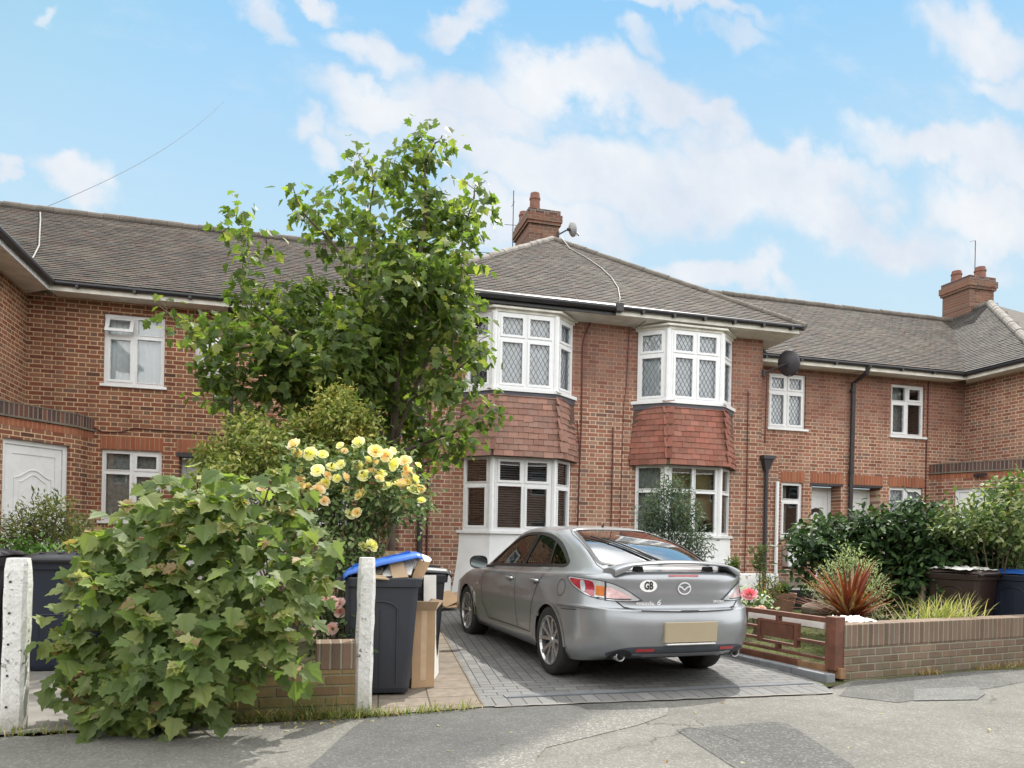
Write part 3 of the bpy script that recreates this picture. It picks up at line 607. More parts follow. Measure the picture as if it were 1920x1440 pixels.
# ================================================================== the projecting pair in the middle
YW, YB, YT, YE = 12.98, 12.58, 14.03, 12.45
F0 = frame_of((0, YW), (1, 0)); FT = frame_of((0, YT), (1, 0))
H1 = thing('bay_house', 'projecting brick house pair with two tiled bays and a hipped roof behind the parked car', 'house', (5.23, YW, gz(YW)))
bays = [(2.57, 3.02, 4.15, 4.60), (5.86, 6.33, 7.44, 7.89)]
b = MB()
for (a, b1, c, d) in bays: pass
holes = [(a + .05, d - .05, 1.40, 5.2, .3) for a, b1, c, d in bays]
wall(b, F0, 1.89, 8.57, 0, 5.36, holes)
fs = frame_of((8.57, YW), (0, 1)); wall(b, fs, 0, 8, 0, 5.4)
fs = frame_of((1.89, YW + 8), (0, -1)); wall(b, fs, 0, 8, 0, 5.4)
b.poly((1.89, 20.9, 0), (8.57, 20.9, 0), (8.57, 20.9, 5.4), (1.89, 20.9, 5.4))
b.build('wall', MT['brick'], H1)
for s, x0, x1 in ((1, 8.57, 8.98), (-1, 1.48, 1.89)):
    nb = MB(); R = .30
    if s > 0: out = [(x0, 0), (x1, 0), (x1, 2.93)] + [(x1 - R + R * math.cos(t), 2.93 + R * math.sin(t)) for t in np.linspace(0.1, 1.5, 7)] + [(x0, 3.26)]
    else: out = [(x1, 0), (x1, 3.26), (x0 + R, 3.24)] + [(x0 + R - R * math.cos(t), 2.93 + R * math.sin(t)) for t in np.linspace(1.4, .1, 7)] + [(x0, 2.93), (x0, 0)]
    nb.prism([(x, YW + .003, z) for x, z in out], (0, 1.0, 0)); nb.build('wing_wall', MT['brick'], H1, fix=True)
    cb = MB(); cb.tube([(x, YW + .3, z + .012) for x, z in (out[2:-1] if s > 0 else out[2:-1])], .03, 6); cb.build('coping', MT['lead'], H1)
for x0, x1 in ((1.46, 2.40), (4.78, 5.70), (8.06, 9.0)):
    pb = MB(); pb.box(x0, x1, YW - .035, YW + .02, -.05, .70)
    pb.prism([(x0, YW - .035, .70), (x1, YW - .035, .70), (x1, YW, .725), (x0, YW, .725)], (0, .02, 0)); pb.build('plinth', MT['plinth'], H1, fix=True)
vb = MB(); vb.box(1.72, 2.05, YW - .05, YW - .034, .28, .62); vb.box(1.75, 2.02, YW - .056, YW - .049, .31, .59); vb.build('access_panel', MT['plinth'], H1)
def bay(ix, side):
    a, bl, br, d = bays[ix]
    A, B_, C, D_ = (a, YW), (bl, YB), (br, YB), (d, YW)
    segs = [(A, B_), (B_, C), (C, D_)]
    # rendered base, flaring at the foot
    rb = MB(); prof = [(0, .30), (.35, .22), (.75, .10), (1.05, .03), (1.40, .0)]
    cx = (a + d) / 2
    def ring(off, z): return [(a - .03 - off * .55, YW, z), (bl - .02 - off * .25, YB - off * .35, z), (br + .02 + off * .25, YB - off * .35, z), (d + .03 + off * .55, YW, z)]
    for (z0, o0), (z1, o1) in zip(prof, prof[1:]):
        r0, r1 = ring(o0, z0), ring(o1, z1)
        for i in range(3): rb.poly(r0[i], r0[i + 1], r1[i + 1], r1[i])
    rb.build('bay_base', MT['render'], H1)
    for z0, z1, ov in ((1.395, 1.445, .05), (3.875, 3.935, .06)):
        sb = MB()
        o = [(a - .07 - ov * .4, YW), (bl - ov * .5, YB - ov), (br + ov * .5, YB - ov), (d + .07 + ov * .4, YW)]
        sb.prism([(x, y, z0) for x, y in o], (0, 0, z1 - z0)); sb.build('bay_sill', MT['upvc'], H1, fix=True)
    lb = MB(); o = [(a - .05, YW), (bl - .02, YB - .035), (br + .02, YB - .035), (d + .05, YW)]; lb.prism([(x, y, 3.775) for x, y in o], (0, 0, .10)); lb.build('flashing', MT['lead'], H1, fix=True)
    # hung tiles, kicked out at the foot
    zt, zb = 3.80, 2.73
    top = [(a - .03, YW), (bl - .01, YB - .03), (br + .01, YB - .03), (d + .03, YW)]; bot = [(a - .12, YW), (bl - .07, YB - .17), (br + .07, YB - .17), (d + .12, YW)]
    pal = 'hungL' if ix == 0 else 'hungR'
    core = MB()
    for i in range(3): core.poly((*bot[i], zb), (*bot[i + 1], zb), (*top[i + 1], zt), (*top[i], zt))
    core.poly(*[(x, y, zb) for x, y in bot[::-1]]); core.build('bay_apron', MT['trimdark'], H1)
    for i in range(3):
        o0, o1, t0, t1 = Vector((*bot[i], zb)), Vector((*bot[i + 1], zb)), Vector((*top[i], zt)), Vector((*top[i + 1], zt))
        U = (o1 - o0).normalized(); Vv = ((t0 + t1) / 2 - (o0 + o1) / 2); Vv = (Vv - U * Vv.dot(U)).normalized(); Hh = (t0 - o0).dot(Vv)
        L = (o1 - o0).length; lt = (t0 - o0).dot(U); rt = (t1 - o0).dot(U)
        ex = .03
        tile_plane(H1, o0, U, Vv, [(-.05, 0), (L + .05, 0), (rt + .06, Hh), (lt - .06, Hh)], pal, 'hung_tiles', gw=.18, gh=.1065, seed=20 + ix * 3 + i, deck=False, lift=.004)
    for j in (1, 2):
        pass
    # windows on three faces, both storeys
    for st, (z0, z1) in enumerate(((1.445, 2.74), (3.935, 5.25))):
        hb = MB(); oo = [(a - .02, YW), (bl, YB - .02), (br, YB - .02), (d + .02, YW)]
        hb.prism([(x, y, z1 - .001) for x, y in oo], (0, 0, .05 if st else .02)); 
        if st:
            hb.prism([(x + (-.06 if k < 2 else .06), y - (.06 if k in (1, 2) else 0), z1 + .05) for k, (x, y) in enumerate(oo)], (0, 0, .035))
        hb.build('bay_head', MT['upvc' if not st else 'trim'], H1, fix=True)
        for q in (B_, C): pk = MB(); pk.lathe([(.058, z0), (.058, z1)], 8, (q[0], q[1] + .03, 0)); pk.build('corner_post', MT['upvc'], H1)
        for i, (p, q) in enumerate(segs):
            L = math.dist(p, q); Dv = ((q[0] - p[0]) / L, (q[1] - p[1]) / L); fr = frame_of(p, Dv)
            k0, k1 = (.03 if i == 0 else .05), (L - .03 if i == 2 else L - .05)
            if st: bh, ldg = 'net', True
            else: bh, ldg = ('blind' if ix == 0 else ('olive' if i != 0 else 'netgrey')), False
            sashes = None if st or ix == 0 else {(9, 9)}
            if not st and ix == 0 and i != 1: sashes = {(0, 0)}
            if not st and ix == 0 and i == 1: sashes = {(0, 1), (1, 1), (1, 0)}
            if st and ix == 0 and i == 0: bh = 'none'
            window(H1, fr, k0, k1, z0, z1, (1, 1) if i == 1 else (1,), .345 if st else .37, inset=.0, lead=ldg, behind=bh, sash=sashes, sill=False, name='bay_window', ow=.045, mw=.05)
MT['trimdark'] = plain('old_mortar', (.10, .06, .045), .9)
bay(0, -1); bay(1, 1)
# soffit, fascia, gutter
eb = MB(); eb.poly((1.36, YE + .05, 5.375), (9.03, YE + .05, 5.375), (9.03, YW + .02, 5.335), (1.36, YW + .02, 5.335)); eb.poly((8.5, YW, 5.335), (9.03, YW, 5.335), (9.03, 20, 5.335), (8.5, 20, 5.335)); eb.poly((1.36, YW, 5.335), (1.95, YW, 5.335), (1.95, 20, 5.335), (1.36, 20, 5.335)); eb.build('soffit', MT['trim'], H1)
fb = MB(); fb.box(5.22, 9.03, YE + .03, YE + .055, 5.37, 5.49); fb.box(9.005, 9.03, YE + .055, 20, 5.37, 5.49); fb.build('fascia', MT['trim'], H1)
fb = MB(); fb.box(1.36, 5.22, YE + .025, YE + .05, 5.355, 5.50); fb.box(1.36, 1.385, YE + .05, 20, 5.37, 5.49); fb.build('fascia', MT['black'], H1)
gt = MB(); gt.tube([(1.30, YE - .03, 5.475), (5.26, YE - .03, 5.475)], .062, 10); gt.tube([(5.26, YE - .02, 5.488), (9.08, YE - .02, 5.488)], .044, 10); gt.box(5.18, 5.32, YE - .10, YE + .03, 5.41, 5.54)
for x in np.arange(5.7, 9, .62): gt.box(x, x + .05, YE - .06, YE + .035, 5.42, 5.50)
gt.tube([(9.07, YE - .05, 5.488), (9.07, 20, 5.488)], .044, 8); gt.build('gutter', MT['black'], H1, smooth=False)
AP = Vector((5.23, 16.32, 8.18)); eL = Vector((1.33, YE - .02, 5.50)); eR = Vector((9.13, YE - .02, 5.50))
mid = (eL + eR) / 2; Vs = AP - mid; SL = Vs.length
tile_plane(H1, eL, (1, 0, 0), Vs, [(0, 0), (eR.x - eL.x, 0), (AP.x - eL.x, SL)], 'roof', seed=3)
rb = MB(); rb.poly(eR, (9.13, 22, 5.5), (5.23, 22, 8.18), AP); rb.poly((1.33, 22, 5.5), eL, AP, (5.23, 22, 8.18)); rb.build('roof_side', MT['roofplain'], H1)
caps(H1, eL, AP, .085, 'ridgelt', 'hip_tiles'); caps(H1, eR, AP, .08, 'ridge', 'hip_tiles'); caps(H1, AP, (5.23, 22, 8.18), .085, 'ridge')
def chimney(parent, x0, x1, y0, y1, z0, z1, ms, pots):
    b = MB(); b.box(x0, x1, y0, y1, z0, z1 - .36); b.box(x0 - .045, x1 + .045, y0 - .045, y1 + .045, z1 - .36, z1 - .29); b.box(x0 - .07, x1 + .07, y0 - .07, y1 + .07, z1 - .29, z1 - .12)
    c = b.build('chimney', ms, parent); k = MB(); k.box(x0 - .03, x1 + .03, y0 - .03, y1 + .03, z1 - .12, z1); k.build('capping', MT['brickdark'], c)
    f = MB(); f.box(x0 - .03, x1 + .03, y0 - .03, y1 + .03, z0, z0 + .12); f.build('flashing', MT['steel'], c)
    for (px, py, hh, rr) in pots:
        q = MB(); q.lathe([(rr * 1.1, 0), (rr, .06), (rr * .92, hh * .62), (rr * 1.05, hh * .66), (rr * 1.02, hh * .78), (rr * .9, hh * .8), (rr * .86, hh)], 16, (px, py, z1)); q.build('chimney_pot', MT['pot'], c, smooth=False)
    return c
MT['brickdark'] = brick_mat('brick_dark', 0, pal='dark', soldier=False)
MT['chim'] = brick_mat('brick_chimney', 0, pal='chim', bond='stretcher')
chimney(H1, 4.93, 5.68, 17.25, 18.5, 7.6, 9.27, MT['chim'], [(5.12, 17.45, .45, .13), (5.32, 17.9, .24, .13), (5.05, 18.2, .30, .12)])
chb = MB(); chb.tube([(4.87, 18.55, 8.6), (4.87, 18.55, 10.25)], .012, 5); chb.bar((4.65, 18.55, 9.35), (5.1, 18.55, 9.38), .01, .01); chb.bar((4.86, 18.4, 9.9), (4.86, 18.7, 9.9), .008, .008)
tag(chb.build('tv_aerial', MT['wire']), 'thin grey aerial mast behind the tall chimney of the bay house', 'aerial')
satellite_dish((5.95, 17.2, 8.86), (.92, .25), 'small pale dish on the side of the tall chimney', 'dishpale', .32, arm_from=(5.66, 17.22, 8.7))
satellite_dish((8.98, 12.78, 4.86), (.80, .42), 'dark grey dish at the right corner of the bay house', 'dishgrey', .46, arm_from=(8.58, 12.95, 4.68))
# pipes and cables on the front
pp = MB(); pp.tube([(8.66, YW - .06, 2.78), (8.66, YW - .06, .35)], .038, 8); pp.prism([(8.56, YW - .14, 2.98), (8.78, YW - .14, 2.98), (8.70, YW - .10, 2.76), (8.62, YW - .10, 2.76)], (0, .12, 0)); pp.box(8.54, 8.80, YW - .16, YW - .01, 2.98, 3.05); pp.tube([(8.66, YW - .06, 2.78), (8.67, YW - .06, 2.70)], .05, 8); pp.build('downpipe', MT['iron'], H1)
pp = MB(); pp.tube([(1.83, YW - .06, 5.0), (1.83, YW - .06, .5), (1.83, YW - .06, .15)], .045, 8); pp.tube([(1.83, YW - .06, 5.0), (1.83, YE, 5.4)], .045, 8); pp.build('downpipe', MT['iron'], H1)
cb = MB(); cb.tube([(1.99, YW - .02, 5.2), (1.97, YW - .02, 3.0), (1.965, YW - .02, .8)], .017, 6)
cb.tube([(4.92, YW - .02, 5.33), (4.80, YW - .02, 5.05), (4.775, YW - .02, 4.9), (4.78, YW - .02, 3.4), (4.765, YW - .02, 2.6), (4.74, YW - .02, .8)], .013, 6)
cb.tube([(4.70, YW - .02, 3.5), (4.745, YW - .02, 3.0), (4.77, YW - .02, 2.7)], .009, 5)
cb.tube([(5.41, YW - .02, 3.42), (5.41, YW - .02, 2.0), (5.40, YW - .02, .75)], .011, 6); cb.tube([(5.70, YW - .02, 5.3), (5.66, YW - .02, 4.2), (5.62, YW - .02, 3.9), (5.60, YW - .02, 2.5), (5.58, YW - .02, 1.5)], .007, 5)
cb.tube([(8.25, YW - .02, 4.3), (8.26, YW - .02, 2.0), (8.25, YW - .02, .75)], .010, 6); cb.tube([(8.66, YW - .02, 4.6), (8.64, YW - .02, 3.3)], .016, 6); cb.build('cable', MT['redwire'], H1)
cb = MB(); cb.tube([(8.93, YW - .04, 2.55), (8.93, YW - .04, .72)], .035, 8); cb.build('waste_pipe', MT['upvc'], H1)
cd = MB()
def roofpt(x, t, h=.05): p = Vector((x, YE, 5.5)) + Vs.normalized() * t; return Vector((x, p.y, p.z + h))
cd.tube([AP + Vector((.15, -.12, .05)), roofpt(5.42, 3.9), roofpt(5.62, 3.2), roofpt(5.72, 2.5), roofpt(5.72, 1.8), roofpt(5.62, 1.1), roofpt(5.42, .4), roofpt(5.26, -.02)], .011, 8); cd.build('cable_conduit', MT['conduit'], H1, smooth=True)
cd = MB(); cd.tube([roofpt(4.75, 1.2, .03), roofpt(4.6, .7, .03), roofpt(4.55, .1, .04)], .009, 5); cd.tube([roofpt(6.6, 1.7, .03), roofpt(6.25, .9, .03), roofpt(6.1, .0, .04), (5.85, YW - .3, 5.34), (5.72, YW - .02, 5.25)], .007, 5); cd.build('cable', MT['wire'], H1)

# ================================================================== terrace on the right, with its far wing
H2 = thing('terrace_house', 'set back brick terrace with two white doors and a far wing on the right', 'house', (11.6, YT, gz(YT)))
b = MB()
wall(b, FT, 8.4, 14.63, 0, 5.2, [(9.43, 10.35, 3.81, 4.99, .1), (12.57, 13.49, 3.81, 4.98, .1), (9.78, 10.32, 1.46, 2.65, .1), (10.54, 11.29, .35, 2.65, .32), (11.5, 12.33, .35, 2.65, .32), (12.57, 13.49, 1.5, 2.65, .1)])
b.build('wall', MT['brick_r'], H2)
b = MB(); FW1 = frame_of((14.63, YT), (0, -1)); wall(b, FW1, 0, 2.25, 0, 5.2); b.build('wing_wall', MT['brick_side'], H2)
b = MB(); wall(b, frame_of((14.63, 11.78), (1, 0)), 0, 6.2, 0, 5.2); b.build('wing_front', MT['brick'], H2)
window(H2, FT, 9.43, 10.35, 3.81, 4.99, (1, 1), .33, behind='net')
window(H2, FT, 12.57, 13.49, 3.81, 4.98, (1, 1), .34, behind='half', sash={(1, 1), (0, 0)}, lead=lambda i, j: not (i == 1 and j == 0) and not j)
window(H2, FT, 9.78, 10.32, 1.46, 2.65, (1,), .33, behind='half', lead=False, sash={(0, 0)})
window(H2, FT, 12.57, 13.49, 1.5, 2.65, (1, 1), None, behind='net', sash={(1, 0)})
door(H2, FT, 10.54, 11.29, .35, 2.6, .32, 'fan'); door(H2, FT, 11.5, 12.33, .35, 2.6, .32, 'oval', -1)
for a, c in ((9.76, 10.36), (10.50, 11.36), (11.42, 12.40), (12.53, 13.53)): soldiers(H2, FT, a, c, 2.665, 2.88)
lb = MB(); lb.slab(FT, 10.5, 11.34, -.01, .3, 2.61, 2.66); lb.slab(FT, 11.46, 12.38, -.01, .3, 2.61, 2.66); lb.build('door_head', MT['iron'], H2)
def terrace_eaves(parent, x0, x1, z):
    s = MB(); s.poly((x0, 13.60, z - .12), (x1, 13.60, z - .12), (x1, YT + .02, z - .10), (x0, YT + .02, z - .10)); s.build('soffit', MT['trim'], parent)
    f = MB(); f.box(x0, x1, 13.60, 13.625, z - .125, z - .005); f.build('fascia', MT['trim'], parent)
    q = MB(); q.tube([(x0, 13.56, z - .005), (x1, 13.56, z - .005)], .045, 10)
    for x in np.arange(x0 + .4, x1, .85): q.box(x, x + .045, 13.52, 13.61, z - .065, z + .01)
    q.build('gutter', MT['black'], parent)
terrace_eaves(H2, 8.6, 14.19, 5.22)
s = MB(); s.poly((14.19, 11.6, 5.10), (14.66, 11.6, 5.12), (14.66, YT, 5.12), (14.19, 13.60, 5.10)); s.build('soffit', MT['trim'], H2)
f = MB(); f.box(14.19, 14.215, 11.4, 13.60, 5.095, 5.215); f.build('fascia', MT['trim'], H2)
q = MB(); q.tube([(14.15, 11.4, 5.215), (14.15, 13.57, 5.215)], .045, 10); q.build('gutter', MT['black'], H2)
slope = .688; RZ = 5.24; Vt_ = Vector((0, 1, slope)); LV = math.hypot(17.0 - 13.53, (17.0 - 13.53) * slope)
tile_plane(H2, (8.9, 13.53, RZ), (1, 0, 0), Vt_, [(0, 0), (5.35, 0), (8.9, LV), (0, LV)], 'roof', seed=5)
b = MB(); b.poly((8.9, 17, RZ + 3.47 * slope), (18, 17, RZ + 3.47 * slope), (18, 20.5, 5.2), (8.9, 20.5, 5.2)); b.build('roof_back', MT['roofplain'], H2)
caps(H2, (7.0, 17, RZ + 3.47 * slope + .02), (17.2, 17, RZ + 3.47 * slope + .02), .085, 'ridge')
WA = Vector((17.5, 16.05, 7.88)); we = Vector((14.11, 11.75, RZ)); Vw = Vector((WA.x - we.x, 0, WA.z - we.z)); LW = Vw.length
tile_plane(H2, (14.11, 18.6, RZ), (0, -1, 0), Vw, [(0, 0), (18.6 - 11.75, 0), (18.6 - 16.05, LW), (0, LW)], 'grey', seed=6)
caps(H2, we, WA, .10, 'ridgelt', 'hip_tiles'); caps(H2, WA, (17.5, 20, 7.88), .09, 'ridge')
b = MB(); b.poly(we, (20.9, 11.75, RZ), WA); b.poly((20.9, 11.75, RZ), (20.9, 20, RZ), (17.5, 20, 7.88), WA); b.build('roof_side', MT['roofplain'], H2)
chimney(H2, 17.28, 18.12, 16.5, 17.4, 7.0, 8.78, MT['chim'], [(17.45, 17.1, .32, .14), (17.9, 16.75, .36, .15), (17.7, 17.1, .16, .11)])
q = MB(); q.tube([(18.3, 17.3, 8.0), (18.3, 17.3, 10.15)], .012, 5); q.bar((18.1, 17.3, 10.1), (18.3, 17.3, 10.15), .008, .008); tag(q.build('tv_aerial', MT['wire']), 'tall thin aerial mast beside the far right chimney', 'aerial')
pp = MB(); pp.tube([(11.56, 13.56, 5.19), (11.55, 13.62, 5.05), (11.52, YT - .06, 4.9), (11.50, YT - .06, 2.6), (11.49, YT - .06, .3)], .05, 8); pp.build('downpipe', MT['iron'], H2)
for z in (4.7, 2.9): 
    k = MB(); k.tube([(11.503, YT - .06, z), (11.503, YT - .06, z + .06)], .06, 8); k.build('pipe_collar', MT['iron'], H2)
cb = MB(); cb.tube([(13.57, YT - .02, 5.1), (13.57, YT - .02, 3.8), (13.55, YT - .02, 3.7), (13.56, YT - .02, .5)], .014, 6); cb.build('cable', MT['redwire'], H2)
def porch(parent, P, zt, mts, side):
    """corner porch with a flat roof behind a brick-on-edge parapet"""
    pts = [Vector((*p, 0)) for p in P]
    for i, (p, q) in enumerate(zip(P, P[1:])):
        L = math.dist(p, q); D = ((q[0] - p[0]) / L, (q[1] - p[1]) / L); fr = frame_of(p, D)
        h = []
        b = MB(); 
        dw = mts.get(('door', i))
        if dw: h = [(dw[0], dw[1], .35, dw[2], .09)]
        wall(b, fr, 0, L, 0, zt - .20, h); b.build('porch_wall', mts['wall'][i], parent)
        c = MB(); c.slab(fr, -.03, L + .03, -.035, .12, zt - .215, zt - .185); c.slab(fr, -.03, L + .03, -.02, .12, zt - .005, zt + .012); c.build('porch_band', MT['stone'], parent)
        c = MB(); c.slab(fr, 0, L, -.012, .11, zt - .185, zt - .005); c.build('parapet', mts['par'][i], parent)
        c = MB(); c.slab(fr, 0, L, -.004, .05, zt - .34, zt - .225); c.build('porch_lintel', mts['par2'][i], parent)
        if dw: door(parent, fr, dw[0], dw[1], .35, dw[2], .06, dw[3])
    b = MB(); b.poly(*[(p[0], p[1], zt - .03) for p in P], mts['corner']); b.build('porch_roof', MT['lead'], parent)
def ang(p, q): return math.atan2(q[1] - p[1], q[0] - p[0])
PR = [(13.66, YT), (13.78, 13.60), (14.63, 11.86)]
aR = ang(PR[1], PR[2])
porch(H2, PR, 3.19, {'wall': [MT['brick_side'], brick_mat('brick_porch_right', aR)], 'par': [brick_mat('parapet_a', math.pi / 2, True, 'stack', 'dark'), brick_mat('parapet_b', aR, True, 'stack', 'dark')],
      'par2': [brick_mat('lint_a', math.pi / 2, True, 'stack', 'sold'), brick_mat('lint_b', aR, True, 'stack', 'sold')], 'corner': (14.63, YT, 3.16), ('door', 1): (.12, 1.16, 2.62, 'fan')}, 1)
q = MB(); q.box(13.93, 14.0, 13.0, 13.1, 2.86, 2.93); q.bar((13.98, 13.05, 2.9), (14.0, 12.85, 2.9), .08, .06); q.build('porch_lamp', MT['iron'], H2)
# meter box, handrail and steps at the first door
mbx = MB(); mbx.box(9.84, 10.30, YT - .20, YT, .83, 1.30); mbx.box(9.855, 10.065, YT - .212, YT - .199, .845, 1.285); mbx.box(10.075, 10.285, YT - .212, YT - .199, .845, 1.285); mbx.build('meter_cupboard', MT['upvc'], H2, bevel=.006)
st = thing('stone_steps', 'worn grey stone steps up to the terrace door', 'steps', (10.0, 12.7, gz(12.7)))
for i in range(3):
    k = MB(); k.box(9.0 - .15 * (2 - i) * 0, 10.9, 11.9 + .38 * i, 13.6, .08, .26 + .17 * i); k.build('step', MT['stone'], st, bevel=.015)
hr = MB(); hr.tube([(9.35, 11.85, .26), (9.35, 11.85, .93)], .017, 8); hr.tube([(9.35, 11.85, .93), (9.6, 13.2, 1.3)], .017, 8); tag(hr.build('handrail', MT['brass']), 'thin yellowish handrail pole on the terrace steps', 'handrail')
# ================================================================== terrace on the left, with its near wing
H3 = thing('terrace_house', 'dark red brick terrace on the left with the white front door in a corner porch', 'house', (-2, YT, gz(YT)))
b = MB()
wall(b, FT, -4.59, 2.0, 0, 5.24, [(-3.44, -2.49, 3.80, 5.0, .1), (-3.44, -2.5, 1.48, 2.69, .1), (-2.23, -1.42, .35, 2.68, .32), (-1.22, -.42, .35, 2.68, .32), (.08, .66, 1.46, 2.67, .1), (.08, 1.0, 3.8, 5.0, .1)])
b.build('wall', MT['brick_left'], H3)
b = MB(); wall(b, frame_of((-4.59, 8.4), (0, 1)), 0, 5.63, 0, 5.24); b.build('wing_wall', MT['brick_leftside'], H3)
b = MB(); wall(b, frame_of((-11, 8.4), (1, 0)), 0, 6.41, 0, 5.24); b.build('wing_front', MT['brick_left'], H3)
window(H3, FT, -3.44, -2.49, 3.80, 5.0, (1, 1), .30, behind='netw', lead=False, sash={(0, 0)}, open_top=(0, 1))
window(H3, FT, -3.44, -2.5, 1.48, 2.69, (1, 1), .31, behind='netgrey', lead=False, sash={(1, 0), (1, 1)})
window(H3, FT, .08, .66, 1.46, 2.67, (1,), .33, behind='net', lead=False); window(H3, FT, .08, 1.0, 3.8, 5.0, (1, 1), .33, behind='net')
door(H3, FT, -2.23, -1.42, .35, 2.62, .32, None); door(H3, FT, -1.22, -.42, .35, 2.62, .32, None)
for a, c in ((-3.46, -2.48), (-2.27, -1.38), (-1.26, -.38), (.05, .70)): soldiers(H3, FT, a, c, 2.70, 2.92)
lb = MB(); lb.slab(FT, -2.27, -1.38, -.01, .3, 2.62, 2.69); lb.slab(FT, -1.26, -.38, -.01, .3, 2.62, 2.69); lb.build('door_head', MT['iron'], H3)
terrace_eaves(H3, -4.15, 1.4, 5.30)
RL = 5.32
tile_plane(H3, (-9.0, 13.53, RL), (1, 0, 0), Vt_, [(1.0, 0), (10.6, 0), (10.6, LV), (1.0, LV)], 'roof', seed=8)
caps(H3, (-9, 17, RL + 3.47 * slope + .02), (3.6, 17, RL + 3.47 * slope + .02), .085, 'ridge')
b = MB(); b.poly((-9, 17, RL + 3.47 * slope), (3, 17, RL + 3.47 * slope), (3, 20.5, 5.2), (-9, 20.5, 5.2)); b.build('roof_back', MT['roofplain'], H3)
s = MB(); s.poly((-4.15, 8.0, 5.18), (-4.62, 8.0, 5.2), (-4.62, YT, 5.2), (-4.15, 13.60, 5.18)); s.build('soffit', MT['trim'], H3)
f = MB(); f.box(-4.175, -4.15, 8.0, 13.60, 5.175, 5.30); f.build('fascia', MT['upvc'], H3)
q = MB(); q.tube([(-4.10, 8.0, 5.30), (-4.10, 13.57, 5.30)], .058, 10); q.build('gutter', MT['black'], H3)
b = MB(); b.poly((-4.07, 7.9, RL), (-4.07, 17, RL), (-7.6, 17, RL + 2.43), (-7.6, 13.5, RL + 2.43)); b.build('roof_side', MT['roofplain'], H3)
PL = [(-4.59, 12.38), (-3.70, 13.58), (-3.57, YT)]; aL = ang(PL[0], PL[1])
porch(H3, PL, 3.19, {'wall': [brick_mat('brick_porch_left', aL, pal='deep'), MT['brick_leftside']], 'par': [brick_mat('parapet_c', aL, True, 'stack', 'dark'), brick_mat('parapet_d', math.pi / 2, True, 'stack', 'dark')],
      'par2': [brick_mat('lint_c', aL, True, 'stack', 'sold'), brick_mat('lint_d', math.pi / 2, True, 'stack', 'sold')], 'corner': (-4.59, YT, 3.16), ('door', 0): (.30, 1.38, 2.66, None)}, -1)
cb = MB(); cb.tube([(-3.57, YT - .02, 3.05), (-3.4, YT - .02, 2.97), (-3.1, YT - .02, 3.0), (-2.95, YT - .02, 3.07), (-2.0, YT - .02, 3.05), (-1.5, YT - .02, 3.03)], .010, 5); cb.build('cable', MT['redwire'], H3)
pp = MB(); pp.tube([(-1.40, 13.57, 5.25), (-1.40, YT - .06, 5.0), (-1.40, YT - .06, .3)], .045, 8); pp.build('downpipe', MT['black'], H3)
cd = MB(); 
def lroof(x, t): return Vector((x, 13.53, RL)) + Vt_.normalized() * t + Vector((0, 0, .04))
cd.tube([lroof(-5.3, 3.95), lroof(-5.15, 3.4), lroof(-4.95, 2.6), lroof(-4.72, 1.7), lroof(-4.62, 1.0), lroof(-4.58, .4), ], .013, 7); cd.build('cable_conduit', MT['conduit'], H3)
satellite_dish((-1.72, 13.58, 4.22), (.60, .80), 'large pale grey dish on the left terrace wall behind the tree', 'net', .72, arm_from=(-1.72, 14.02, 4.1))
tw = MB(); p0 = lroof(-5.3, 4.05) + Vector((0, 0, .05)); p1 = at(420, 190, 34); tw.tube([p0.lerp(p1, t) + Vector((0, 0, -1.6 * t * (1 - t))) for t in np.linspace(0, 1, 20)], .006, 5)
tag(tw.build('telephone_wire', MT['wire']), 'thin overhead wire rising from the left roof ridge into the sky', 'wire')

# the terrace across the street: out of frame, seen only as reflections in the panes and the car
H4 = thing('street_house', 'pale windowed brick terrace across the street mirrored in the window panes', 'house', (4, -14, 0))
F4 = frame_of((34, -14), (-1, 0)); hs = []
for k in range(11):
    for z0 in (1.0, 3.7): hs += [(2.2 + k * 7.5, 4.0 + k * 7.5, z0, z0 + 1.3, .1), (5.6 + k * 7.5, 7.4 + k * 7.5, z0, z0 + 1.3, .1)]
b = MB(); wall(b, F4, 0, 84, 0, 5.3, hs); b.build('wall', MT['brick'], H4)
b = MB(); b.poly((35, -13.5, 5.3), (-51, -13.5, 5.3), (-51, -17.5, 8.2), (35, -17.5, 8.2)); b.build('roof', MT['ridge'], H4)
for h in hs: window(H4, F4, h[0], h[1], h[2], h[3], (1, 1), .3, behind='none', lead=False, sill=False)
# ================================================================== the parked car
def paint_mat():
    m, gg, b = mat('metallic_grey_paint'); p = gg.new('ShaderNodeTexCoord').outputs['Object']
    fl = gg.white(gg.vm('SCALE', p, sc=900.0))[0]
    col = gg.mix(gg.rng(fl, 0, 1), (.255, .27, .29), (.325, .34, .362))
    d = gg.rng(gg.noise(p, 3.0, 6, .7), .45, .75, 0, .12); x, y, z = gg.xyz(p)
    col = gg.mix(gg.m('ADD', d, gg.rng(z, .15, .4, .22, 0)), col, (.16, .15, .135))
    setb(gg, b, col, gg.rng(gg.noise(p, 5.0, 5), .3, .7, .30, .37), .62, coat=.7, normal=gg.bump(gg.noise(p, 2.5, 3), .015, .02)); b.inputs['Coat Roughness'].default_value = .04; return m
MT['paint'] = paint_mat()
MT['carblack'] = plain('car_black_plastic', (.016, .016, .018), .45, var=.2)
MT['carslate'] = plain('car_slate_plastic', (.055, .065, .08), .5, var=.15)
MT['rubber'] = plain('tyre_rubber', (.018, .018, .018), .8, var=.25, bump=.2)
MT['alloy'] = plain('alloy_wheel', (.46, .46, .47), .3, .85, var=.1)
MT['mirror'] = plain('mirror_glass', (.22, .25, .25), .05, 1.0, var=.05)
MT['chrome'] = plain('chrome', (.75, .76, .78), .12, 1.0, var=.03)
MT['carglass'] = glass_mat('car_glass', (.26, .33, .32), 1.0)
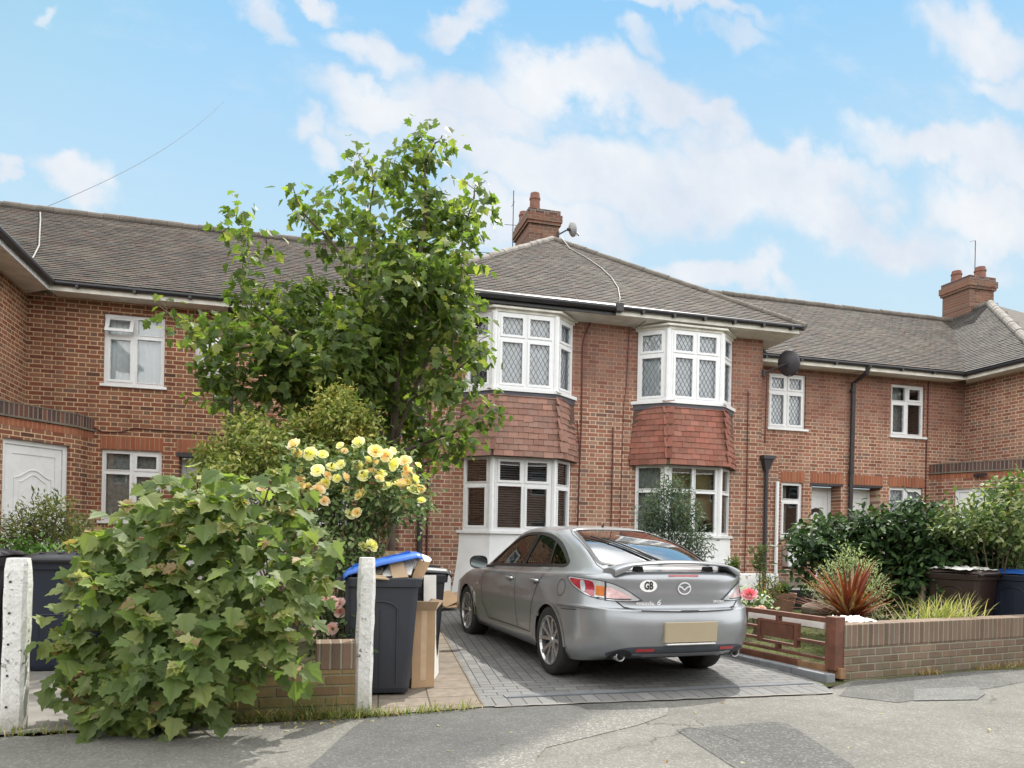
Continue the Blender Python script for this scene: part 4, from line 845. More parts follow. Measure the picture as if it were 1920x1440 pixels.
MT['rearglass'] = glass_mat('car_rear_glass', (.34, .37, .37), 2.4)
MT['lampred'] = plain('lamp_red', (.30, .022, .035), .12, var=.2, vscale=20, coat=1.0)
MT['lampamber'] = plain('lamp_amber', (.55, .17, .05), .12, var=.2, vscale=20, coat=1.0)
MT['lampclear'] = plain('lamp_clear', (.62, .42, .42), .12, var=.15, vscale=25, coat=1.0)
MT['lamptrim'] = plain('lamp_silver', (.62, .63, .66), .2, .5, var=.1)
MT['lettering'] = plain('bright_lettering', (.82, .83, .85), .25, .3, var=.03)
MT['plate'] = plain('number_plate_tan', (.33, .28, .19), .5, var=.06, vscale=2)
MT['white'] = plain('white_sticker', (.78, .78, .78), .4, var=.03)
MT['seat'] = plain('seat_cloth', (.022, .022, .024), .9)
MT['reflector'] = plain('reflector_red', (.33, .03, .035), .25, var=.15, coat=.6)

def _rows():
    return [
     [(0,.31,.25),(.42,.32,.25),(.66,.38,.24),(.78,.50,.22),(.82,.72,.20),(.82,1.05,.20),(.80,1.9,.19),(.80,2.8,.19),(.82,3.78,.2),(.80,4.3,.2),(.70,4.55,.2),(.45,4.68,.2),(0,4.72,.2)],
     [(0,.09,.315),(.42,.11,.315),(.68,.19,.31),(.83,.38,.30),(.875,.65,.285),(.88,1.05,.28),(.865,1.9,.26),(.865,2.8,.26),(.875,3.78,.28),(.85,4.3,.28),(.75,4.58,.28),(.48,4.74,.28),(0,4.78,.28)],
     [(0,.025,.43),(.42,.05,.43),(.70,.14,.43),(.85,.34,.425),(.893,.63,.41),(.895,1.05,.40),(.872,1.9,.37),(.872,2.8,.37),(.893,3.78,.40),(.86,4.3,.40),(.76,4.58,.40),(.48,4.76,.40),(0,4.81,.40)],
     [(0,.0,.56),(.42,.028,.56),(.70,.125,.56),(.855,.33,.56),(.897,.62,.55),(.90,1.05,.54),(.882,1.9,.50),(.882,2.8,.50),(.897,3.78,.53),(.86,4.3,.52),(.755,4.56,.52),(.48,4.75,.52),(0,4.80,.52)],
     [(0,.02,.675),(.42,.05,.675),(.70,.145,.68),(.855,.345,.68),(.899,.62,.67),(.902,1.05,.66),(.888,1.9,.62),(.887,2.8,.62),(.898,3.78,.64),(.855,4.3,.63),(.745,4.54,.62),(.47,4.72,.62),(0,4.78,.62)],
     [(0,.035,.708),(.42,.065,.708),(.70,.16,.71),(.855,.35,.715),(.897,.625,.71),(.90,1.05,.70),(.888,1.9,.665),(.887,2.8,.66),(.895,3.78,.675),(.85,4.29,.665),(.735,4.52,.655),(.46,4.69,.65),(0,4.75,.65)],
     [(0,.118,.722),(.42,.14,.722),(.69,.208,.722),(.843,.37,.725),(.890,.635,.725),(.897,1.05,.72),(.887,1.9,.70),(.886,2.8,.69),(.89,3.78,.70),(.84,4.28,.69),(.72,4.5,.68),(.45,4.66,.67),(0,4.72,.67)],
     [(0,.125,.86),(.42,.15,.86),(.67,.23,.865),(.81,.39,.87),(.862,.65,.87),(.882,1.05,.86),(.885,1.9,.84),(.88,2.8,.82),(.862,3.78,.80),(.79,4.2,.77),(.66,4.4,.75),(.42,4.55,.74),(0,4.62,.74)],
     [(0,.15,1.015),(.42,.18,1.01),(.64,.26,.995),(.765,.42,.985),(.825,.66,.975),(.852,1.05,.955),(.865,1.9,.925),(.855,2.8,.895),(.80,3.72,.865),(.70,4.1,.84),(.55,4.28,.82),(.36,4.38,.81),(0,4.44,.81)],
     [(0,.40,1.065),(.40,.42,1.06),(.60,.48,1.045),(.70,.60,1.03),(.757,.80,1.025),(.79,1.1,1.01),(.815,1.9,.97),(.808,2.8,.935),(.74,3.45,.925),(.62,3.62,.93),(.48,3.68,.94),(.30,3.73,.95),(0,3.77,.955)],
     [(0,.98,1.285),(.38,.99,1.275),(.545,1.02,1.25),(.62,1.08,1.22),(.66,1.2,1.21),(.69,1.4,1.21),(.71,1.95,1.21),(.695,2.65,1.19),(.63,3.0,1.17),(.55,3.08,1.18),(.44,3.13,1.19),(.28,3.17,1.2),(0,3.2,1.205)],
     [(0,1.60,1.415),(.34,1.60,1.408),(.48,1.60,1.39),(.545,1.61,1.372),(.575,1.66,1.365),(.592,1.75,1.37),(.61,2.0,1.385),(.59,2.4,1.38),(.54,2.52,1.37),(.47,2.55,1.375),(.40,2.57,1.38),(.26,2.59,1.39),(0,2.6,1.395)],
     [(0,1.84,1.442),(.25,1.84,1.438),(.32,1.85,1.434),(.35,1.87,1.43),(.36,1.9,1.43),(.37,1.95,1.432),(.37,2.05,1.436),(.35,2.25,1.43),(.33,2.3,1.428),(.30,2.32,1.428),(.25,2.33,1.43),(.17,2.34,1.435),(0,2.35,1.436)],
     [(0,1.95,1.448),(.0,1.96,1.448),(.0,1.97,1.448),(.0,1.98,1.448),(.0,1.99,1.448),(.0,2.02,1.448),(.0,2.08,1.447),(.0,2.16,1.446),(.0,2.2,1.445),(.0,2.22,1.444),(.0,2.23,1.443),(.0,2.24,1.442),(0,2.25,1.441)]]
def cr(P, n):
    """Catmull-Rom upsampling along axis 0"""
    P = np.asarray(P, float); A = np.concatenate([P[:1] * 2 - P[1:2], P, P[-1:] * 2 - P[-2:-1]]); out = []
    for i in range(1, len(A) - 2):
        p0, p1, p2, p3 = A[i - 1:i + 3]
        for k in range(n):
            t = k / n; out.append(.5 * (2 * p1 + (p2 - p0) * t + (2 * p0 - 5 * p1 + 4 * p2 - p3) * t * t + (3 * p1 - p0 - 3 * p2 + p3) * t ** 3))
    out.append(A[-2]); return np.array(out)
NET = np.array(_rows())
for _k in range(1, 8):     # well rounded tail corners
    NET[_k, 2, 0] *= .965; NET[_k, 2, 1] += .018; NET[_k, 3, 0] *= .958; NET[_k, 3, 1] += .03; NET[_k, 4, 0] *= .99
NET[9:, :, 2] -= .012
# symmetric end conditions on the centre line keep nose and tail smooth across x = 0
def up_cols(rows):
    ext = np.concatenate([rows[:, 2:0:-1] * [-1, 1, 1], rows, rows[:, -2:-4:-1] * [-1, 1, 1]], 1)
    q = np.swapaxes(cr(np.swapaxes(ext, 0, 1), 9), 0, 1); return q[:, 18:-18]
SURF = up_cols(NET); SURF = cr(SURF, 7); SURF[:, 0, 0] = 0; SURF[:, -1, 0] = 0; SURF[..., 0] = np.maximum(SURF[..., 0], 0)
nr, nc = SURF.shape[:2]
cv = []; cf = []
idx = np.arange(nr * nc).reshape(nr, nc); cv = SURF.reshape(-1, 3)
mir = cv * [-1, 1, 1]; allv = np.concatenate([cv, mir]); off = nr * nc
for i in range(nr - 1):
    for j in range(nc - 1):
        a, b_, c, d = idx[i, j], idx[i, j + 1], idx[i + 1, j + 1], idx[i + 1, j]
        cf.append((a, b_, c, d)); cf.append((b_ + off, a + off, d + off, c + off))
BV = BVHTree.FromPolygons([Vector(p) for p in allv], cf)
def in_poly(x, y, P):
    c = False; n = len(P)
    for i in range(n):
        x0, y0 = P[i]; x1, y1 = P[(i + 1) % n]
        if (y0 > y) != (y1 > y) and x < (x1 - x0) * (y - y0) / (y1 - y0) + x0: c = not c
    return c
def smooth_poly(P, n=6): 
    P = np.array(P, float); k = len(P); Q = np.concatenate([P[-2:], P, P[:3]]); out = []
    for i in range(2, k + 2):
        p0, p1, p2, p3 = Q[i - 1], Q[i], Q[i + 1], Q[i + 2]
        for t in np.arange(n) / n: out.append(.5 * (2 * p1 + (p2 - p0) * t + (2 * p0 - 5 * p1 + 4 * p2 - p3) * t * t + (3 * p1 - p0 - 3 * p2 + p3) * t ** 3))
    return [tuple(p) for p in out]
def cast(kind, a, b_, off):
    if kind == 'L': o, d = Vector((-3, a, b_)), Vector((1, 0, 0))
    elif kind == 'R': o, d = Vector((3, a, b_)), Vector((-1, 0, 0))
    elif kind == 'B': o, d = Vector((a, -3, b_)), Vector((0, 1, 0))
    elif kind == 'T': o, d = Vector((a, b_, 4)), Vector((0, 0, -1))
    elif kind == 'P':    # round the tail: angle (deg, + towards the left side), height
        t = rad(a); d = Vector((math.sin(t), math.cos(t), 0)); o = Vector((0, .95, b_)) - d * 3
    h = BV.ray_cast(o, d)
    if h[0] is None: return None
    n = h[1]; n = n if n.dot(d) < 0 else -n
    return h[0] + n * off
def patch(kind, outline, off=.003, step=.03, scale=(1, 1)):
    P = [Vector((p[0] * scale[0], p[1] * scale[1])) for p in outline]; n = len(P)
    xs = [p.x for p in P]; ys = [p.y for p in P]; inner = []
    Pt = [(p.x, p.y) for p in P]
    for x in np.arange(min(xs) + step / 2, max(xs), step):
        for y in np.arange(min(ys) + step / 2, max(ys), step):
            if in_poly(x, y, Pt): inner.append(Vector((x, y)))
    r = delaunay_2d_cdt(P + inner, [(i, (i + 1) % n) for i in range(n)], [list(range(n))], 1, 1e-5)
    vs, fs = r[0], r[2]; v3 = []
    for v_ in vs:
        p = cast(kind, v_.x / scale[0], v_.y / scale[1], off); v3.append(p)
    fs = [f for f in fs if all(v3[i] is not None for i in f)]
    if kind == 'L': fs = [list(f)[::-1] for f in fs]
    v3 = [p if p is not None else Vector((0, 1, .5)) for p in v3]
    b = MB(); b.add(v3, fs); return b
def strip(kind, line, w, off=.003, close=False, step=.03, scale=(1, 1)):
    """flat band of width w laid on the skin along a 2D line"""
    L = [Vector((p[0] * scale[0], p[1] * scale[1])) for p in line]; 
    if close: L = L + [L[0]]
    pts = [L[0]]
    for a, b_ in zip(L, L[1:]):
        m = max(1, int((b_ - a).length / step)); pts += [a.lerp(b_, k / m) for k in range(1, m + 1)]
    n = len(pts); va = []
    for i, p in enumerate(pts):
        if close: d = pts[(i + 1) % (n - 1)] - pts[(i - 1) % (n - 1)]
        else: d = pts[min(i + 1, n - 1)] - pts[max(i - 1, 0)]
        if d.length < 1e-9: d = Vector((1, 0))
        nn = Vector((-d.y, d.x)).normalized() * w / 2; va.append((p + nn, p - nn))
    b = MB(); V3 = []
    for q0, q1 in va: V3 += [cast(kind, q0.x / scale[0], q0.y / scale[1], off), cast(kind, q1.x / scale[0], q1.y / scale[1], off)]
    fs = [(2 * i, 2 * i + 1, 2 * i + 3, 2 * i + 2) for i in range(n - 1)]
    fs = [f for f in fs if all(V3[k] is not None for k in f)]
    b.add([p if p is not None else Vector((0, 1, .5)) for p in V3], fs); return b
DLO = smooth_poly([(3.22, .962), (2.98, 1.085), (2.66, 1.22), (2.34, 1.315), (2.02, 1.338), (1.70, 1.325), (1.42, 1.265), (1.2, 1.185), (1.03, 1.105), (.955, 1.062), (.99, 1.04), (1.25, 1.026), (1.7, 1.008), (2.3, .985), (2.9, .962)], 4)
RGL = smooth_poly([(0, .475), (.32, .485), (.50, .53), (.575, .60), (.575, .72), (.53, 1.0), (.475, 1.3), (.43, 1.47), (.38, 1.53), (.2, 1.55), (-.2, 1.55), (-.38, 1.53), (-.43, 1.47), (-.475, 1.3), (-.53, 1.0), (-.575, .72), (-.575, .60), (-.50, .53), (-.32, .485)], 3)
WSC = smooth_poly([(0, 3.70), (.4, 3.62), (.60, 3.52), (.58, 3.25), (.48, 2.75), (.38, 2.68), (0, 2.68), (-.38, 2.68), (-.48, 2.75), (-.58, 3.25), (-.60, 3.52), (-.4, 3.62)], 3)
R_Y, F_Y, AX_Z, ARCH = 1.05, 3.775, .325, .355
keep = []
for f in cf:
    c = allv[list(f)].mean(0); x, y, z = c
    if z < .72 and abs(x) > .5 and (math.hypot(y - R_Y, z - AX_Z) < ARCH or math.hypot(y - F_Y, z - AX_Z) < ARCH): continue
    if z > .93 and abs(x) > .5 and in_poly(y, z, DLO): continue
    if z > 1.0 and y < 1.7 and in_poly(x, y, RGL): continue
    if z > .9 and y > 2.5 and in_poly(x, y, WSC): continue
    keep.append(f)
CAR = thing('parked_car', 'grey five door hatchback parked on the block paving, rear spoiler and GB sticker', 'car')
bd = MB(); bd.v = [tuple(p) for p in allv]; bd.f = keep
bm = bmesh.new(); me = bpy.data.meshes.new('body'); me.from_pydata(bd.v, [], bd.f); bm.from_mesh(me); bmesh.ops.remove_doubles(bm, verts=bm.verts, dist=.0006); bmesh.ops.recalc_face_normals(bm, faces=bm.faces)
# outward check
s_ = sum(f.normal.dot(f.calc_center_median() - Vector((0, 2.2, .7))) * f.calc_area() for f in bm.faces)
if s_ < 0: bmesh.ops.reverse_faces(bm, faces=bm.faces)
loose = [v_ for v_ in bm.verts if not v_.link_faces]; bmesh.ops.delete(bm, geom=loose, context='VERTS'); bm.to_mesh(me); bm.free()
body = link_mesh('body', me, [MT['paint'], MT['carblack']], CAR, smooth=True)
md = body.modifiers.new('skin', 'SOLIDIFY'); md.thickness = .025; md.offset = -1; md.material_offset = 1; md.material_offset_rim = 1
def part(mb, name, mt, parent=None, smooth=True, **k): return mb.build(name, MT[mt], parent or CAR, smooth=smooth, local=True, **k)
def mirror(mb): 
    q = MB(); q.v = [(-x, y, z) for x, y, z in mb.v]; q.f = [f[::-1] for f in mb.f]; return q
# glass
for kd in 'LR':
    w = part(patch(kd, DLO, -.004, .05), 'side_window', 'carglass')
    part(strip(kd, DLO, .030, .003, True), 'window_seal', 'carblack', w)
    b = strip(kd, [(1.98, .995), (1.90, 1.34)], .075, .0035); bb = strip(kd, [(1.30, 1.02), (1.44, 1.275)], .028, .0035); c0 = len(b.v); b.add(bb.v, bb.f)
    part(b, 'door_pillar', 'carblack', w)
rg = part(patch('T', RGL, -.004, .05), 'rear_window', 'rearglass'); part(strip('T', RGL, .030, .003, True), 'rear_window_seal', 'carblack', rg)
ws = part(patch('T', WSC, -.004, .06), 'windscreen', 'carglass'); part(strip('T', WSC, .03, .003, True), 'windscreen_seal', 'carblack', ws)
# shut lines
sm = MB()
def seam(kd, line, w=.009): q = strip(kd, line, w, .0022, step=.02); sm.add(q.v, q.f)
for kd in 'LR':
    seam(kd, [(1.99, .985), (2.0, .80), (1.98, .55), (1.93, .34)]); seam(kd, [(1.93, .34), (2.9, .33)]); seam(kd, [(1.93, .34), (1.55, .34)])
    seam(kd, [(3.14, .90), (3.18, .75), (3.12, .5), (2.9, .33)]); seam(kd, [(1.22, 1.02), (1.27, .93), (1.40, .78), (1.50, .60), (1.55, .34)])
    seam(kd, [(.48, .675), (.62, .665), (.745, .66)], .007)
seam('B', [(.665, .93), (.655, .86), (.63, .78), (.56, .72), (.45, .698), (0, .69), (-.45, .698), (-.56, .72), (-.63, .78), (-.655, .86), (-.665, .93)], .012)
seam('T', [(.60, .36), (.615, .60), (.585, .8), (.50, 1.4), (.42, 1.62), (0, 1.64), (-.42, 1.62), (-.50, 1.4), (-.585, .8), (-.615, .60), (-.60, .36)], .009)
part(sm, 'shut_lines', 'carblack')
# fuel flap, handles, side repeater
th = np.linspace(0, 6.283, 33)[:-1]
part(strip('L', [(.80 + .075 * math.cos(t), .845 + .075 * math.sin(t)) for t in th], .006, .0025, True, .01), 'fuel_flap', 'carblack')
for s in (-1, 1):
    for (y, z) in ((2.15, .845), (1.42, .865)):
        c = cast('L' if s < 0 else 'R', y, z, .03); h = MB(); h.tube([c + Vector((-s * .025, .10, 0)), c + Vector((0, .06, .004)), c + Vector((0, -.06, .004)), c + Vector((-s * .025, -.10, 0))], [.011, .016, .016, .011], 10); part(h, 'door_handle', 'paint')
        q = patch('L' if s < 0 else 'R', [(y + .05 * math.cos(t), z + .032 * math.sin(t)) for t in th], .002, .03); part(q, 'handle_recess', 'carslate')
    q = patch('L' if s < 0 else 'R', [(3.28, .70), (3.36, .70), (3.36, .725), (3.28, .725)], .004, .03); part(q, 'side_repeater', 'lamptrim')
# mirrors
for s in (-1, 1):
    c = Vector((s * 1.0, 2.98, .985)); m_ = MB(); r_ = []
    pr = [(0.0, .055), (.55, .05), (.9, .02), (1.0, -.02), (1.0, -.05)]
    for i, (k, d) in enumerate(pr[1:]):
        for j in range(20):
            a = 6.283 * j / 20; m_.v.append((c.x + .105 * k * np.sign(math.cos(a)) * abs(math.cos(a)) ** .7, c.y + d * 1.1, c.z + .078 * k * np.sign(math.sin(a)) * abs(math.sin(a)) ** .75))
    for i in range(3):
        for j in range(20): m_.f.append((i * 20 + j, i * 20 + (j + 1) % 20, (i + 1) * 20 + (j + 1) % 20, (i + 1) * 20 + j))
    m_.f.append(tuple(range(20))[::-1]); mi = part(m_, 'door_mirror', 'carblack', fix=True)
    g_ = MB(); g_.v = [(x, c.y - .050, z) for x, y, z in m_.v[40:60]]; g_.f = [tuple(range(20))]; part(g_, 'mirror_glass', 'mirror', mi, smooth=False)
    k = MB(); k.bar((s * .93, 2.99, .94), (s * .80, 3.02, .935), .05, .03); part(k, 'mirror_stalk', 'carblack', mi, smooth=False)
# arches and wheels
for s in (-1, 1):
    for wy in (R_Y, F_Y):
        a = MB(); n = 30; t0, t1 = rad(-18), rad(198)
        for i in range(n + 1):
            t = t0 + (t1 - t0) * i / n
            for x in (.60, .87): a.v.append((s * x, wy + (ARCH + .012) * math.cos(t), AX_Z + (ARCH + .012) * math.sin(t)))
        for i in range(n): a.f.append((2 * i, 2 * i + 1, 2 * i + 3, 2 * i + 2))
        part(a, 'wheel_arch', 'carblack')
        kd = 'L' if s < 0 else 'R'
        lp = strip(kd, [(wy + (ARCH + .004) * math.cos(t), AX_Z + (ARCH + .004) * math.sin(t)) for t in np.linspace(rad(-2), rad(182), 40)], .032, .004, step=.02); part(lp, 'arch_lip', 'paint')
def wheel(s, wy):
    ty = MB(); ty.lathe([(.225, .10), (.255, .108), (.305, .108), (.322, .095), (.328, .06), (.328, -.06), (.322, -.095), (.305, -.108), (.225, -.10)], 48, (s * .775, wy, AX_Z), (s, 0, 0), close=False)
    t = part(ty, 'tyre', 'rubber'); rm = MB(); X = s * .775
    rm.lathe([(.232, .10), (.236, .108), (.226, .11), (.214, .09), (.208, -.09)], 48, (X, wy, AX_Z), (s, 0, 0), close=False)
    rm.lathe([(0, .085), (.030, .085), (.036, .075), (.060, .070), (.064, .04)], 24, (X, wy, AX_Z), (s, 0, 0), close=False)
    for k in range(5):
        for sg in (-1, 1):
            a0 = 6.283 * k / 5 + .3 + sg * .16; a1 = 6.283 * k / 5 + .3 + sg * .30
            p = lambda r, a, d: (X + s * d, wy + r * math.cos(a), AX_Z + r * math.sin(a))
            w0, w1 = .016, .022
            rm.hexa([p(.05, a0 - w0 / .05, .035), p(.05, a0 + w0 / .05, .035), p(.222, a1 + w1 / .222, .06), p(.222, a1 - w1 / .222, .06), p(.05, a0 - w0 / .05, .075), p(.05, a0 + w0 / .05, .075), p(.222, a1 + w1 * .8 / .222, .102), p(.222, a1 - w1 * .8 / .222, .102)])
    part(rm, 'rim', 'alloy', t, fix=True, smooth=False)
    dk = MB(); dk.lathe([(0, .0), (.21, .0), (.21, -.08)], 24, (X, wy, AX_Z), (s, 0, 0), close=False); dk.lathe([(.07, .03), (.15, .03), (.15, .01)], 24, (X, wy, AX_Z), (s, 0, 0), close=False); part(dk, 'brake_disc', 'iron', t)
for s in (-1, 1):
    for wy in (R_Y, F_Y): wheel(s, wy)
# tail: lamps wrap round the corners
LAMP = smooth_poly([(75, .955), (65, .957), (55, .953), (46, .938), (39, .905), (33, .855), (28, .80), (26.5, .775), (34, .765), (45, .772), (56, .80), (66, .86), (72, .91)], 4)
SC = (.0145, 1)
def scaled(P, k, dx=0, dy=0):
    cx = sum(p[0] for p in P) / len(P); cy = sum(p[1] for p in P) / len(P); return [(cx + (x - cx) * k + dx, cy + (y - cy) * k + dy) for x, y in P]
def both(mb, name, mt, par=None):
    out = []
    for i, q in enumerate((mb, mirror(mb))): out.append(part(q, name, mt, par[i] if par else None, fix=False))
    return out
lt = both(patch('P', LAMP, .004, .04, SC), 'tail_light', 'carslate')
both(patch('P', scaled(LAMP, .92), .007, .04, SC), 'lens_surround', 'lamptrim', lt)
both(patch('P', smooth_poly([(71, .940), (62, .938), (53, .925), (52, .80), (57, .825), (65, .875), (70, .915)], 3), .010, .03, SC), 'brake_lens', 'lampred', lt)
both(patch('P', smooth_poly([(61.5, .925), (58.5, .928), (57.5, .84), (60.5, .85)], 2), .012, .03, SC), 'lens_strip', 'lamptrim', lt)
both(patch('P', [(51, .900), (46, .892), (46, .805), (51, .812)], .012, .03, SC), 'indicator_lens', 'lampamber', lt)
both(patch('P', smooth_poly([(45, .885), (40, .865), (35, .825), (32.5, .80), (38, .796), (45, .80)], 3), .010, .03, SC), 'reversing_lens', 'lampclear', lt)
both(patch('P', smooth_poly([(50, .788), (40, .783), (33, .785), (33, .792), (41, .790), (50, .796)], 2), .012, .03, SC), 'lens_rail', 'carblack', lt)
both(strip('P', [(45.6, .935), (45.6, .87), (45.3, .772)], .012, .014, scale=SC), 'lens_gap', 'carblack', lt)
# spoiler: a raised blade on two end feet
sp = MB(); secs = []
for x in np.linspace(-.64, .64, 41):
    t = abs(x) / .64; e = max(0, (t - .70) / .30); base = cast('T', x * .985, .33 + .10 * t, 0) or Vector((x, .33, 1.03))
    zt = 1.118 - .045 * t * t - .03 * e ** 2; zb = zt - .022 - (zt - base.z + .01) * max(0, (t - .76) / .24) ** .8 * 1.0
    y0 = .12 + .075 * t * t; y1 = .36 + .07 * t * t
    secs.append([(x, y0, zt - .004), (x, (y0 * .6 + y1 * .4), zt + .010), (x, y1, zt - .006), (x, y1, min(zb, zt - .02)), (x, (y0 + y1) / 2, min(zb, zt - .022) - .002), (x, y0, min(zb, zt - .020))])
for s_ in secs: sp.v += s_
for i in range(len(secs) - 1):
    for k in range(6): sp.f.append((i * 6 + k, i * 6 + (k + 1) % 6, (i + 1) * 6 + (k + 1) % 6, (i + 1) * 6 + k))
sp.f.append(tuple(range(6))); sp.f.append(tuple(range((len(secs) - 1) * 6, len(secs) * 6))[::-1]); so = part(sp, 'spoiler', 'paint', fix=True, bevel=.004)
for s in (-1, 1):
    k = MB(); b0 = cast('T', s * .36, .31, -.01); k.hexa([(s * .33, .25, b0.z), (s * .39, .25, b0.z), (s * .39, .36, b0.z + .01), (s * .33, .36, b0.z + .01), (s * .345, .25, 1.07), (s * .375, .25, 1.07), (s * .375, .36, 1.065), (s * .345, .36, 1.065)]); part(k, 'spoiler_foot', 'carblack', so, fix=True, smooth=False)
part(patch('B', [(-.15, .985), (.15, .985), (.15, .999), (-.15, .999)], .006, .03), 'high_brake_light', 'lampred')
# bumper insert, reflectors, exhausts, plate
ins = smooth_poly([(-.70, .315), (-.60, .375), (-.42, .395), (0, .395), (.42, .395), (.60, .375), (.70, .315), (.55, .285), (0, .282), (-.55, .285)], 4)
part(patch('B', ins, .004, .04), 'bumper_insert', 'carslate'); part(strip('B', [(-.42, .325), (0, .322), (.42, .325)], .03, .010), 'bumper_lip', 'paint')
for s in (-1, 1):
    part(patch('B', [(s * .33, .355), (s * .49, .352), (s * .49, .378), (s * .33, .381)], .010, .03), 'bumper_reflector', 'reflector')
    ex = MB(); ex.lathe([(.044, -.25), (.044, .0), (.040, .008), (.034, .0), (.032, -.2)], 24, (s * .585, .17, .30), (0, -1, 0), close=False); part(ex, 'exhaust', 'alloy')
    exd = MB(); exd.lathe([(0, 0), (.038, 0)], 16, (s * .585, .24, .30), (0, -1, 0), close=False); part(exd, 'exhaust_bore', 'carblack'); eh = patch('B', [(s * .585 + .085 * math.cos(t), .30 + .065 * math.sin(t)) for t in th], .006, .03); part(eh, 'exhaust_recess', 'carblack')
pl = MB(); pl.hexa([(-.26, -.012, .432), (.26, -.012, .432), (.26, .06, .432), (-.26, .06, .432), (-.26, -.018, .605), (.26, -.018, .605), (.26, .06, .605), (-.26, .06, .605)]); part(pl, 'number_plate', 'plate', bevel=.004, smooth=False)
plt_ = MB(); plt_.box(-.24, .24, -.02, .03, .415, .424); part(plt_, 'plate_trim', 'white', smooth=False)
# stickers, badge and lettering
part(patch('B', [(-.345 + .080 * math.cos(t), .905 + .052 * math.sin(t)) for t in th], .003, .03), 'sticker', 'white')
def letters(txt, size, x, z, mt, bold=0.0, thick=.0, sx=1.0, off=.006, sz=1.0, shear=0.0):
    m0 = text_mesh(txt, size, 0, bold); b = MB(); vs = []
    for v_ in m0.vertices:
        p = cast('B', x + (v_.co.x + shear * v_.co.y) * sx, z + v_.co.y * sz, off); vs.append(p)
    b.add(vs, [tuple(p.vertices) for p in m0.polygons]); bpy.data.meshes.remove(m0); return b
part(letters('GB', .088, -.345, .905, 'carblack', .0035, sx=.72, sz=1.05), 'sticker_letters', 'carblack', smooth=False)
bx, bz = .0, .885
part(strip('B', [(bx + .062 * math.cos(t), bz + .050 * math.sin(t)) for t in th], .011, .010, True, .01), 'badge', 'lettering')
part(strip('B', [(bx - .056, bz + .018), (bx - .030, bz + .012), (bx, bz - .014), (bx + .030, bz + .012), (bx + .056, bz + .018)], .013, .011, step=.008), 'badge_wing', 'lettering')
part(letters('mazda', .060, -.375, .755, 'chrome', .001, sx=1.05, sz=.8), 'model_lettering', 'lettering', smooth=False); part(letters('6', .085, -.245, .762, 'chrome', .001, sx=.95, sz=.8, shear=.25), 'model_number', 'lettering', smooth=False)
part(letters('SPORT', .042, .37, .765, 'chrome', .001, sx=1.0, sz=.75), 'trim_lettering', 'lettering', smooth=False)
part(patch('B', [(-.09, .692), (.09, .692), (.09, .702), (-.09, .702)], .005, .03), 'tailgate_grip', 'carblack')
# wiper and roof aerial
wp = MB(); wpts = [cast('T', x, y, .02) for x, y in ((-.02, .50), (-.12, .70), (-.24, .92), (-.33, 1.08))]; wp.tube(wpts, [.014, .012, .009, .007], 6); wq = [cast('T', x, y, .012) for x, y in ((-.07, .56), (-.18, .75), (-.30, .97), (-.40, 1.18))]; wp.tube(wq, .009, 6); wp.tube([wpts[0] - Vector((0, 0, .03)), wpts[0] + Vector((0, 0, .012))], .022, 10); part(wp, 'rear_wiper', 'carblack')
an = MB(); q = cast('T', 0, 1.72, 0); an.tube([q, q + Vector((0, -.02, .03)), q + Vector((0, -.03, .045))], [.014, .009, .004], 8); part(an, 'roof_aerial', 'carblack')
# cabin
def cushion(b, x, y0, y1, z0, z1, w, tilt=0): b.hexa([(x - w, y0, z0), (x + w, y0, z0), (x + w, y1, z0), (x - w, y1, z0), (x - w * .9, y0 - tilt, z1), (x + w * .9, y0 - tilt, z1), (x + w * .9, y1 - tilt, z1), (x - w * .9, y1 - tilt, z1)])
for x in (-.36, .36):
    st = MB(); cushion(st, x, 1.95, 2.10, .45, 1.02, .24, .12); cushion(st, x, 2.1, 2.6, .35, .5, .25); so_ = part(st, 'front_seat', 'seat', fix=True, bevel=.03, smooth=False); hd = MB(); cushion(hd, x, 1.82, 1.92, 1.06, 1.23, .12, .02); part(hd, 'headrest', 'seat', so_, fix=True, bevel=.03, smooth=False)
st = MB(); cushion(st, 0, 1.0, 1.15, .45, 1.0, .62, .14); cushion(st, 0, 1.15, 1.65, .35, .5, .62); so_ = part(st, 'rear_seat', 'seat', fix=True, bevel=.03, smooth=False)
for x in (-.36, .36): hd = MB(); cushion(hd, x, .83, .92, 1.0, 1.14, .11, .02); part(hd, 'headrest', 'seat', so_, fix=True, bevel=.025, smooth=False)
ds = MB(); ds.hexa([(-.72, 2.95, .5), (.72, 2.95, .5), (.68, 3.6, .5), (-.68, 3.6, .5), (-.70, 3.05, .88), (.70, 3.05, .88), (.62, 3.55, .93), (-.62, 3.55, .93)]); ds.box(-.78, .78, .5, 3.4, .26, .32); ds.box(-.6, .6, .45, .95, .86, .88); part(ds, 'dashboard', 'seat', smooth=False, fix=True)
sw = MB(); sw.tube([(.36 + .18 * math.cos(t), 2.85 + .05 * math.sin(t), .86 + .17 * math.sin(t)) for t in np.linspace(0, 6.283, 25)], .014, 6); part(sw, 'steering_wheel', 'seat')
CAR_YAW = .085
Fd = Vector((-math.sin(CAR_YAW), math.cos(CAR_YAW), 0)); Bx = Vector((3.09, 6.85, 0))
CAR.location = Bx - Fd * R_Y + Vector((0, 0, gz(Bx.y) + .004)); CAR.rotation_euler = (rad(.45), 0, CAR_YAW)
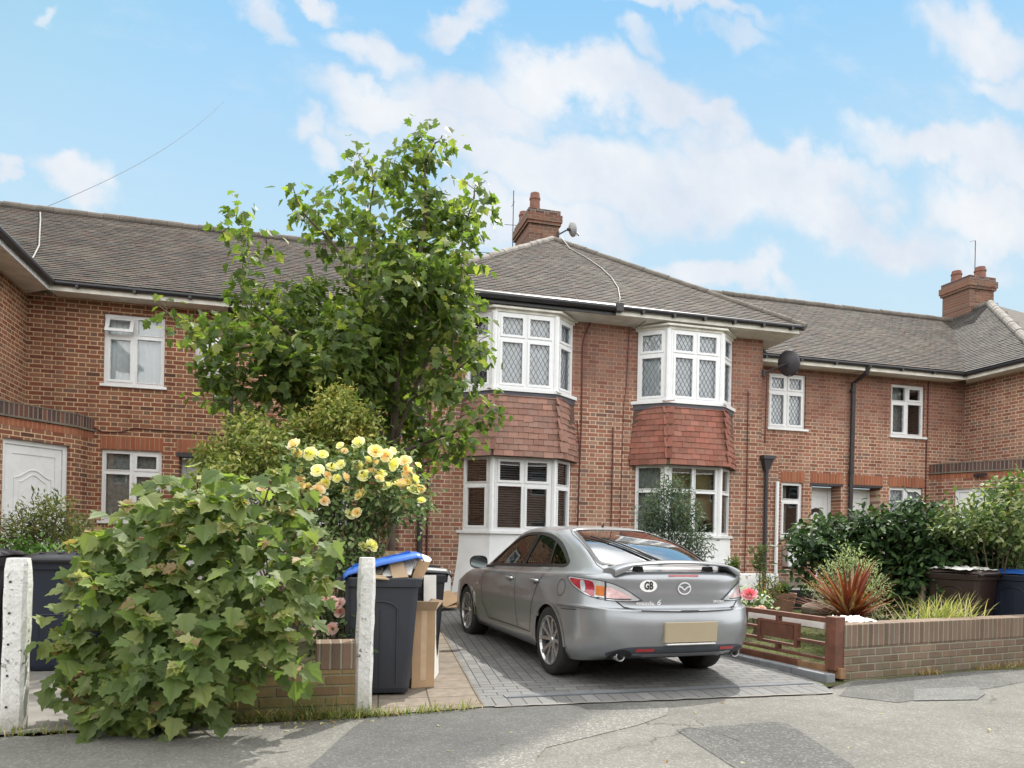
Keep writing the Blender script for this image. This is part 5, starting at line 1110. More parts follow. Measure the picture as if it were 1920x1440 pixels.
# ================================================================== wheelie bins, rubbish, posts, walls, fence
MT['bin_slate'] = plain('bin_slate_plastic', (.030, .034, .045), .42, var=.16, vscale=3, bump=.12, bscale=200)
MT['bin_navy'] = plain('bin_navy_plastic', (.013, .018, .034), .42, var=.16, vscale=3, bump=.12, bscale=200)
MT['bin_brown'] = plain('bin_brown_plastic', (.026, .013, .010), .45, var=.2, vscale=3, bump=.12, bscale=200)
MT['bin_black'] = plain('bin_black_plastic', (.014, .015, .020), .45, var=.2, vscale=3, bump=.12, bscale=200)
MT['lid_blue'] = plain('lid_blue_plastic', (.015, .10, .42), .38, var=.12)
MT['card'] = plain('brown_cardboard', (.36, .24, .14), .85, var=.12, vscale=4, bump=.15)
MT['card_in'] = plain('pale_cardboard', (.45, .33, .22), .85, var=.12)
MT['foam'] = plain('white_packaging', (.74, .73, .70), .7, var=.08, vscale=8)
MT['timber'] = plain('red_brown_fence_timber', (.118, .044, .024), .6, var=.38, vscale=7, bump=.25, bscale=50)
MT['timber_pale'] = plain('bare_timber', (.23, .13, .065), .7, var=.3, vscale=8, bump=.25)
MT['stake'] = plain('weathered_stake', (.22, .18, .13), .9, var=.25)
MT['edging'] = plain('grey_edging_block', (.17, .18, .19), .85, var=.2, vscale=7, bump=.4, bscale=80)
def post_mat():
    m, gg, b = mat('white_painted_concrete'); p = gg.new('ShaderNodeTexCoord').outputs['Object']
    n = gg.noise(p, 22.0, 6, .72); n2 = gg.noise(p, 5.0, 5, .6); x, y, z = gg.xyz(p)
    f = gg.rng(gg.m('ADD', n, gg.m('MULTIPLY', n2, .5)), .86, .93)
    base = gg.mix(gg.rng(gg.noise(p, 60.0, 3), .3, .7), (.62, .62, .60), (.76, .76, .75))
    col = gg.mix(f, base, (.16, .14, .12)); col = gg.mix(gg.m('MULTIPLY', gg.rng(z, .28, .0), .6), col, (.22, .20, .13))
    setb(gg, b, col, .85, spec=.3, normal=gg.bump(gg.m('SUBTRACT', n, gg.m('MULTIPLY', f, .6)), .7, .02)); return m
MT['post'] = post_mat()
def make_bin(loc, rot, body, lid, label, lid_open=None, group=None, h=.98, w=.57, d=.66, wheels=True):
    """front faces local -y, hinge and wheels at +y"""
    t = thing('wheelie_bin', label, 'bin', loc, group); t.rotation_euler = (0, 0, rot)
    b = MB(); L = []
    def ring(z, k, kd, r=.05):
        W_, D0, D1 = w / 2 * k, -d / 2 * kd, d / 2 * (1 - (1 - kd) * .15); pts = []
        for cx, cy, a0 in ((W_ - r, D1 - r, 0), (-W_ + r, D1 - r, 90), (-W_ + r, D0 + r, 180), (W_ - r, D0 + r, 270)):
            for a in (0, 30, 60, 90): pts.append((cx + r * math.cos(rad(a0 + a)), cy + r * math.sin(rad(a0 + a)), z))
        return pts
    secs = [ring(.02, .78, .72), ring(.06, .82, .76), ring(.5, .90, .87), ring(h - .08, .965, .96), ring(h - .075, 1.03, 1.03), ring(h - .01, 1.05, 1.05), ring(h, 1.04, 1.04), ring(h, .96, .96), ring(h - .06, .94, .94), ring(.3, .8, .75)]
    for s in secs: b.v += s
    for i in range(len(secs) - 1):
        for k in range(16): b.f.append((i * 16 + k, i * 16 + (k + 1) % 16, (i + 1) * 16 + (k + 1) % 16, (i + 1) * 16 + k))
    b.f.append(tuple(range(16))[::-1]); b.f.append(tuple(range(144, 160)))
    bo = b.build('bin_body', MT[body], t, local=True, fix=True, bevel=.004)
    # pressed arch panel on each side and a grip lip
    for s in (-1, 1):
        def sp(y, z): return (s * (w / 2 * (.80 + .17 * min(1, z / (h - .1))) + .004), y, z)
        a = MB(); ys = .02; hw = .14
        path = [sp(ys - hw, .10), sp(ys - hw, .70)] + [sp(ys - hw * math.cos(q), .70 + .07 * math.sin(q)) for q in np.linspace(.2, 2.94, 8)] + [sp(ys + hw, .70), sp(ys + hw, .10)]
        a.tube(path, .008, 6); a.tube([sp(ys - .005, .70), sp(ys - .005, .05)], .004, 5); a.build('side_rib', MT[body], bo, local=True)
    a = MB(); fy = -d / 2 * .92 - .006; a.tube([(-.15, -d / 2 * .78, .12), (-.15, fy + .03, .45), (-.13, fy + .022, .52), (.13, fy + .022, .52), (.15, fy + .03, .45), (.15, -d / 2 * .78, .12)], .007, 6); a.build('front_rib', MT[body], bo, local=True)
    hnd = MB(); hnd.tube([(-w * .42, d / 2 + .06, h - .03), (w * .42, d / 2 + .06, h - .03)], .018, 8); hnd.bar((-w * .40, d / 2 - .02, h - .03), (-w * .40, d / 2 + .06, h - .03), .03, .05); hnd.bar((w * .40, d / 2 - .02, h - .03), (w * .40, d / 2 + .06, h - .03), .03, .05); hnd.build('handle', MT[body], t, local=True)
    if wheels:
        for s in (-1, 1):
            q = MB(); q.lathe([(.03, -.025), (.085, -.025), (.10, -.018), (.10, .018), (.085, .025), (.03, .025)], 24, (s * (w / 2 - .02), d / 2 - .06, .10), (1, 0, 0)); q.build('wheel', MT['rubber'], t, local=True, smooth=False)
    lb = MB(); W_, D_ = w / 2 * 1.07, d * 1.06
    n = 8; prof = [(-.005, -.03), (0, .012), (.06, .035), (.5, .055), (.94, .035), (1.0, .012), (1.005, -.03)]
    for i, (fy_, fz) in enumerate(prof):
        for j in range(n + 1):
            x = -W_ + 2 * W_ * j / n; e = abs(j / n * 2 - 1); lb.v.append((x, -D_ * fy_, fz * (1 - .35 * e ** 3) - (.03 if e == 1 else 0)))
    for i in range(len(prof) - 1):
        for j in range(n): lb.f.append((i * (n + 1) + j, i * (n + 1) + j + 1, (i + 1) * (n + 1) + j + 1, (i + 1) * (n + 1) + j))
    lo = lb.build('lid', MT[lid], t, local=True, smooth=True, solid=.008); lo.location = (0, d / 2 * 1.03, h + .012); lo.rotation_euler = (lid_open or 0, 0, 0)
    rb = MB(); 
    for x in (-.12, 0, .12): rb.bar((x * 1.2, -D_ * .12, .052), (x * 1.2, -D_ * .88, .052), .03, .014)
    ro = rb.build('lid_rib', MT[lid], lo, local=True)
    return t
# the overflowing bin by the gate post: its side faces the street, hinge to the left
B1 = make_bin((.60, 6.34, .016), rad(84), 'bin_slate', 'lid_blue', 'slate wheelie bin overflowing with packaging, blue lid forced open, beside the speckled post', rad(-15), h=.96, w=.54, d=.60)
def card(name, pts, th, mt, label, cat='cardboard', group=None, par=None):
    p = [Vector(q) for q in pts]; n = (p[1] - p[0]).cross(p[2] - p[0]).normalized() * th
    b = MB(); b.prism(p, n); o = b.build(name, MT[mt], par, fix=True, bevel=.002)
    if par is None: tag(o, label, cat, group)
    return o
def carton(name, loc, rz, sx, sy, sz, label, mt='card', tilt=(0, 0), flaps=True):
    t = thing(name, label, 'box', loc); t.rotation_euler = (tilt[0], tilt[1], rz)
    b = MB(); w = .006; x, y = sx / 2, sy / 2
    for q in ((-x, x, -y, -y + w), (-x, x, y - w, y), (-x, -x + w, -y + w, y - w), (x - w, x, -y + w, y - w)): b.box(*q, 0, sz)
    b.box(-x, x, -y, y, 0, w); b.build('carton_wall', MT[mt], t, local=True)
    if flaps:
        for (a, c, d_) in (((-x, -y, sz), (x, -y, sz), (0, -sy * .32, sz * .06 + .05)), ((x, -y, sz), (x, y, sz), (sx * .35, 0, .08)), ((-x, y, sz), (-x, -y, sz), (-sx * .3, 0, .04))):
            f = MB(); dv = Vector(d_); f.prism([Vector(a), Vector(c), Vector(c) + dv * .9, Vector(a) + dv], (0, 0, .005)); f.build('flap', MT['card_in'], t, local=True, fix=True)
    tp = MB(); tp.box(-.025, .025, -y - .001, -y, sz * .1, sz); tp.build('tape', MT['card_in'], t, local=True)
    return t
zr = .98
card('packaging_sheet', [(.55, 6.12, .97), (.80, 6.10, .99), (.85, 6.20, 1.14), (.62, 6.24, 1.10)], .02, 'foam', 'tilted white packaging sheet sticking out of the slate bin', 'packaging')
card('packaging_flap', [(.72, 6.28, .95), (.86, 6.30, .96), (.85, 6.38, 1.18), (.70, 6.36, 1.16)], .015, 'card', 'brown card flap standing in the slate bin under the blue lid', 'cardboard')
card('cardboard_strip', [(.40, 6.06, 1.00), (.46, 6.02, .97), (.62, 6.05, .955), (.57, 6.08, .985)], .012, 'card_in', 'short pale card strip lying on the rim of the slate bin', 'cardboard')
card('picture_frame', [(.50, 6.14, .96), (.54, 6.12, .96), (.64, 6.16, 1.09), (.60, 6.18, 1.09)], .02, 'iron', 'dark thin frame edge leaning out of the slate bin', 'frame')
tb = MB(); tb.lathe([(.0, 0), (.09, 0), (.115, .03), (.125, .07), (.118, .075), (.10, .06), (0, .05)], 24, (.88, 6.42, 1.07), (.15, -.25, 1)); tag(tb.build('white_tub', MT['foam'], smooth=True), 'round white tub lid on top of the bin rubbish', 'tub')
tb = MB(); tb.hexa([(.82, 6.20, .95), (.90, 6.16, .95), (.93, 6.30, .95), (.84, 6.34, .95), (.83, 6.20, 1.04), (.90, 6.17, 1.05), (.92, 6.29, 1.06), (.84, 6.33, 1.05)]); tag(tb.build('crumpled_carton', MT['stone'], bevel=.01), 'small crumpled grey carton at the right rim of the slate bin', 'packaging')
card('packaging_block', [(.66, 6.10, .96), (.78, 6.07, .97), (.74, 6.12, 1.10), (.63, 6.15, 1.08)], .05, 'card_in', 'small pale carton wedged upright at the front rim of the slate bin', 'packaging')
card('cardboard_flap', [(.80, 6.12, .95), (.90, 6.16, .955), (.97, 6.20, 1.10), (.86, 6.14, 1.12)], .008, 'card', 'torn brown flap leaning over the right rim of the slate bin', 'cardboard')
card('packaging_tray', [(.46, 6.10, .97), (.56, 6.08, .98), (.60, 6.20, 1.06), (.49, 6.22, 1.06)], .03, 'stone', 'grey moulded tray under the blue lid of the slate bin', 'packaging')
card('white_carton', [(.78, 6.22, .97), (.92, 6.24, .98), (.95, 6.34, 1.10), (.80, 6.34, 1.13)], .04, 'foam', 'white carton slumped against the round tub on the slate bin', 'packaging')
B2 = make_bin((.93, 7.05, .03), rad(92), 'bin_black', 'bin_black', 'black wheelie bin half hidden behind the overflowing slate bin', 0, h=.94, w=.52, d=.58)
card('foam_board', [(1.01, 6.74, .42), (1.12, 6.72, .42), (1.12, 6.78, .96), (1.01, 6.80, .96)], .03, 'foam', 'white board leaning upright on the black bin', 'board')
carton('cardboard_box', (.93, 6.52, .02), rad(8), .20, .34, .66, 'tall open brown cardboard box standing beside the slate bin', tilt=(0, 0))
card('packing_board', [(1.06, 6.62, .02), (1.17, 6.95, .03), (1.15, 6.96, .66), (1.045, 6.63, .66)], .02, 'foam', 'narrow white panel standing on edge behind the tall cardboard box', 'panel')
carton('cardboard_box', (.83, 8.0, .05), rad(15), .42, .35, 1.10, 'plain brown carton top showing behind the blue bin lid under the roses', flaps=False)
# flattened boxes by the house base
fl = thing('flattened_cardboard', 'flattened torn cardboard lying against the white house plinth', 'cardboard', (2.1, 12.3, gz(12.3)))
for (x, y, z, sx, sy, rz, rx) in ((2.0, 12.35, .10, .55, .35, .5, .35), (2.2, 12.2, .16, .6, .3, .9, .5), (2.05, 12.05, .04, .6, .25, .1, .05), (2.32, 12.4, .12, .35, .3, -.3, .8)):
    b = MB(); b.box(-sx / 2, sx / 2, -sy / 2, sy / 2, 0, .012); o = b.build('card_sheet', MT['card'], fl, local=True); o.location = (x - 2.1, y - 12.3, z + .02); o.rotation_euler = (rx, -.3 * rx, rz)
# left bins on the concrete path
make_bin((-2.18, 7.78, .03), rad(4), 'bin_navy', 'bin_black', 'dark navy wheelie bin behind the white gate post on the left path', 0, h=1.0, w=.60, d=.68)
make_bin((-1.66, 8.15, .04), rad(10), 'bin_black', 'lid_blue', 'black bin with a blue lid behind the sycamore bush', 0, h=1.02, w=.58, d=.68)
make_bin((-2.98, 7.95, .03), rad(-3), 'bin_black', 'bin_black', 'leftmost black bin cut by the photo edge beside the navy bin', 0, h=1.02, w=.6, d=.68)
# right bins behind the brick wall
make_bin((8.42, 8.05, .04), rad(18), 'bin_brown', 'bin_brown', 'brown wheelie bin behind the right brick wall', 0, h=.93, w=.56, d=.66)
make_bin((9.10, 7.72, .04), rad(14), 'bin_navy', 'lid_blue', 'navy wheelie bin with blue lid at the right picture edge', 0, h=.93, w=.58, d=.66)
def bag(name, c, sx, sy, h, label, seed):
    r = random.Random(seed); b = MB(); n = 14
    for i in range(n + 1):
        for j in range(n + 1):
            x = (i / n - .5); y = (j / n - .5); e = max(abs(x), abs(y)) * 2
            b.v.append((c[0] + x * sx + r.uniform(-.012, .012), c[1] + y * sy + r.uniform(-.012, .012), c[2] + h * max(0, 1 - e ** 3) * (.5 + .5 * math.sin(i * 1.9 + seed) * math.cos(j * 1.4)) + r.uniform(0, .02)))
    for i in range(n):
        for j in range(n): k = i * (n + 1) + j; b.f.append((k, k + n + 1, k + n + 2, k + 1))
    return tag(b.build(name, MT['foam'], smooth=True), label, 'plastic sheet')
bag('plastic_sheet', (8.40, 8.03, 1.02), .62, .6, .05, 'crumpled white plastic sheet lying on the brown bin lid', 3)
bag('plastic_sheet', (5.30, 6.42, .54), .50, .22, .06, 'crumpled white plastic sheet on the brick wall below the red cordyline', 5)
# ---- gate posts
def gate_post(loc, w, d, h, lean, label, chamfer=.02):
    t = thing('gate_post', label, 'gate post', loc); b = MB(); r = random.Random(int(loc[0] * 100)); n = 12
    for i in range(n + 1):
        z = h * i / n; k = 1 if i < n else .86; q = lambda: r.uniform(-.004, .004)
        c = chamfer
        for (x, y) in ((-w / 2 + c, -d / 2), (w / 2 - c, -d / 2), (w / 2, -d / 2 + c), (w / 2, d / 2 - c), (w / 2 - c, d / 2), (-w / 2 + c, d / 2), (-w / 2, d / 2 - c), (-w / 2, -d / 2 + c)): b.v.append((x * k + lean[0] * z + q(), y * k + lean[1] * z + q(), (z - .02 if i == n else z - (.03 if i == n - 1 else 0) * 0) + (0.0)))
    for i in range(n):
        for j in range(8): b.f.append((i * 8 + j, i * 8 + (j + 1) % 8, (i + 1) * 8 + (j + 1) % 8, (i + 1) * 8 + j))
    b.f.append(tuple(range(n * 8, n * 8 + 8))); b.build('post_shaft', MT['post'], t, local=True)
    hb = MB()
    for z in np.arange(.17, h - .05, .2): hb.lathe([(0, 0), (.008, 0), (.008, .004), (0, .004)], 10, (lean[0] * z - w * .18, -d / 2 + lean[1] * z - .005, z), (0, 1, 0))
    if 'holes' in label: hb.build('bolt_hole', MT['iron'], t, local=True)
    return t
gate_post((-1.83, 5.50, 0), .135, .125, 1.14, (.012, 0), 'leaning white concrete gate post with bolt holes at the left picture edge')
gate_post((.395, 5.60, 0), .125, .12, 1.17, (.012, 0), 'speckled white gate post between low garden wall and slate bin')
# ---- low garden walls
MT['br_low'] = brick_mat('brick_low', 0, pal='yellow', bond='stretcher', moss=.8); MT['br_lows'] = brick_mat('brick_low_soldier', 0, True, 'stack', 'brown')
LW = thing('low_garden_wall', 'low mossy stock brick garden wall with a raised end pier behind the sycamore bush', 'garden wall', (-.1, 5.55, 0))
b = MB(); b.box(-1.5, .335, 5.50, 5.71, -.02, .345); b.build('wall_courses', MT['br_low'], LW)
b = MB(); b.box(.055, .335, 5.495, 5.715, .345, .535); b.build('end_pier', MT['br_lows'], LW, bevel=.006)
aw = math.atan2(.5, 2.77); MT['br_right'] = brick_mat('brick_right_wall', aw, pal='brown', bond='stretcher', moss=.35); MT['br_rights'] = brick_mat('brick_right_soldier', aw, True, 'stack', 'brown')
RW = thing('boundary_wall', 'long brown brick front boundary wall with an upright brick top on the right', 'garden wall', (5, 6.1, 0))
fr = frame_of((4.985, 6.10), (math.cos(aw), math.sin(aw))); b = MB(); b.slab(fr, 0, 5.5, 0, .215, -.02, .325); b.build('wall_courses', MT['br_right'], RW)
b = MB(); b.slab(fr, .0, 5.5, -.004, .219, .325, .545); b.build('soldier_course', MT['br_rights'], RW, bevel=.008)
# ---- timber lattice panel beside the drive
FP = thing('timber_fence_panel', 'low red brown timber panel with staggered rails beside the driveway', 'fence', (4.75, 7, 0))
p0 = Vector((4.93, 6.16, 0)); p1 = Vector((4.50, 8.9, 0)); dF = (p1 - p0).normalized(); LF = (p1 - p0).length
ff = frame_of((p0.x, p0.y), (dF.x, dF.y))
# outside (towards the drive) is at negative inward, so mirror the frame
f2 = lambda u, d, z: ff(u, d, z)
b = MB(); b.slab(f2, -.06, .07, -.065, .065, .10, .62); b.build('fence_post', MT['timber'], FP, bevel=.008)
b = MB(); b.slab(f2, LF - .1, LF, -.05, .05, .0, .6); b.build('fence_post', MT['timber'], FP, bevel=.006)
def rail(u0, u1, z, h=.028, d=.05, mt='timber', name='rail'): q = MB(); q.slab(f2, u0, u1, -d / 2, d / 2, z - h, z); return q.build(name, MT[mt], FP, bevel=.003)
rail(.07, LF, .600, .05, .06)
b = MB(); b.slab(f2, -.10, .45, -.035, .03, .03, .13); b.build('gravel_board', MT['timber_pale'], FP, bevel=.004); b = MB(); b.slab(f2, .45, LF, -.034, .029, .035, .135); b.build('gravel_board', MT['timber'], FP, bevel=.004)
rail(.07, LF, .205, .03)
k = 0; u_ = .07
while u_ < LF - .4:
    base = u_
    rail(base, base + .42, .355 if True else 0, .03); rail(base + .42, base + .95, .50, .03); rail(base + .42, base + .95, .28, .03); rail(base + .95, min(LF, base + 1.35), .42, .03); rail(base + .95, min(LF, base + 1.35), .30, .03)
    for (u, z0, z1) in ((base + .42, .25, .50), (base + .95, .25, .50), (base + .68, .50, .56), (base + .68, .205, .26), (min(LF - .05, base + 1.2), .42, .56)): 
        q = MB(); q.slab(f2, u - .022, u + .022, -.028, .028, z0, z1); q.build('lattice_stile', MT['timber'], FP, bevel=.003)
    q = MB(); q.slab(f2, base + .46, base + .92, .0, .02, .32, .47); q.build('infill_board', MT['timber'], FP)
    u_ += 1.35
wb = MB(); wb.slab(f2, .3, 2.0, -.19, -.16, .46, .56); tag(wb.build('white_board', MT['foam']), 'long white board lying behind the timber fence panel', 'board')
ke = thing('kerb_edging', 'row of grey kerb blocks along the foot of the timber fence', 'edging', (4.6, 6, 0))
for i in range(7): 
    q = MB(); q.slab(f2, -.10 + .46 * i, .35 + .46 * i, .10, .21, .0, .085); q.build('edging_block', MT['edging'], ke, bevel=.008)
# ---- drain channel
dc = thing('drain_channel', 'slotted black drain channel across the front of the driveway', 'drain', (2.9, 5.95, 0))
q = MB(); dA, dB = Vector((1.56, 5.905, .016)), Vector((4.55, 6.02, .016)); dd = (dB - dA).normalized(); dn = Vector((-dd.y, dd.x, 0))
q.hexa([dA - dn * .055 - Vector((0, 0, .05)), dB - dn * .055 - Vector((0, 0, .05)), dB + dn * .055 - Vector((0, 0, .05)), dA + dn * .055 - Vector((0, 0, .05)), dA - dn * .055 + Vector((0, 0, .002)), dB - dn * .055 + Vector((0, 0, .002)), dB + dn * .055 + Vector((0, 0, .002)), dA + dn * .055 + Vector((0, 0, .002))]); q.build('channel', MT['carslate'], dc)
q = MB(); nS = 120
for i in range(nS):
    c = dA.lerp(dB, (i + .5) / nS); h = dd * .008; z = Vector((0, 0, .007)); w_ = dn * .045
    q.hexa([c - h - w_, c + h - w_, c + h + w_, c - h + w_, c - h - w_ + z, c + h - w_ + z, c + h + w_ + z, c - h + w_ + z])
stuff(q.build('grating_bars', MT['edging'], dc))
# ---- pots and stones in the right garden
def pot(loc, r, h, mt, label, name='plant_pot'):
    t = thing(name, label, 'pot', loc); b = MB(); b.lathe([(r * .7, 0), (r * .95, h * .55), (r, h * .8), (r * 1.08, h * .82), (r * 1.08, h), (r * .98, h), (r * .95, h * .88)], 28, (0, 0, 0)); b.build('pot_wall', MT[mt], t, local=True, smooth=False)
    s = MB(); s.lathe([(0, h * .88), (r * .96, h * .88)], 20, (0, 0, 0), close=False); s.build('compost', MT['soil'], t, local=True); return t
MT['potpink'] = plain('pale_terracotta', (.40, .23, .17), .85, var=.15, vscale=9)
MT['trough'] = plain('black_trough', (.02, .022, .024), .5, var=.2)
pot((7.02, 10.0, .22), .20, .34, 'potpink', 'pale terracotta pot on the right lawn beside the black trough')
tq = thing('trough_planter', 'black rectangular trough in front of the stone steps', 'planter', (7.62, 10.6, .2)); b = MB(); b.hexa([(7.32, 10.5, .25), (7.9, 10.5, .25), (7.9, 10.75, .25), (7.32, 10.75, .25), (7.27, 10.45, .58), (7.95, 10.45, .58), (7.95, 10.8, .58), (7.27, 10.8, .58)]); b.build('trough_wall', MT['trough'], tq, bevel=.01)
for i, (x, y, z, sx, sz) in enumerate(((7.55, 9.9, .2, .46, .2), (7.9, 9.6, .18, .5, .14), (8.2, 9.8, .18, .55, .2))):
    b = MB(); r = random.Random(i)
    b.lathe([(sx * .3, 0), (sx * .5, sz * .3), (sx * .48, sz * .75), (sx * .3, sz), (0, sz * 1.02)], 9, (x, y, z)); b.v = [(a + r.uniform(-.03, .03), c + r.uniform(-.03, .03), d + r.uniform(-.015, .015)) for a, c, d in b.v]
    tag(b.build('rockery_stone', MT['stone'], bevel=.01), ['grey rounded rockery stone beside the terracotta pot', 'flat rockery stone in front of the steps', 'rockery stone behind the red cordyline'][i], 'stone')
q = MB(); q.bar((8.05, 8.35, 0), (8.05, 8.35, .78), .07, .07); tag(q.build('timber_stake', MT['stake'], bevel=.006), 'short weathered timber stake in front of the dark laurel hedge', 'stake')
# ================================================================== foliage
MT['leaf'] = leaf_mat('sycamore_leaf', .5, .48, .3); MT['leafglossy'] = leaf_mat('laurel_leaf', .52, .18, .22); MT['leafsoft'] = leaf_mat('small_leaf', .55, .32, .3); MT['petal'] = leaf_mat('petal', .6, .35, .2)
MT['bark'] = plain('bark', (.075, .055, .040), .9, var=.3, vscale=10, bump=.5, bscale=40); MT['twig'] = plain('twig', (.10, .075, .045), .8, var=.3); MT['redtwig'] = plain('red_twig', (.13, .05, .03), .7, var=.3)
def half(pts):     # right half outline from base to tip -> two halves sharing the midrib
    return np.array(pts, float)
LEAFS = {
 'maple': half([(0, 0), (.10, -.05), (.29, -.02), (.43, .09), (.35, .17), (.38, .24), (.60, .41), (.54, .49), (.41, .49), (.31, .54), (.33, .66), (.23, .76), (.13, .79), (.06, .92), (0, 1)]),
 'oval': half([(0, 0), (.16, .2), (.24, .48), (.17, .78), (0, 1)]),
 'lance': half([(0, 0), (.10, .25), (.12, .55), (0, 1)]),
 'rose': half([(0, 0), (.22, .25), (.27, .55), (.13, .85), (0, 1)]),
 'fine': half([(0, 0), (.13, .5), (0, 1)])}
def leaves(name, parent, mt, kind, P, D, N, size, cols, fold=.25, curl=.2, jit=.2, stuffed=False):
    """P leaf bases, D direction of the tip, N upper-face normal"""
    T = LEAFS[kind]; n = len(T); P = np.asarray(P); K = len(P)
    D = D / (np.linalg.norm(D, axis=1, keepdims=True) + 1e-9); Sx = np.cross(D, N); Sx /= (np.linalg.norm(Sx, axis=1, keepdims=True) + 1e-9); Nn = np.cross(Sx, D)
    size = np.broadcast_to(np.asarray(size, float), (K,)) * rng.uniform(1 - jit, 1 + jit, K)
    fo = rng.normal(fold, .12, K); cu = rng.normal(curl, .12, K); V = []
    for sgn in (1, -1):
        for (x, y) in T:
            z = (fo * x - cu * y * y)
            V.append(P + size[:, None] * (Sx * (sgn * x) + D * y + Nn * z[:, None]))
    V = np.stack(V, 1).reshape(-1, 3); b = np.arange(K)[:, None] * (2 * n)
    fa = (b + np.arange(n)).tolist(); fb = (b + n + np.arange(n)[::-1]).tolist()
    F = [None] * (2 * K); F[0::2] = fa; F[1::2] = fb
    me = bpy.data.meshes.new(name); L = np.array(rootloc(parent)) if parent is not None else 0
    me.from_pydata((V - L).tolist(), [], F); me.update(); o = link_mesh(name, me, MT[mt], parent); set_cols(o, np.repeat(np.asarray(cols), 2, 0)); return o
def pick(pal, K, w=None, spread=.18):
    p = np.array(pal, float); i = rng.choice(len(p), K, p=w); return np.clip(p[i] * rng.uniform(1 - spread, 1 + spread, (K, 1)), 0, 1)
def unit(v): return v / (np.linalg.norm(v, axis=-1, keepdims=True) + 1e-9)
def blob_points(blobs, dens, hollow=.35, flat=1.0, group=1, gsize=.1):
    """points through ball-shaped clumps; returns positions, outward directions"""
    Ps, Os = [], []
    for (c, r) in blobs:
        K = max(2, int(dens * r * r)); q = unit(rng.normal(size=(K, 3))) * (hollow + (1 - hollow) * rng.random((K, 1)) ** .6) * r; q[:, 2] *= flat
        if group > 1:
            q = np.repeat(q, group, 0) + rng.normal(0, gsize, (K * group, 3))
        Ps.append(np.array(c) + q); Os.append(unit(q))
    return np.concatenate(Ps), np.concatenate(Os)
def px_blobs(L, depth, spread=.5, seed=1):
    r = random.Random(seed); out = []
    for q in L:
        px, py, rp = q[:3]; dz = q[3] if len(q) > 3 else r.uniform(-spread, spread)
        d = depth + dz; out.append((at(px, py, d), rp * d / F_PX))
    return out
def to_cam(P): return unit(np.array([0, 0, CAM_H]) - P)
UPV = np.array([0, 0, 1.0])
def spray(P, O, droop=.35, up=.9, cam=.0, out=.6, rnd=.45):
    K = len(P); D = unit(O * [1, 1, .3] * out + rng.normal(0, rnd, (K, 3)) - UPV * droop); N = unit(UPV * up + O * .5 + to_cam(P) * cam + rng.normal(0, .3, (K, 3))); return D, N
def branch(b, pts, r0, r1, wob=.03):
    pts = [Vector(p) for p in pts]; n = len(pts); Q = cr([tuple(p) for p in pts], 5); m = len(Q)
    Q = Q + rng.normal(0, wob * .3, Q.shape) * np.linspace(0, 1, m)[:, None]
    b.tube([tuple(q) for q in Q], [r0 + (r1 - r0) * i / (m - 1) for i in range(m)], 7)

# ---- the tall sycamore sapling
DT = 9.4
TR = thing('sycamore_tree', 'tall young sycamore tree with loose leafy leaders between the two houses', 'tree', (at(735, 1000, DT).x, at(735, 1000, DT).y, .06))
TB = [(800, 290, 41), (838, 268, 20), (790, 262, 25), (675, 300, 20), (800, 400, 70), (860, 410, 45), (890, 355, 26), (895, 400, 25), (575, 400, 28), (553, 365, 16), (800, 490, 82), (865, 500, 41), (570, 545, 39), (465, 440, 30), (452, 400, 18), (430, 425, 15), (500, 455, 21), (455, 510, 28), (460, 560, 33), (500, 610, 55), (570, 610, 75), (660, 640, 100), (780, 640, 100), (850, 620, 55), (410, 640, 46), (362, 622, 30), (312, 580, 22), (335, 610, 22), (425, 690, 52), (520, 690, 75), (620, 735, 85), (740, 730, 95), (830, 720, 60), (885, 670, 30), (895, 640, 22), (905, 780, 28), (860, 820, 45), (790, 820, 60), (700, 810, 60), (925, 765, 18), (400, 745, 34), (470, 740, 40), (830, 560, 57), (800, 540, 66), (760, 480, 49), (640, 690, 70), (560, 690, 60), (700, 640, 70), (480, 780, 30), (870, 570, 35), (560, 720, 60), (680, 700, 70), (755, 335, 45), (740, 300, 24), (690, 345, 30), (665, 310, 18), (640, 365, 26), (700, 420, 45), (640, 420, 30), (590, 395, 22), (610, 450, 32), (690, 490, 55), (740, 540, 75), (640, 555, 48), (660, 600, 55), (850, 470, 40), (385, 700, 30), (430, 620, 30), (520, 560, 34), (600, 640, 55), (520, 640, 45), (680, 560, 45), (730, 640, 70)]
blobs = px_blobs(TB, DT, .75, 5)
P, O = blob_points(blobs, 150, .1, .85, 7, .10)
K = len(P); D, N = spray(P, O, .45, .9, .12, .6, .5)
zz = P[:, 2]; cols = pick([(.095, .14, .042), (.075, .112, .035), (.125, .17, .05), (.19, .225, .06), (.26, .28, .085)], K, [.3, .28, .22, .13, .07])
leaves('crown', TR, 'leaf', 'maple', P, D, N, .112, cols, .2, .25)
tb = MB(); base = (TR.location.x, TR.location.y, 0)
def pt(px, py, dz=0): return at(px, py, DT + dz)
for dx in (0,): branch(tb, [base, pt(735, 900), pt(740, 800, .05), pt(745, 700), pt(770, 560), pt(795, 420), pt(800, 300), pt(830, 255)], .055, .008)
tb.build('trunk', MT['bark'], TR, smooth=True)
LM = [[(738, 860), (700, 760), (690, 600), (690, 450), (700, 330), (672, 290)], [(742, 820), (790, 700), (840, 560), (870, 440), (893, 345)], [(735, 850), (640, 760), (560, 640), (470, 560), (455, 400)], [(730, 840), (600, 780), (470, 720), (370, 640), (300, 572)], [(690, 600), (640, 480), (570, 400), (548, 350)], [(742, 850), (800, 830), (870, 800), (930, 760)], [(745, 760), (820, 720), (900, 660)], [(560, 640), (430, 650), (350, 600)], [(770, 560), (720, 480), (640, 420)], [(735, 900), (640, 830), (520, 790), (400, 750)], [(790, 700), (850, 680), (900, 640)], [(740, 880), (790, 870), (870, 840)]]
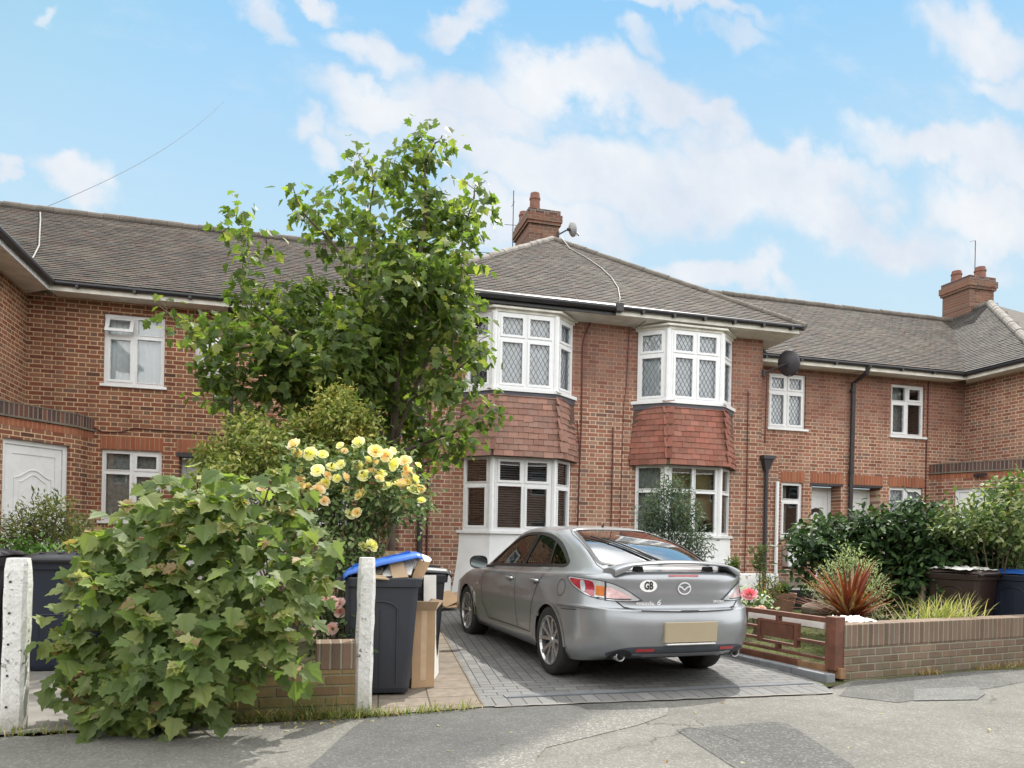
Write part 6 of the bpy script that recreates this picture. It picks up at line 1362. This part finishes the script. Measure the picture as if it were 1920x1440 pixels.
for i, L in enumerate(LM):
    b = MB(); branch(b, [pt(x, y, random.uniform(-.3, .3) if k else 0) for k, (x, y) in enumerate(L)], .026, .005); b.build('limb', MT['bark'], TR, smooth=True)
# leafy twigs tie the sprays to the limbs
for c, r in blobs:
    tw = MB()
    for _ in range(3): e = Vector(c) + Vector(rng.normal(0, r * .55, 3)); tw.tube([Vector(c) + Vector((0, 0, -r * .7)), Vector(c), e], [.006, .005, .003], 4)
    tw.build('twig', MT['twig'], TR)

# ---- sycamore bush at the left gate
DS = 4.95
SB = thing('sycamore_bush', 'big leafy sycamore bush spilling over the low wall onto the pavement', 'bush', (-.65, 5.6, 0))
SBL = [(255, 1015, 70), (345, 965, 62), (455, 965, 65), (540, 1005, 58), (185, 1100, 55), (275, 1095, 95), (395, 1080, 105), (510, 1085, 85), (160, 1190, 52), (245, 1215, 105), (370, 1215, 115), (480, 1180, 80), (172, 1285, 50), (255, 1305, 85), (350, 1295, 70), (295, 1355, 45), (230, 1350, 40), (292, 915, 22), (370, 893, 18), (508, 895, 18), (425, 925, 32), (555, 945, 28), (590, 1030, 38), (598, 1090, 30), (530, 1210, 34), (125, 1240, 25), (120, 1150, 20), (290, 960, 35), (420, 1000, 70), (410, 1290, 40), (160, 1030, 26), (340, 1150, 100), (300, 1240, 90), (460, 905, 18), (330, 925, 20), (545, 905, 14), (205, 1030, 22), (150, 1060, 18), (105, 1200, 18), (560, 1250, 20)]
blobs = px_blobs(SBL, DS, .28, 9)
P, O = blob_points(blobs, 620, .3, .95, 2, .05)
K = len(P); cam_ = to_cam(P); D = unit(O * [.8, .8, .2] + cam_ * .35 - UPV * .55 + rng.normal(0, .45, (K, 3))); N = unit(UPV * .85 + cam_ * .55 + O * .3 + rng.normal(0, .28, (K, 3)))
cols = pick([(.10, .145, .052), (.125, .172, .06), (.165, .21, .075), (.22, .255, .10)], K, [.3, .35, .23, .12], .14)
leaves('foliage', SB, 'leaf', 'maple', P, D, N, .112, cols, .18, .28, .36)
# pale new growth in rosettes at the shoot tips
tips = []
for c, r in blobs:
    for _ in range(max(1, int(r * 20))):
        d = unit(rng.normal(size=3) + np.array(to_cam(np.array([c]))[0]) * 1.2 + UPV * .5); tips.append(np.array(c) + d * r * 1.02)
tips = np.array(tips); G_ = 5; P = np.repeat(tips, G_, 0) + rng.normal(0, .012, (len(tips) * G_, 3)); K = len(P)
a = rng.uniform(0, 6.283, K); cam_ = to_cam(P); D = unit(np.stack([np.cos(a), np.sin(a), rng.uniform(-.6, .3, K)], 1) + cam_ * .3); N = unit(UPV + cam_ * .6 + rng.normal(0, .3, (K, 3)))
leaves('new_leaves', SB, 'leaf', 'maple', P, D, N, .075, pick([(.24, .26, .09), (.30, .21, .115), (.20, .26, .08), (.30, .29, .14), (.18, .24, .07)], K), .3, .3, .3)
st = MB()
for (x, y) in ((180, 1100), (260, 960), (370, 900), (508, 900), (560, 1000), (130, 1240), (150, 1180), (440, 1100), (300, 1100), (230, 1300), (540, 1190)): branch(st, [(-.72 + random.uniform(-.08, .08), 5.62, 0), (np.array(at(x, y, DS)) + np.array((-.7, 5.6, 0.2))) / 2 + np.array((0, .12, .1)), at(x, y, DS)], .014, .005)
st.build('stems', MT['redtwig'], SB)

def shrub(name, label, depth, L, leaf, size, pal, w=None, dens=400, mt='leafsoft', spread=.3, droop=.1, up=.8, group=4, gs=.05, seed=1, cat='shrub', stem_to=None, hollow=.3, base=None, flat=.9, cam=.25, out=.6, twigm='twig', grp=None, curl=.15):
    bl = px_blobs(L, depth, spread, seed); c0 = np.mean([c for c, r in bl], 0); b0 = base or (c0[0], c0[1], gz(c0[1]))
    t = thing(name, label, cat, b0, grp); P, O = blob_points(bl, dens, hollow, flat, group, gs); keep_ = P[:, 2] > gz(c0[1]) + .02; P, O = P[keep_], O[keep_]; K = len(P)
    D, N = spray(P, O, droop, up, cam, out, .5); leaves('foliage', t, mt, leaf, P, D, N, size, pick(pal, K, w), .25, curl)
    s = MB()
    for c, r in bl[:14]: branch(s, [(b0[0] + random.uniform(-.06, .06), b0[1] + random.uniform(-.06, .06), b0[2]), (np.array(b0) + np.array(c)) / 2 + np.array((0, 0, .1)), c], .014, .005)
    s.build('stems', MT[twigm], t); return t, bl
GREENS = [(.045, .085, .022), (.060, .105, .026), (.035, .065, .020)]
shrub('variegated_shrub', 'yellow green evergreen shrub between the tree and the yellow roses', 8.3, [(390, 858, 30), (440, 848, 42), (430, 898, 46), (500, 838, 42), (500, 898, 50), (560, 858, 46), (560, 808, 35), (640, 778, 40), (620, 748, 24), (680, 798, 34), (640, 838, 46), (590, 908, 42), (470, 808, 34), (660, 868, 38), (390, 908, 32), (520, 948, 42), (700, 858, 34)], 'oval', .060, [(.21, .25, .06), (.155, .20, .055), (.34, .34, .10), (.11, .15, .045), (.46, .43, .17)], [.3, .25, .2, .13, .12], 2300, seed=2, droop=-.05, gs=.06, group=6)
shrub('variegated_shrub', 'bright yellow tipped bush at the foot of the sycamore tree', 8.6, [(630, 778, 38), (660, 813, 34), (605, 808, 29), (640, 743, 21)], 'oval', .055, [(.44, .37, .08), (.31, .29, .07), (.54, .46, .14)], None, 2400, seed=4, droop=-.15, gs=.06, group=6)
shrub('garden_shrub', 'rounded green shrub below the white porch door on the left', 9.6, [(60, 985, 40), (110, 985, 40), (150, 1010, 32), (30, 1010, 42), (90, 1025, 45), (140, 1045, 28), (105, 950, 20), (85, 945, 16), (128, 950, 10), (20, 1045, 30)], 'lance', .085, [(.09, .115, .035), (.13, .15, .055), (.06, .085, .026), (.18, .17, .08)], None, 1300, seed=3, droop=-.3, gs=.06, group=5)
shrub('garden_shrub', 'bright green low bush behind the left bins', 8.8, [(40, 1035, 30), (80, 1045, 28), (20, 1055, 25), (105, 1055, 22), (60, 1065, 30)], 'rose', .075, [(.075, .16, .03), (.06, .13, .025), (.10, .19, .045)], None, 1500, seed=6, droop=0)
b = MB(); HB = [((-3.95, y + .2, z), .42) for y in np.arange(5.7, 9.4, .42) for z in (.35, .85, 1.35, 1.8)]
PH = thing('added_hedge', 'unseen hedge added left of the plot to darken the car side reflections', 'hedge', (-3.95, 7.5, .02))  # out of view, added so the car's side reflects something dark
P, O = blob_points(HB, 900, .5, .9, 2, .05); D, N = spray(P, O, 0, .8, 0, .6, .5); leaves('foliage', PH, 'leafsoft', 'oval', P, D, N, .07, pick(GREENS, len(P)))
# ---- roses
def bloom_mesh(name, c0, c1, seed):
    r = np.random.default_rng(seed); V, F, C = [], [], []
    for ring, (n, rr, hh, op) in enumerate(((3, .010, .036, .05), (5, .020, .037, .16), (6, .031, .036, .34), (7, .042, .033, .55), (8, .050, .026, .85))):
        for k in range(n):
            a = 6.283 * k / n + ring * .5 + r.normal(0, .1); b0 = len(V); w = 6.283 / n * .95
            for i, t in enumerate((0, .4, .75, 1.0)):
                for j, s in enumerate((-1, -.5, 0, .5, 1)):
                    ww = w * (.35 + .65 * math.sin(t * 2.3 + .3)) ; aa = a + s * ww * .62; rad_ = rr * (.25 + .75 * t ** .8) + .010 * op * t * t - .003 * abs(s) * (1 - op * .4); z = hh * (1.1 * t - .55 * op * t * t) - .004 * s * s
                    V.append((rad_ * math.cos(aa), rad_ * math.sin(aa), z + .004 * (4 - ring)))
            for i in range(3):
                for j in range(4): q = b0 + i * 5 + j; F.append((q, q + 1, q + 6, q + 5)); m = (ring / 4 + r.normal(0, .08)); C.append(np.clip(np.array(c0) * (1 - m) + np.array(c1) * m, 0, 1))
    me = bpy.data.meshes.new(name); me.from_pydata(V, [], F); me.update(); me.materials.append(MT['petal'])
    at_ = me.attributes.new('tint', 'FLOAT_COLOR', 'FACE'); A = np.ones((len(F), 4), np.float32); A[:, :3] = C; at_.data.foreach_set('color', A.ravel()); me.shade_smooth(); return me
BL = {'apricot': bloom_mesh('apricot', (.80, .58, .30), (.85, .74, .52), 1), 'yellow': bloom_mesh('yellow', (.84, .75, .34), (.87, .82, .56), 2), 'peach': bloom_mesh('peach', (.82, .56, .42), (.86, .74, .62), 3), 'cream': bloom_mesh('cream', (.82, .72, .42), (.86, .82, .64), 4), 'pink': bloom_mesh('pink', (.70, .40, .50), (.80, .62, .68), 5), 'rose': bloom_mesh('rose', (.66, .10, .24), (.76, .34, .46), 6)}
def put_blooms(parent, pts, depth, size=1.0, spread=.12, seed=1):
    r = random.Random(seed); L = rootloc(parent)
    for (px, py, kind, k) in pts:
        o = bpy.data.objects.new('bloom', BL[kind]); COL.objects.link(o); o.parent = parent
        p = at(px, py, depth - abs(r.gauss(0, spread)) - .05); o.location = p - L; s = size * k; o.scale = (s, s, s)
        n = Vector(to_cam(np.array([p]))[0]) * r.uniform(.5, 1.1) + Vector((0, 0, r.uniform(.3, 1.0))) + Vector((r.gauss(0, .45), r.gauss(0, .3), 0)); o.rotation_euler = n.to_track_quat('Z', 'Y').to_euler()
RB, bl = shrub('rose_bush', 'tall yellow and apricot rose bush in full flower behind the speckled gate post', 6.9, [(570, 870, 30), (600, 880, 36), (560, 910, 34), (640, 900, 36), (680, 870, 32), (690, 920, 40), (740, 880, 36), (770, 920, 32), (740, 950, 36), (620, 940, 40), (670, 970, 36), (600, 990, 34), (650, 1020, 34), (690, 990, 28), (780, 960, 22), (700, 850, 20), (560, 850, 18), (640, 1060, 30), (600, 1060, 28), (690, 1035, 22)], 'rose', .06, [(.095, .15, .05), (.075, .12, .042), (.13, .19, .065), (.20, .24, .11)], None, 2300, mt='leafglossy', seed=8, droop=.2, base=(.28, 6.9, .02), gs=.06)
rs = MB()
for (x, y) in ((600, 900), (650, 870), (700, 860), (760, 900), (780, 950), (720, 940), (680, 900), (570, 890)): branch(rs, [(.30, 6.9, 0), at(655 + random.uniform(-20, 20), 1090, 6.9), at((655 + x) / 2, (1000 + y) / 2 + 20, 6.9), at(x, y, 6.85)], .016, .004)
rs.build('canes', MT['twig'], RB)
yb = [(553, 835, 'peach', 1), (583, 852, 'yellow', 1.05), (560, 876, 'cream', .8), (596, 884, 'cream', 1), (576, 918, 'apricot', 1.05), (596, 922, 'peach', 1.05), (622, 878, 'cream', .9), (632, 898, 'yellow', .7), (650, 920, 'apricot', .7), (673, 832, 'cream', 1.05), (704, 848, 'apricot', 1.1), (727, 855, 'peach', 1.05), (697, 870, 'apricot', 1.1), (670, 876, 'cream', 1.05), (683, 893, 'yellow', 1), (742, 872, 'yellow', 1.05), (760, 866, 'peach', 1), (766, 888, 'peach', 1), (776, 900, 'yellow', .9), (728, 914, 'cream', .9), (752, 912, 'peach', 1.2), (774, 922, 'yellow', 1), (788, 920, 'apricot', .9), (760, 942, 'apricot', 1.05), (678, 930, 'apricot', 1.1), (656, 965, 'cream', .9), (670, 962, 'apricot', .8), (523, 918, 'peach', .85), (518, 960, 'apricot', .9), (483, 966, 'yellow', .8), (580, 965, 'peach', .7), (695, 1024, 'yellow', 1.05), (680, 1026, 'yellow', .8), (640, 872, 'cream', .8), (610, 905, 'yellow', .7), (715, 890, 'cream', .85), (790, 940, 'yellow', .7), (545, 940, 'peach', .8), (492, 915, 'peach', .9), (618, 1036, 'apricot', .6)]
r = random.Random(44); yb += [(r.choice((575, 600, 690, 740, 765)) + r.gauss(0, 22), r.gauss(893, 26), r.choice(('cream', 'apricot', 'yellow', 'apricot', 'peach', 'peach')), r.uniform(.5, .95)) for _ in range(26)]
put_blooms(RB, yb, 6.75, 1.12, .10, 2)
PB, bl = shrub('rose_bush', 'low pink rose bush beside the raised end pier of the low wall', 6.25, [(600, 1130, 26), (635, 1140, 28), (620, 1165, 26), (650, 1170, 24), (590, 1170, 24), (640, 1195, 24), (600, 1200, 20), (660, 1205, 16)], 'rose', .05, [(.03, .055, .02), (.04, .075, .024), (.055, .09, .03)], None, 1500, mt='leafglossy', seed=10, base=(.18, 6.2, .02))
put_blooms(PB, [(605, 1113, 'pink', 1), (592, 1135, 'pink', .9), (622, 1130, 'pink', 1), (637, 1133, 'pink', 1), (638, 1150, 'pink', .9), (580, 1152, 'rose', .8), (625, 1180, 'pink', 1.05), (580, 1186, 'pink', .9), (612, 1125, 'pink', .8), (655, 1148, 'pink', .6), (596, 1124, 'rose', .6)], 6.12, 1.0, .05, 3)
# ---- right side
shrub('olive_shrub', 'grey green bushy shrub in front of the right bay window', 11.2, [(1240, 925, 24), (1270, 935, 30), (1225, 955, 28), (1255, 965, 36), (1290, 965, 28), (1235, 990, 30), (1270, 1000, 34), (1300, 1005, 26), (1260, 905, 14), (1300, 1030, 20), (1320, 1035, 12), (1285, 1040, 20), (1245, 890, 8), (1215, 975, 18)], 'lance', .075, [(.055, .085, .060), (.075, .105, .075), (.10, .135, .10), (.04, .06, .042)], None, 1500, seed=12, droop=.1, gs=.07, group=5, base=(5.55, 11.0, .1))
HL = []
r_ = random.Random(4)
shrub('laurel_hedge', 'large dark green laurel hedge in front of the terrace doors on the right', 10.6, [(1510, 1020, 34), (1540, 1010, 40), (1530, 1060, 40), (1580, 1000, 38), (1580, 1050, 50), (1630, 985, 36), (1640, 1030, 55), (1640, 1090, 50), (1690, 980, 42), (1700, 1030, 60), (1700, 1090, 60), (1750, 985, 42), (1760, 1040, 60), (1760, 1100, 50), (1810, 1000, 40), (1820, 1050, 55), (1860, 1020, 45), (1880, 1060, 45), (1600, 1100, 40), (1720, 955, 20), (1560, 980, 16)], 'oval', .115, [(.026, .055, .018), (.036, .072, .022), (.055, .098, .028), (.018, .040, .015)], None, 1000, mt='leafglossy', seed=14, droop=.1, gs=.08, group=4, base=(8.6, 9.6, .05), hollow=.45, cat='hedge')
shrub('white_edged_shrub', 'tall white edged shrub at the right picture edge beside the hedge', 9.8, [(1800, 970, 26), (1840, 960, 34), (1880, 945, 36), (1910, 930, 40), (1860, 995, 40), (1900, 985, 45), (1910, 1030, 34), (1820, 995, 28), (1765, 985, 22), (1930, 960, 40), (1930, 1010, 40), (1900, 905, 14), (1790, 945, 10), (1850, 1050, 36, 1.2), (1900, 1060, 36, 1.2), (1935, 1050, 40, 1.2), (1830, 1040, 30, 1.2)], 'oval', .085, [(.09, .135, .045), (.20, .23, .10), (.40, .41, .26), (.055, .09, .028)], [.36, .24, .10, .30], 1000, seed=15, droop=0, gs=.07)
shrub('silver_willow', 'silvery pale green willow shrub behind the red cordyline', 9.5, [(1590, 1050, 20), (1570, 1070, 26), (1610, 1065, 26), (1550, 1095, 24), (1590, 1100, 32), (1630, 1090, 28), (1650, 1110, 20), (1560, 1125, 24), (1610, 1130, 30), (1645, 1140, 18), (1585, 1030, 8), (1605, 1032, 8), (1530, 1110, 14)], 'lance', .05, [(.22, .27, .15), (.30, .34, .22), (.14, .20, .09), (.40, .42, .30)], None, 1500, seed=16, droop=-.5, gs=.05, group=6)
def blades(name, parent, P0, N_, L, w, tilt, pal, mt='leafsoft', arch=.5, seed=1, fold=True):
    r = np.random.default_rng(seed); V, F, C = [], [], []
    for i in range(N_):
        p = Vector(P0[i] if isinstance(P0, list) else P0); a = r.uniform(0, 6.283); ti = tilt[0] + (tilt[1] - tilt[0]) * r.random() ** .8; l = L * r.uniform(.7, 1.1); d = Vector((math.cos(a), math.sin(a), 0)); s = Vector((-d.y, d.x, 0)); b0 = len(V); n = 7; ac = arch * r.uniform(.5, 1.3)
        q = p.copy(); an = ti
        for k in range(n + 1):
            t = k / n; ww = w * (1 - t ** 2.2) * (.7 + .6 * min(1, t * 4)) / 2; V += [tuple(q - s * ww), tuple(q + s * ww)]
            step = d * math.sin(an) + Vector((0, 0, math.cos(an))); q = q + step * (l / n); an += ac * t * .35
        c = np.array(pal[r.integers(len(pal))]) * r.uniform(.8, 1.2)
        for k in range(n): F.append((b0 + 2 * k, b0 + 2 * k + 1, b0 + 2 * k + 3, b0 + 2 * k + 2)); C.append(c)
    b = MB(); b.v = V; b.f = F; o = b.build(name, MT[mt], parent); set_cols(o, np.clip(np.array(C), 0, 1)); return o
CB = at(1592, 1152, 8.9)
CO = thing('red_cordyline', 'spiky red cordyline with strap leaves behind the right wall', 'plant', (CB.x, CB.y, .05))
blades('strap_leaves', CO, [(CB.x + random.gauss(0, .02), CB.y + random.gauss(0, .02), CB.z - .05 + random.uniform(-.06, .06)) for _ in range(150)], 150, .80, .036, (.28, 1.52), [(.16, .042, .022), (.20, .058, .028), (.13, .030, .02), (.24, .09, .045), (.26, .15, .10)], 'leafglossy', .35, 3)
b = MB(); b.tube([(CB.x, CB.y, .03), (CB.x, CB.y, CB.z)], [.05, .04], 9); b.build('trunk', MT['bark'], CO)
GC = at(1768, 1168, 8.35)
GG = thing('grass_clump', 'arching clump of pale green grass on the right wall in front of the bins', 'grass clump', (GC.x, GC.y, .02))
blades('grass_blades', GG, [(GC.x + random.gauss(0, .24), GC.y + random.gauss(0, .08), GC.z - .06) for _ in range(260)], 260, .44, .010, (.05, 1.1), [(.26, .27, .08), (.20, .23, .07), (.36, .34, .15), (.15, .19, .05), (.40, .34, .20)], 'leafsoft', .8, 4)
WF, bl = shrub('white_leaved_bush', 'small white leaved bush with one pink flower behind the car tail', 10.3, [(1400, 1115, 14), (1415, 1120, 16), (1432, 1122, 13), (1395, 1130, 14), (1425, 1134, 14), (1440, 1138, 9)], 'rose', .06, [(.45, .50, .40), (.10, .17, .05), (.60, .62, .55), (.07, .12, .04)], None, 1800, seed=18)
put_blooms(WF, [(1405, 1117, 'rose', 2.0), (1428, 1143, 'pink', 1.1), (1418, 1144, 'pink', .9)], 10.1, 1.0, .02, 4)
OF, bl = shrub('orange_flower_plant', 'bushy orange flowered plant by the white plinth', 11.2, [(1425, 1095, 12), (1440, 1090, 14), (1455, 1095, 12), (1430, 1110, 14), (1448, 1112, 14)], 'fine', .07, [(.10, .13, .05), (.07, .10, .04), (.42, .26, .06), (.45, .32, .12)], [.4, .35, .13, .12], 1800, seed=19, droop=-.4)
def weed(name, label, px, py, top, depth, pal, seed, n=60):
    p = at(px, py, depth); h = (py - top) * depth / F_PX; t = thing(name, label, 'weed', (p.x, p.y, gz(p.y))); b = MB(); P = []
    for i in range(6):
        e = Vector((p.x + random.gauss(0, .09), p.y + random.gauss(0, .05), p.z + h * random.uniform(.65, 1))); b.tube([(p.x + random.gauss(0, .03), p.y, gz(p.y)), (p.x, p.y, p.z + h * .3), e], [.007, .006, .003], 5)
        for k in range(n // 6): q = random.uniform(.15, 1); P.append(np.array((p.x, p.y, p.z)) * (1 - q) + np.array(e) * q)
    b.build('stems', MT['twig'], t); P = np.repeat(np.array(P), 4, 0); K = len(P); D = unit(rng.normal(0, 1, (K, 3)) * [1, 1, .4] + UPV * .7); N = unit(UPV + rng.normal(0, .5, (K, 3))); leaves('foliage', t, 'leafsoft', 'fine', P, D, N, .10, pick(pal, K)); return t
weed('tall_weed', 'tall thin green weed growing up the rainwater pipe', 1425, 1085, 1000, 12.6, [(.09, .14, .05), (.12, .17, .07)], 1)
weed('tall_weed', 'feathery green weeds beside the car tail by the right bay base', 1376, 1100, 1045, 11.8, [(.10, .16, .05), (.15, .20, .07)], 2, 90)
weed('pot_plant', 'small green plant growing in the terracotta pot', 1465, 1118, 1098, 11.4, [(.08, .13, .05)], 3, 60)
# ---- grass at the foot of walls, litter
def tuft_line(name, spots, n, L, pal, seed):
    r = random.Random(seed); pts = []
    for (x0, y0, x1, y1, k) in spots:
        for _ in range(int(n * k)): t = r.random(); pts.append((x0 + (x1 - x0) * t + r.gauss(0, .02), y0 + (y1 - y0) * t + r.gauss(0, .022), .004))
    return stuff(blades(name, None, pts, len(pts), L, .006, (.1, 1.25), pal, 'leafsoft', 1.0, seed))
tuft_line('wall_foot_grass', [(-.55, 5.45, .36, 5.44, 1.0), (-2.2, 5.36, -1.1, 5.38, .6), (.36, 5.48, .55, 5.47, .5), (.5, 5.46, 1.25, 5.575, .75), (-.05, 5.47, .30, 5.46, .6)], 260, .10, [(.16, .20, .05), (.25, .24, .10), (.10, .15, .035), (.32, .26, .13)], 5)
tuft_line('wall_foot_grass', [(-.55, 5.47, .34, 5.47, 1)], 110, .24, [(.18, .21, .07), (.28, .25, .12), (.12, .16, .05)], 6)
tuft_line('wall_foot_grass', [(6.0, 6.22, 6.3, 6.28, .6), (6.9, 6.38, 7.9, 6.55, 1.2)], 150, .09, [(.28, .20, .10), (.22, .15, .07), (.34, .26, .14)], 7)
P = []; r = random.Random(12)
for _ in range(90):
    q = r.random(); P.append((r.uniform(-1.2, .5), 5.38 - abs(r.gauss(0, .10)), .010)) if q < .6 else P.append((r.uniform(-2, 6), r.uniform(3.9, 5.5), .012))
P = np.array(P); K = len(P); a = rng.uniform(0, 6.28, K); D = np.stack([np.cos(a), np.sin(a), rng.normal(0, .12, K)], 1); N = unit(UPV + rng.normal(0, .25, (K, 3)))
stuff(leaves('fallen_leaves', None, 'leafsoft', 'oval', P, D, N, .040, pick([(.50, .46, .30), (.30, .20, .10), (.42, .36, .16), (.20, .13, .07)], K), .2, .3, .4))
lw = []; r = random.Random(20)
for _ in range(5200): lw.append((r.uniform(4.8, 12), r.uniform(6.4, 12.2), 0)); lw[-1] = (lw[-1][0], lw[-1][1], gz(lw[-1][1]) - .005)
stuff(blades('lawn_grass', None, lw, len(lw), .07, .008, (.1, .9), [(.12, .17, .035), (.16, .19, .05), (.09, .13, .03)], 'leafsoft', .7, 9))
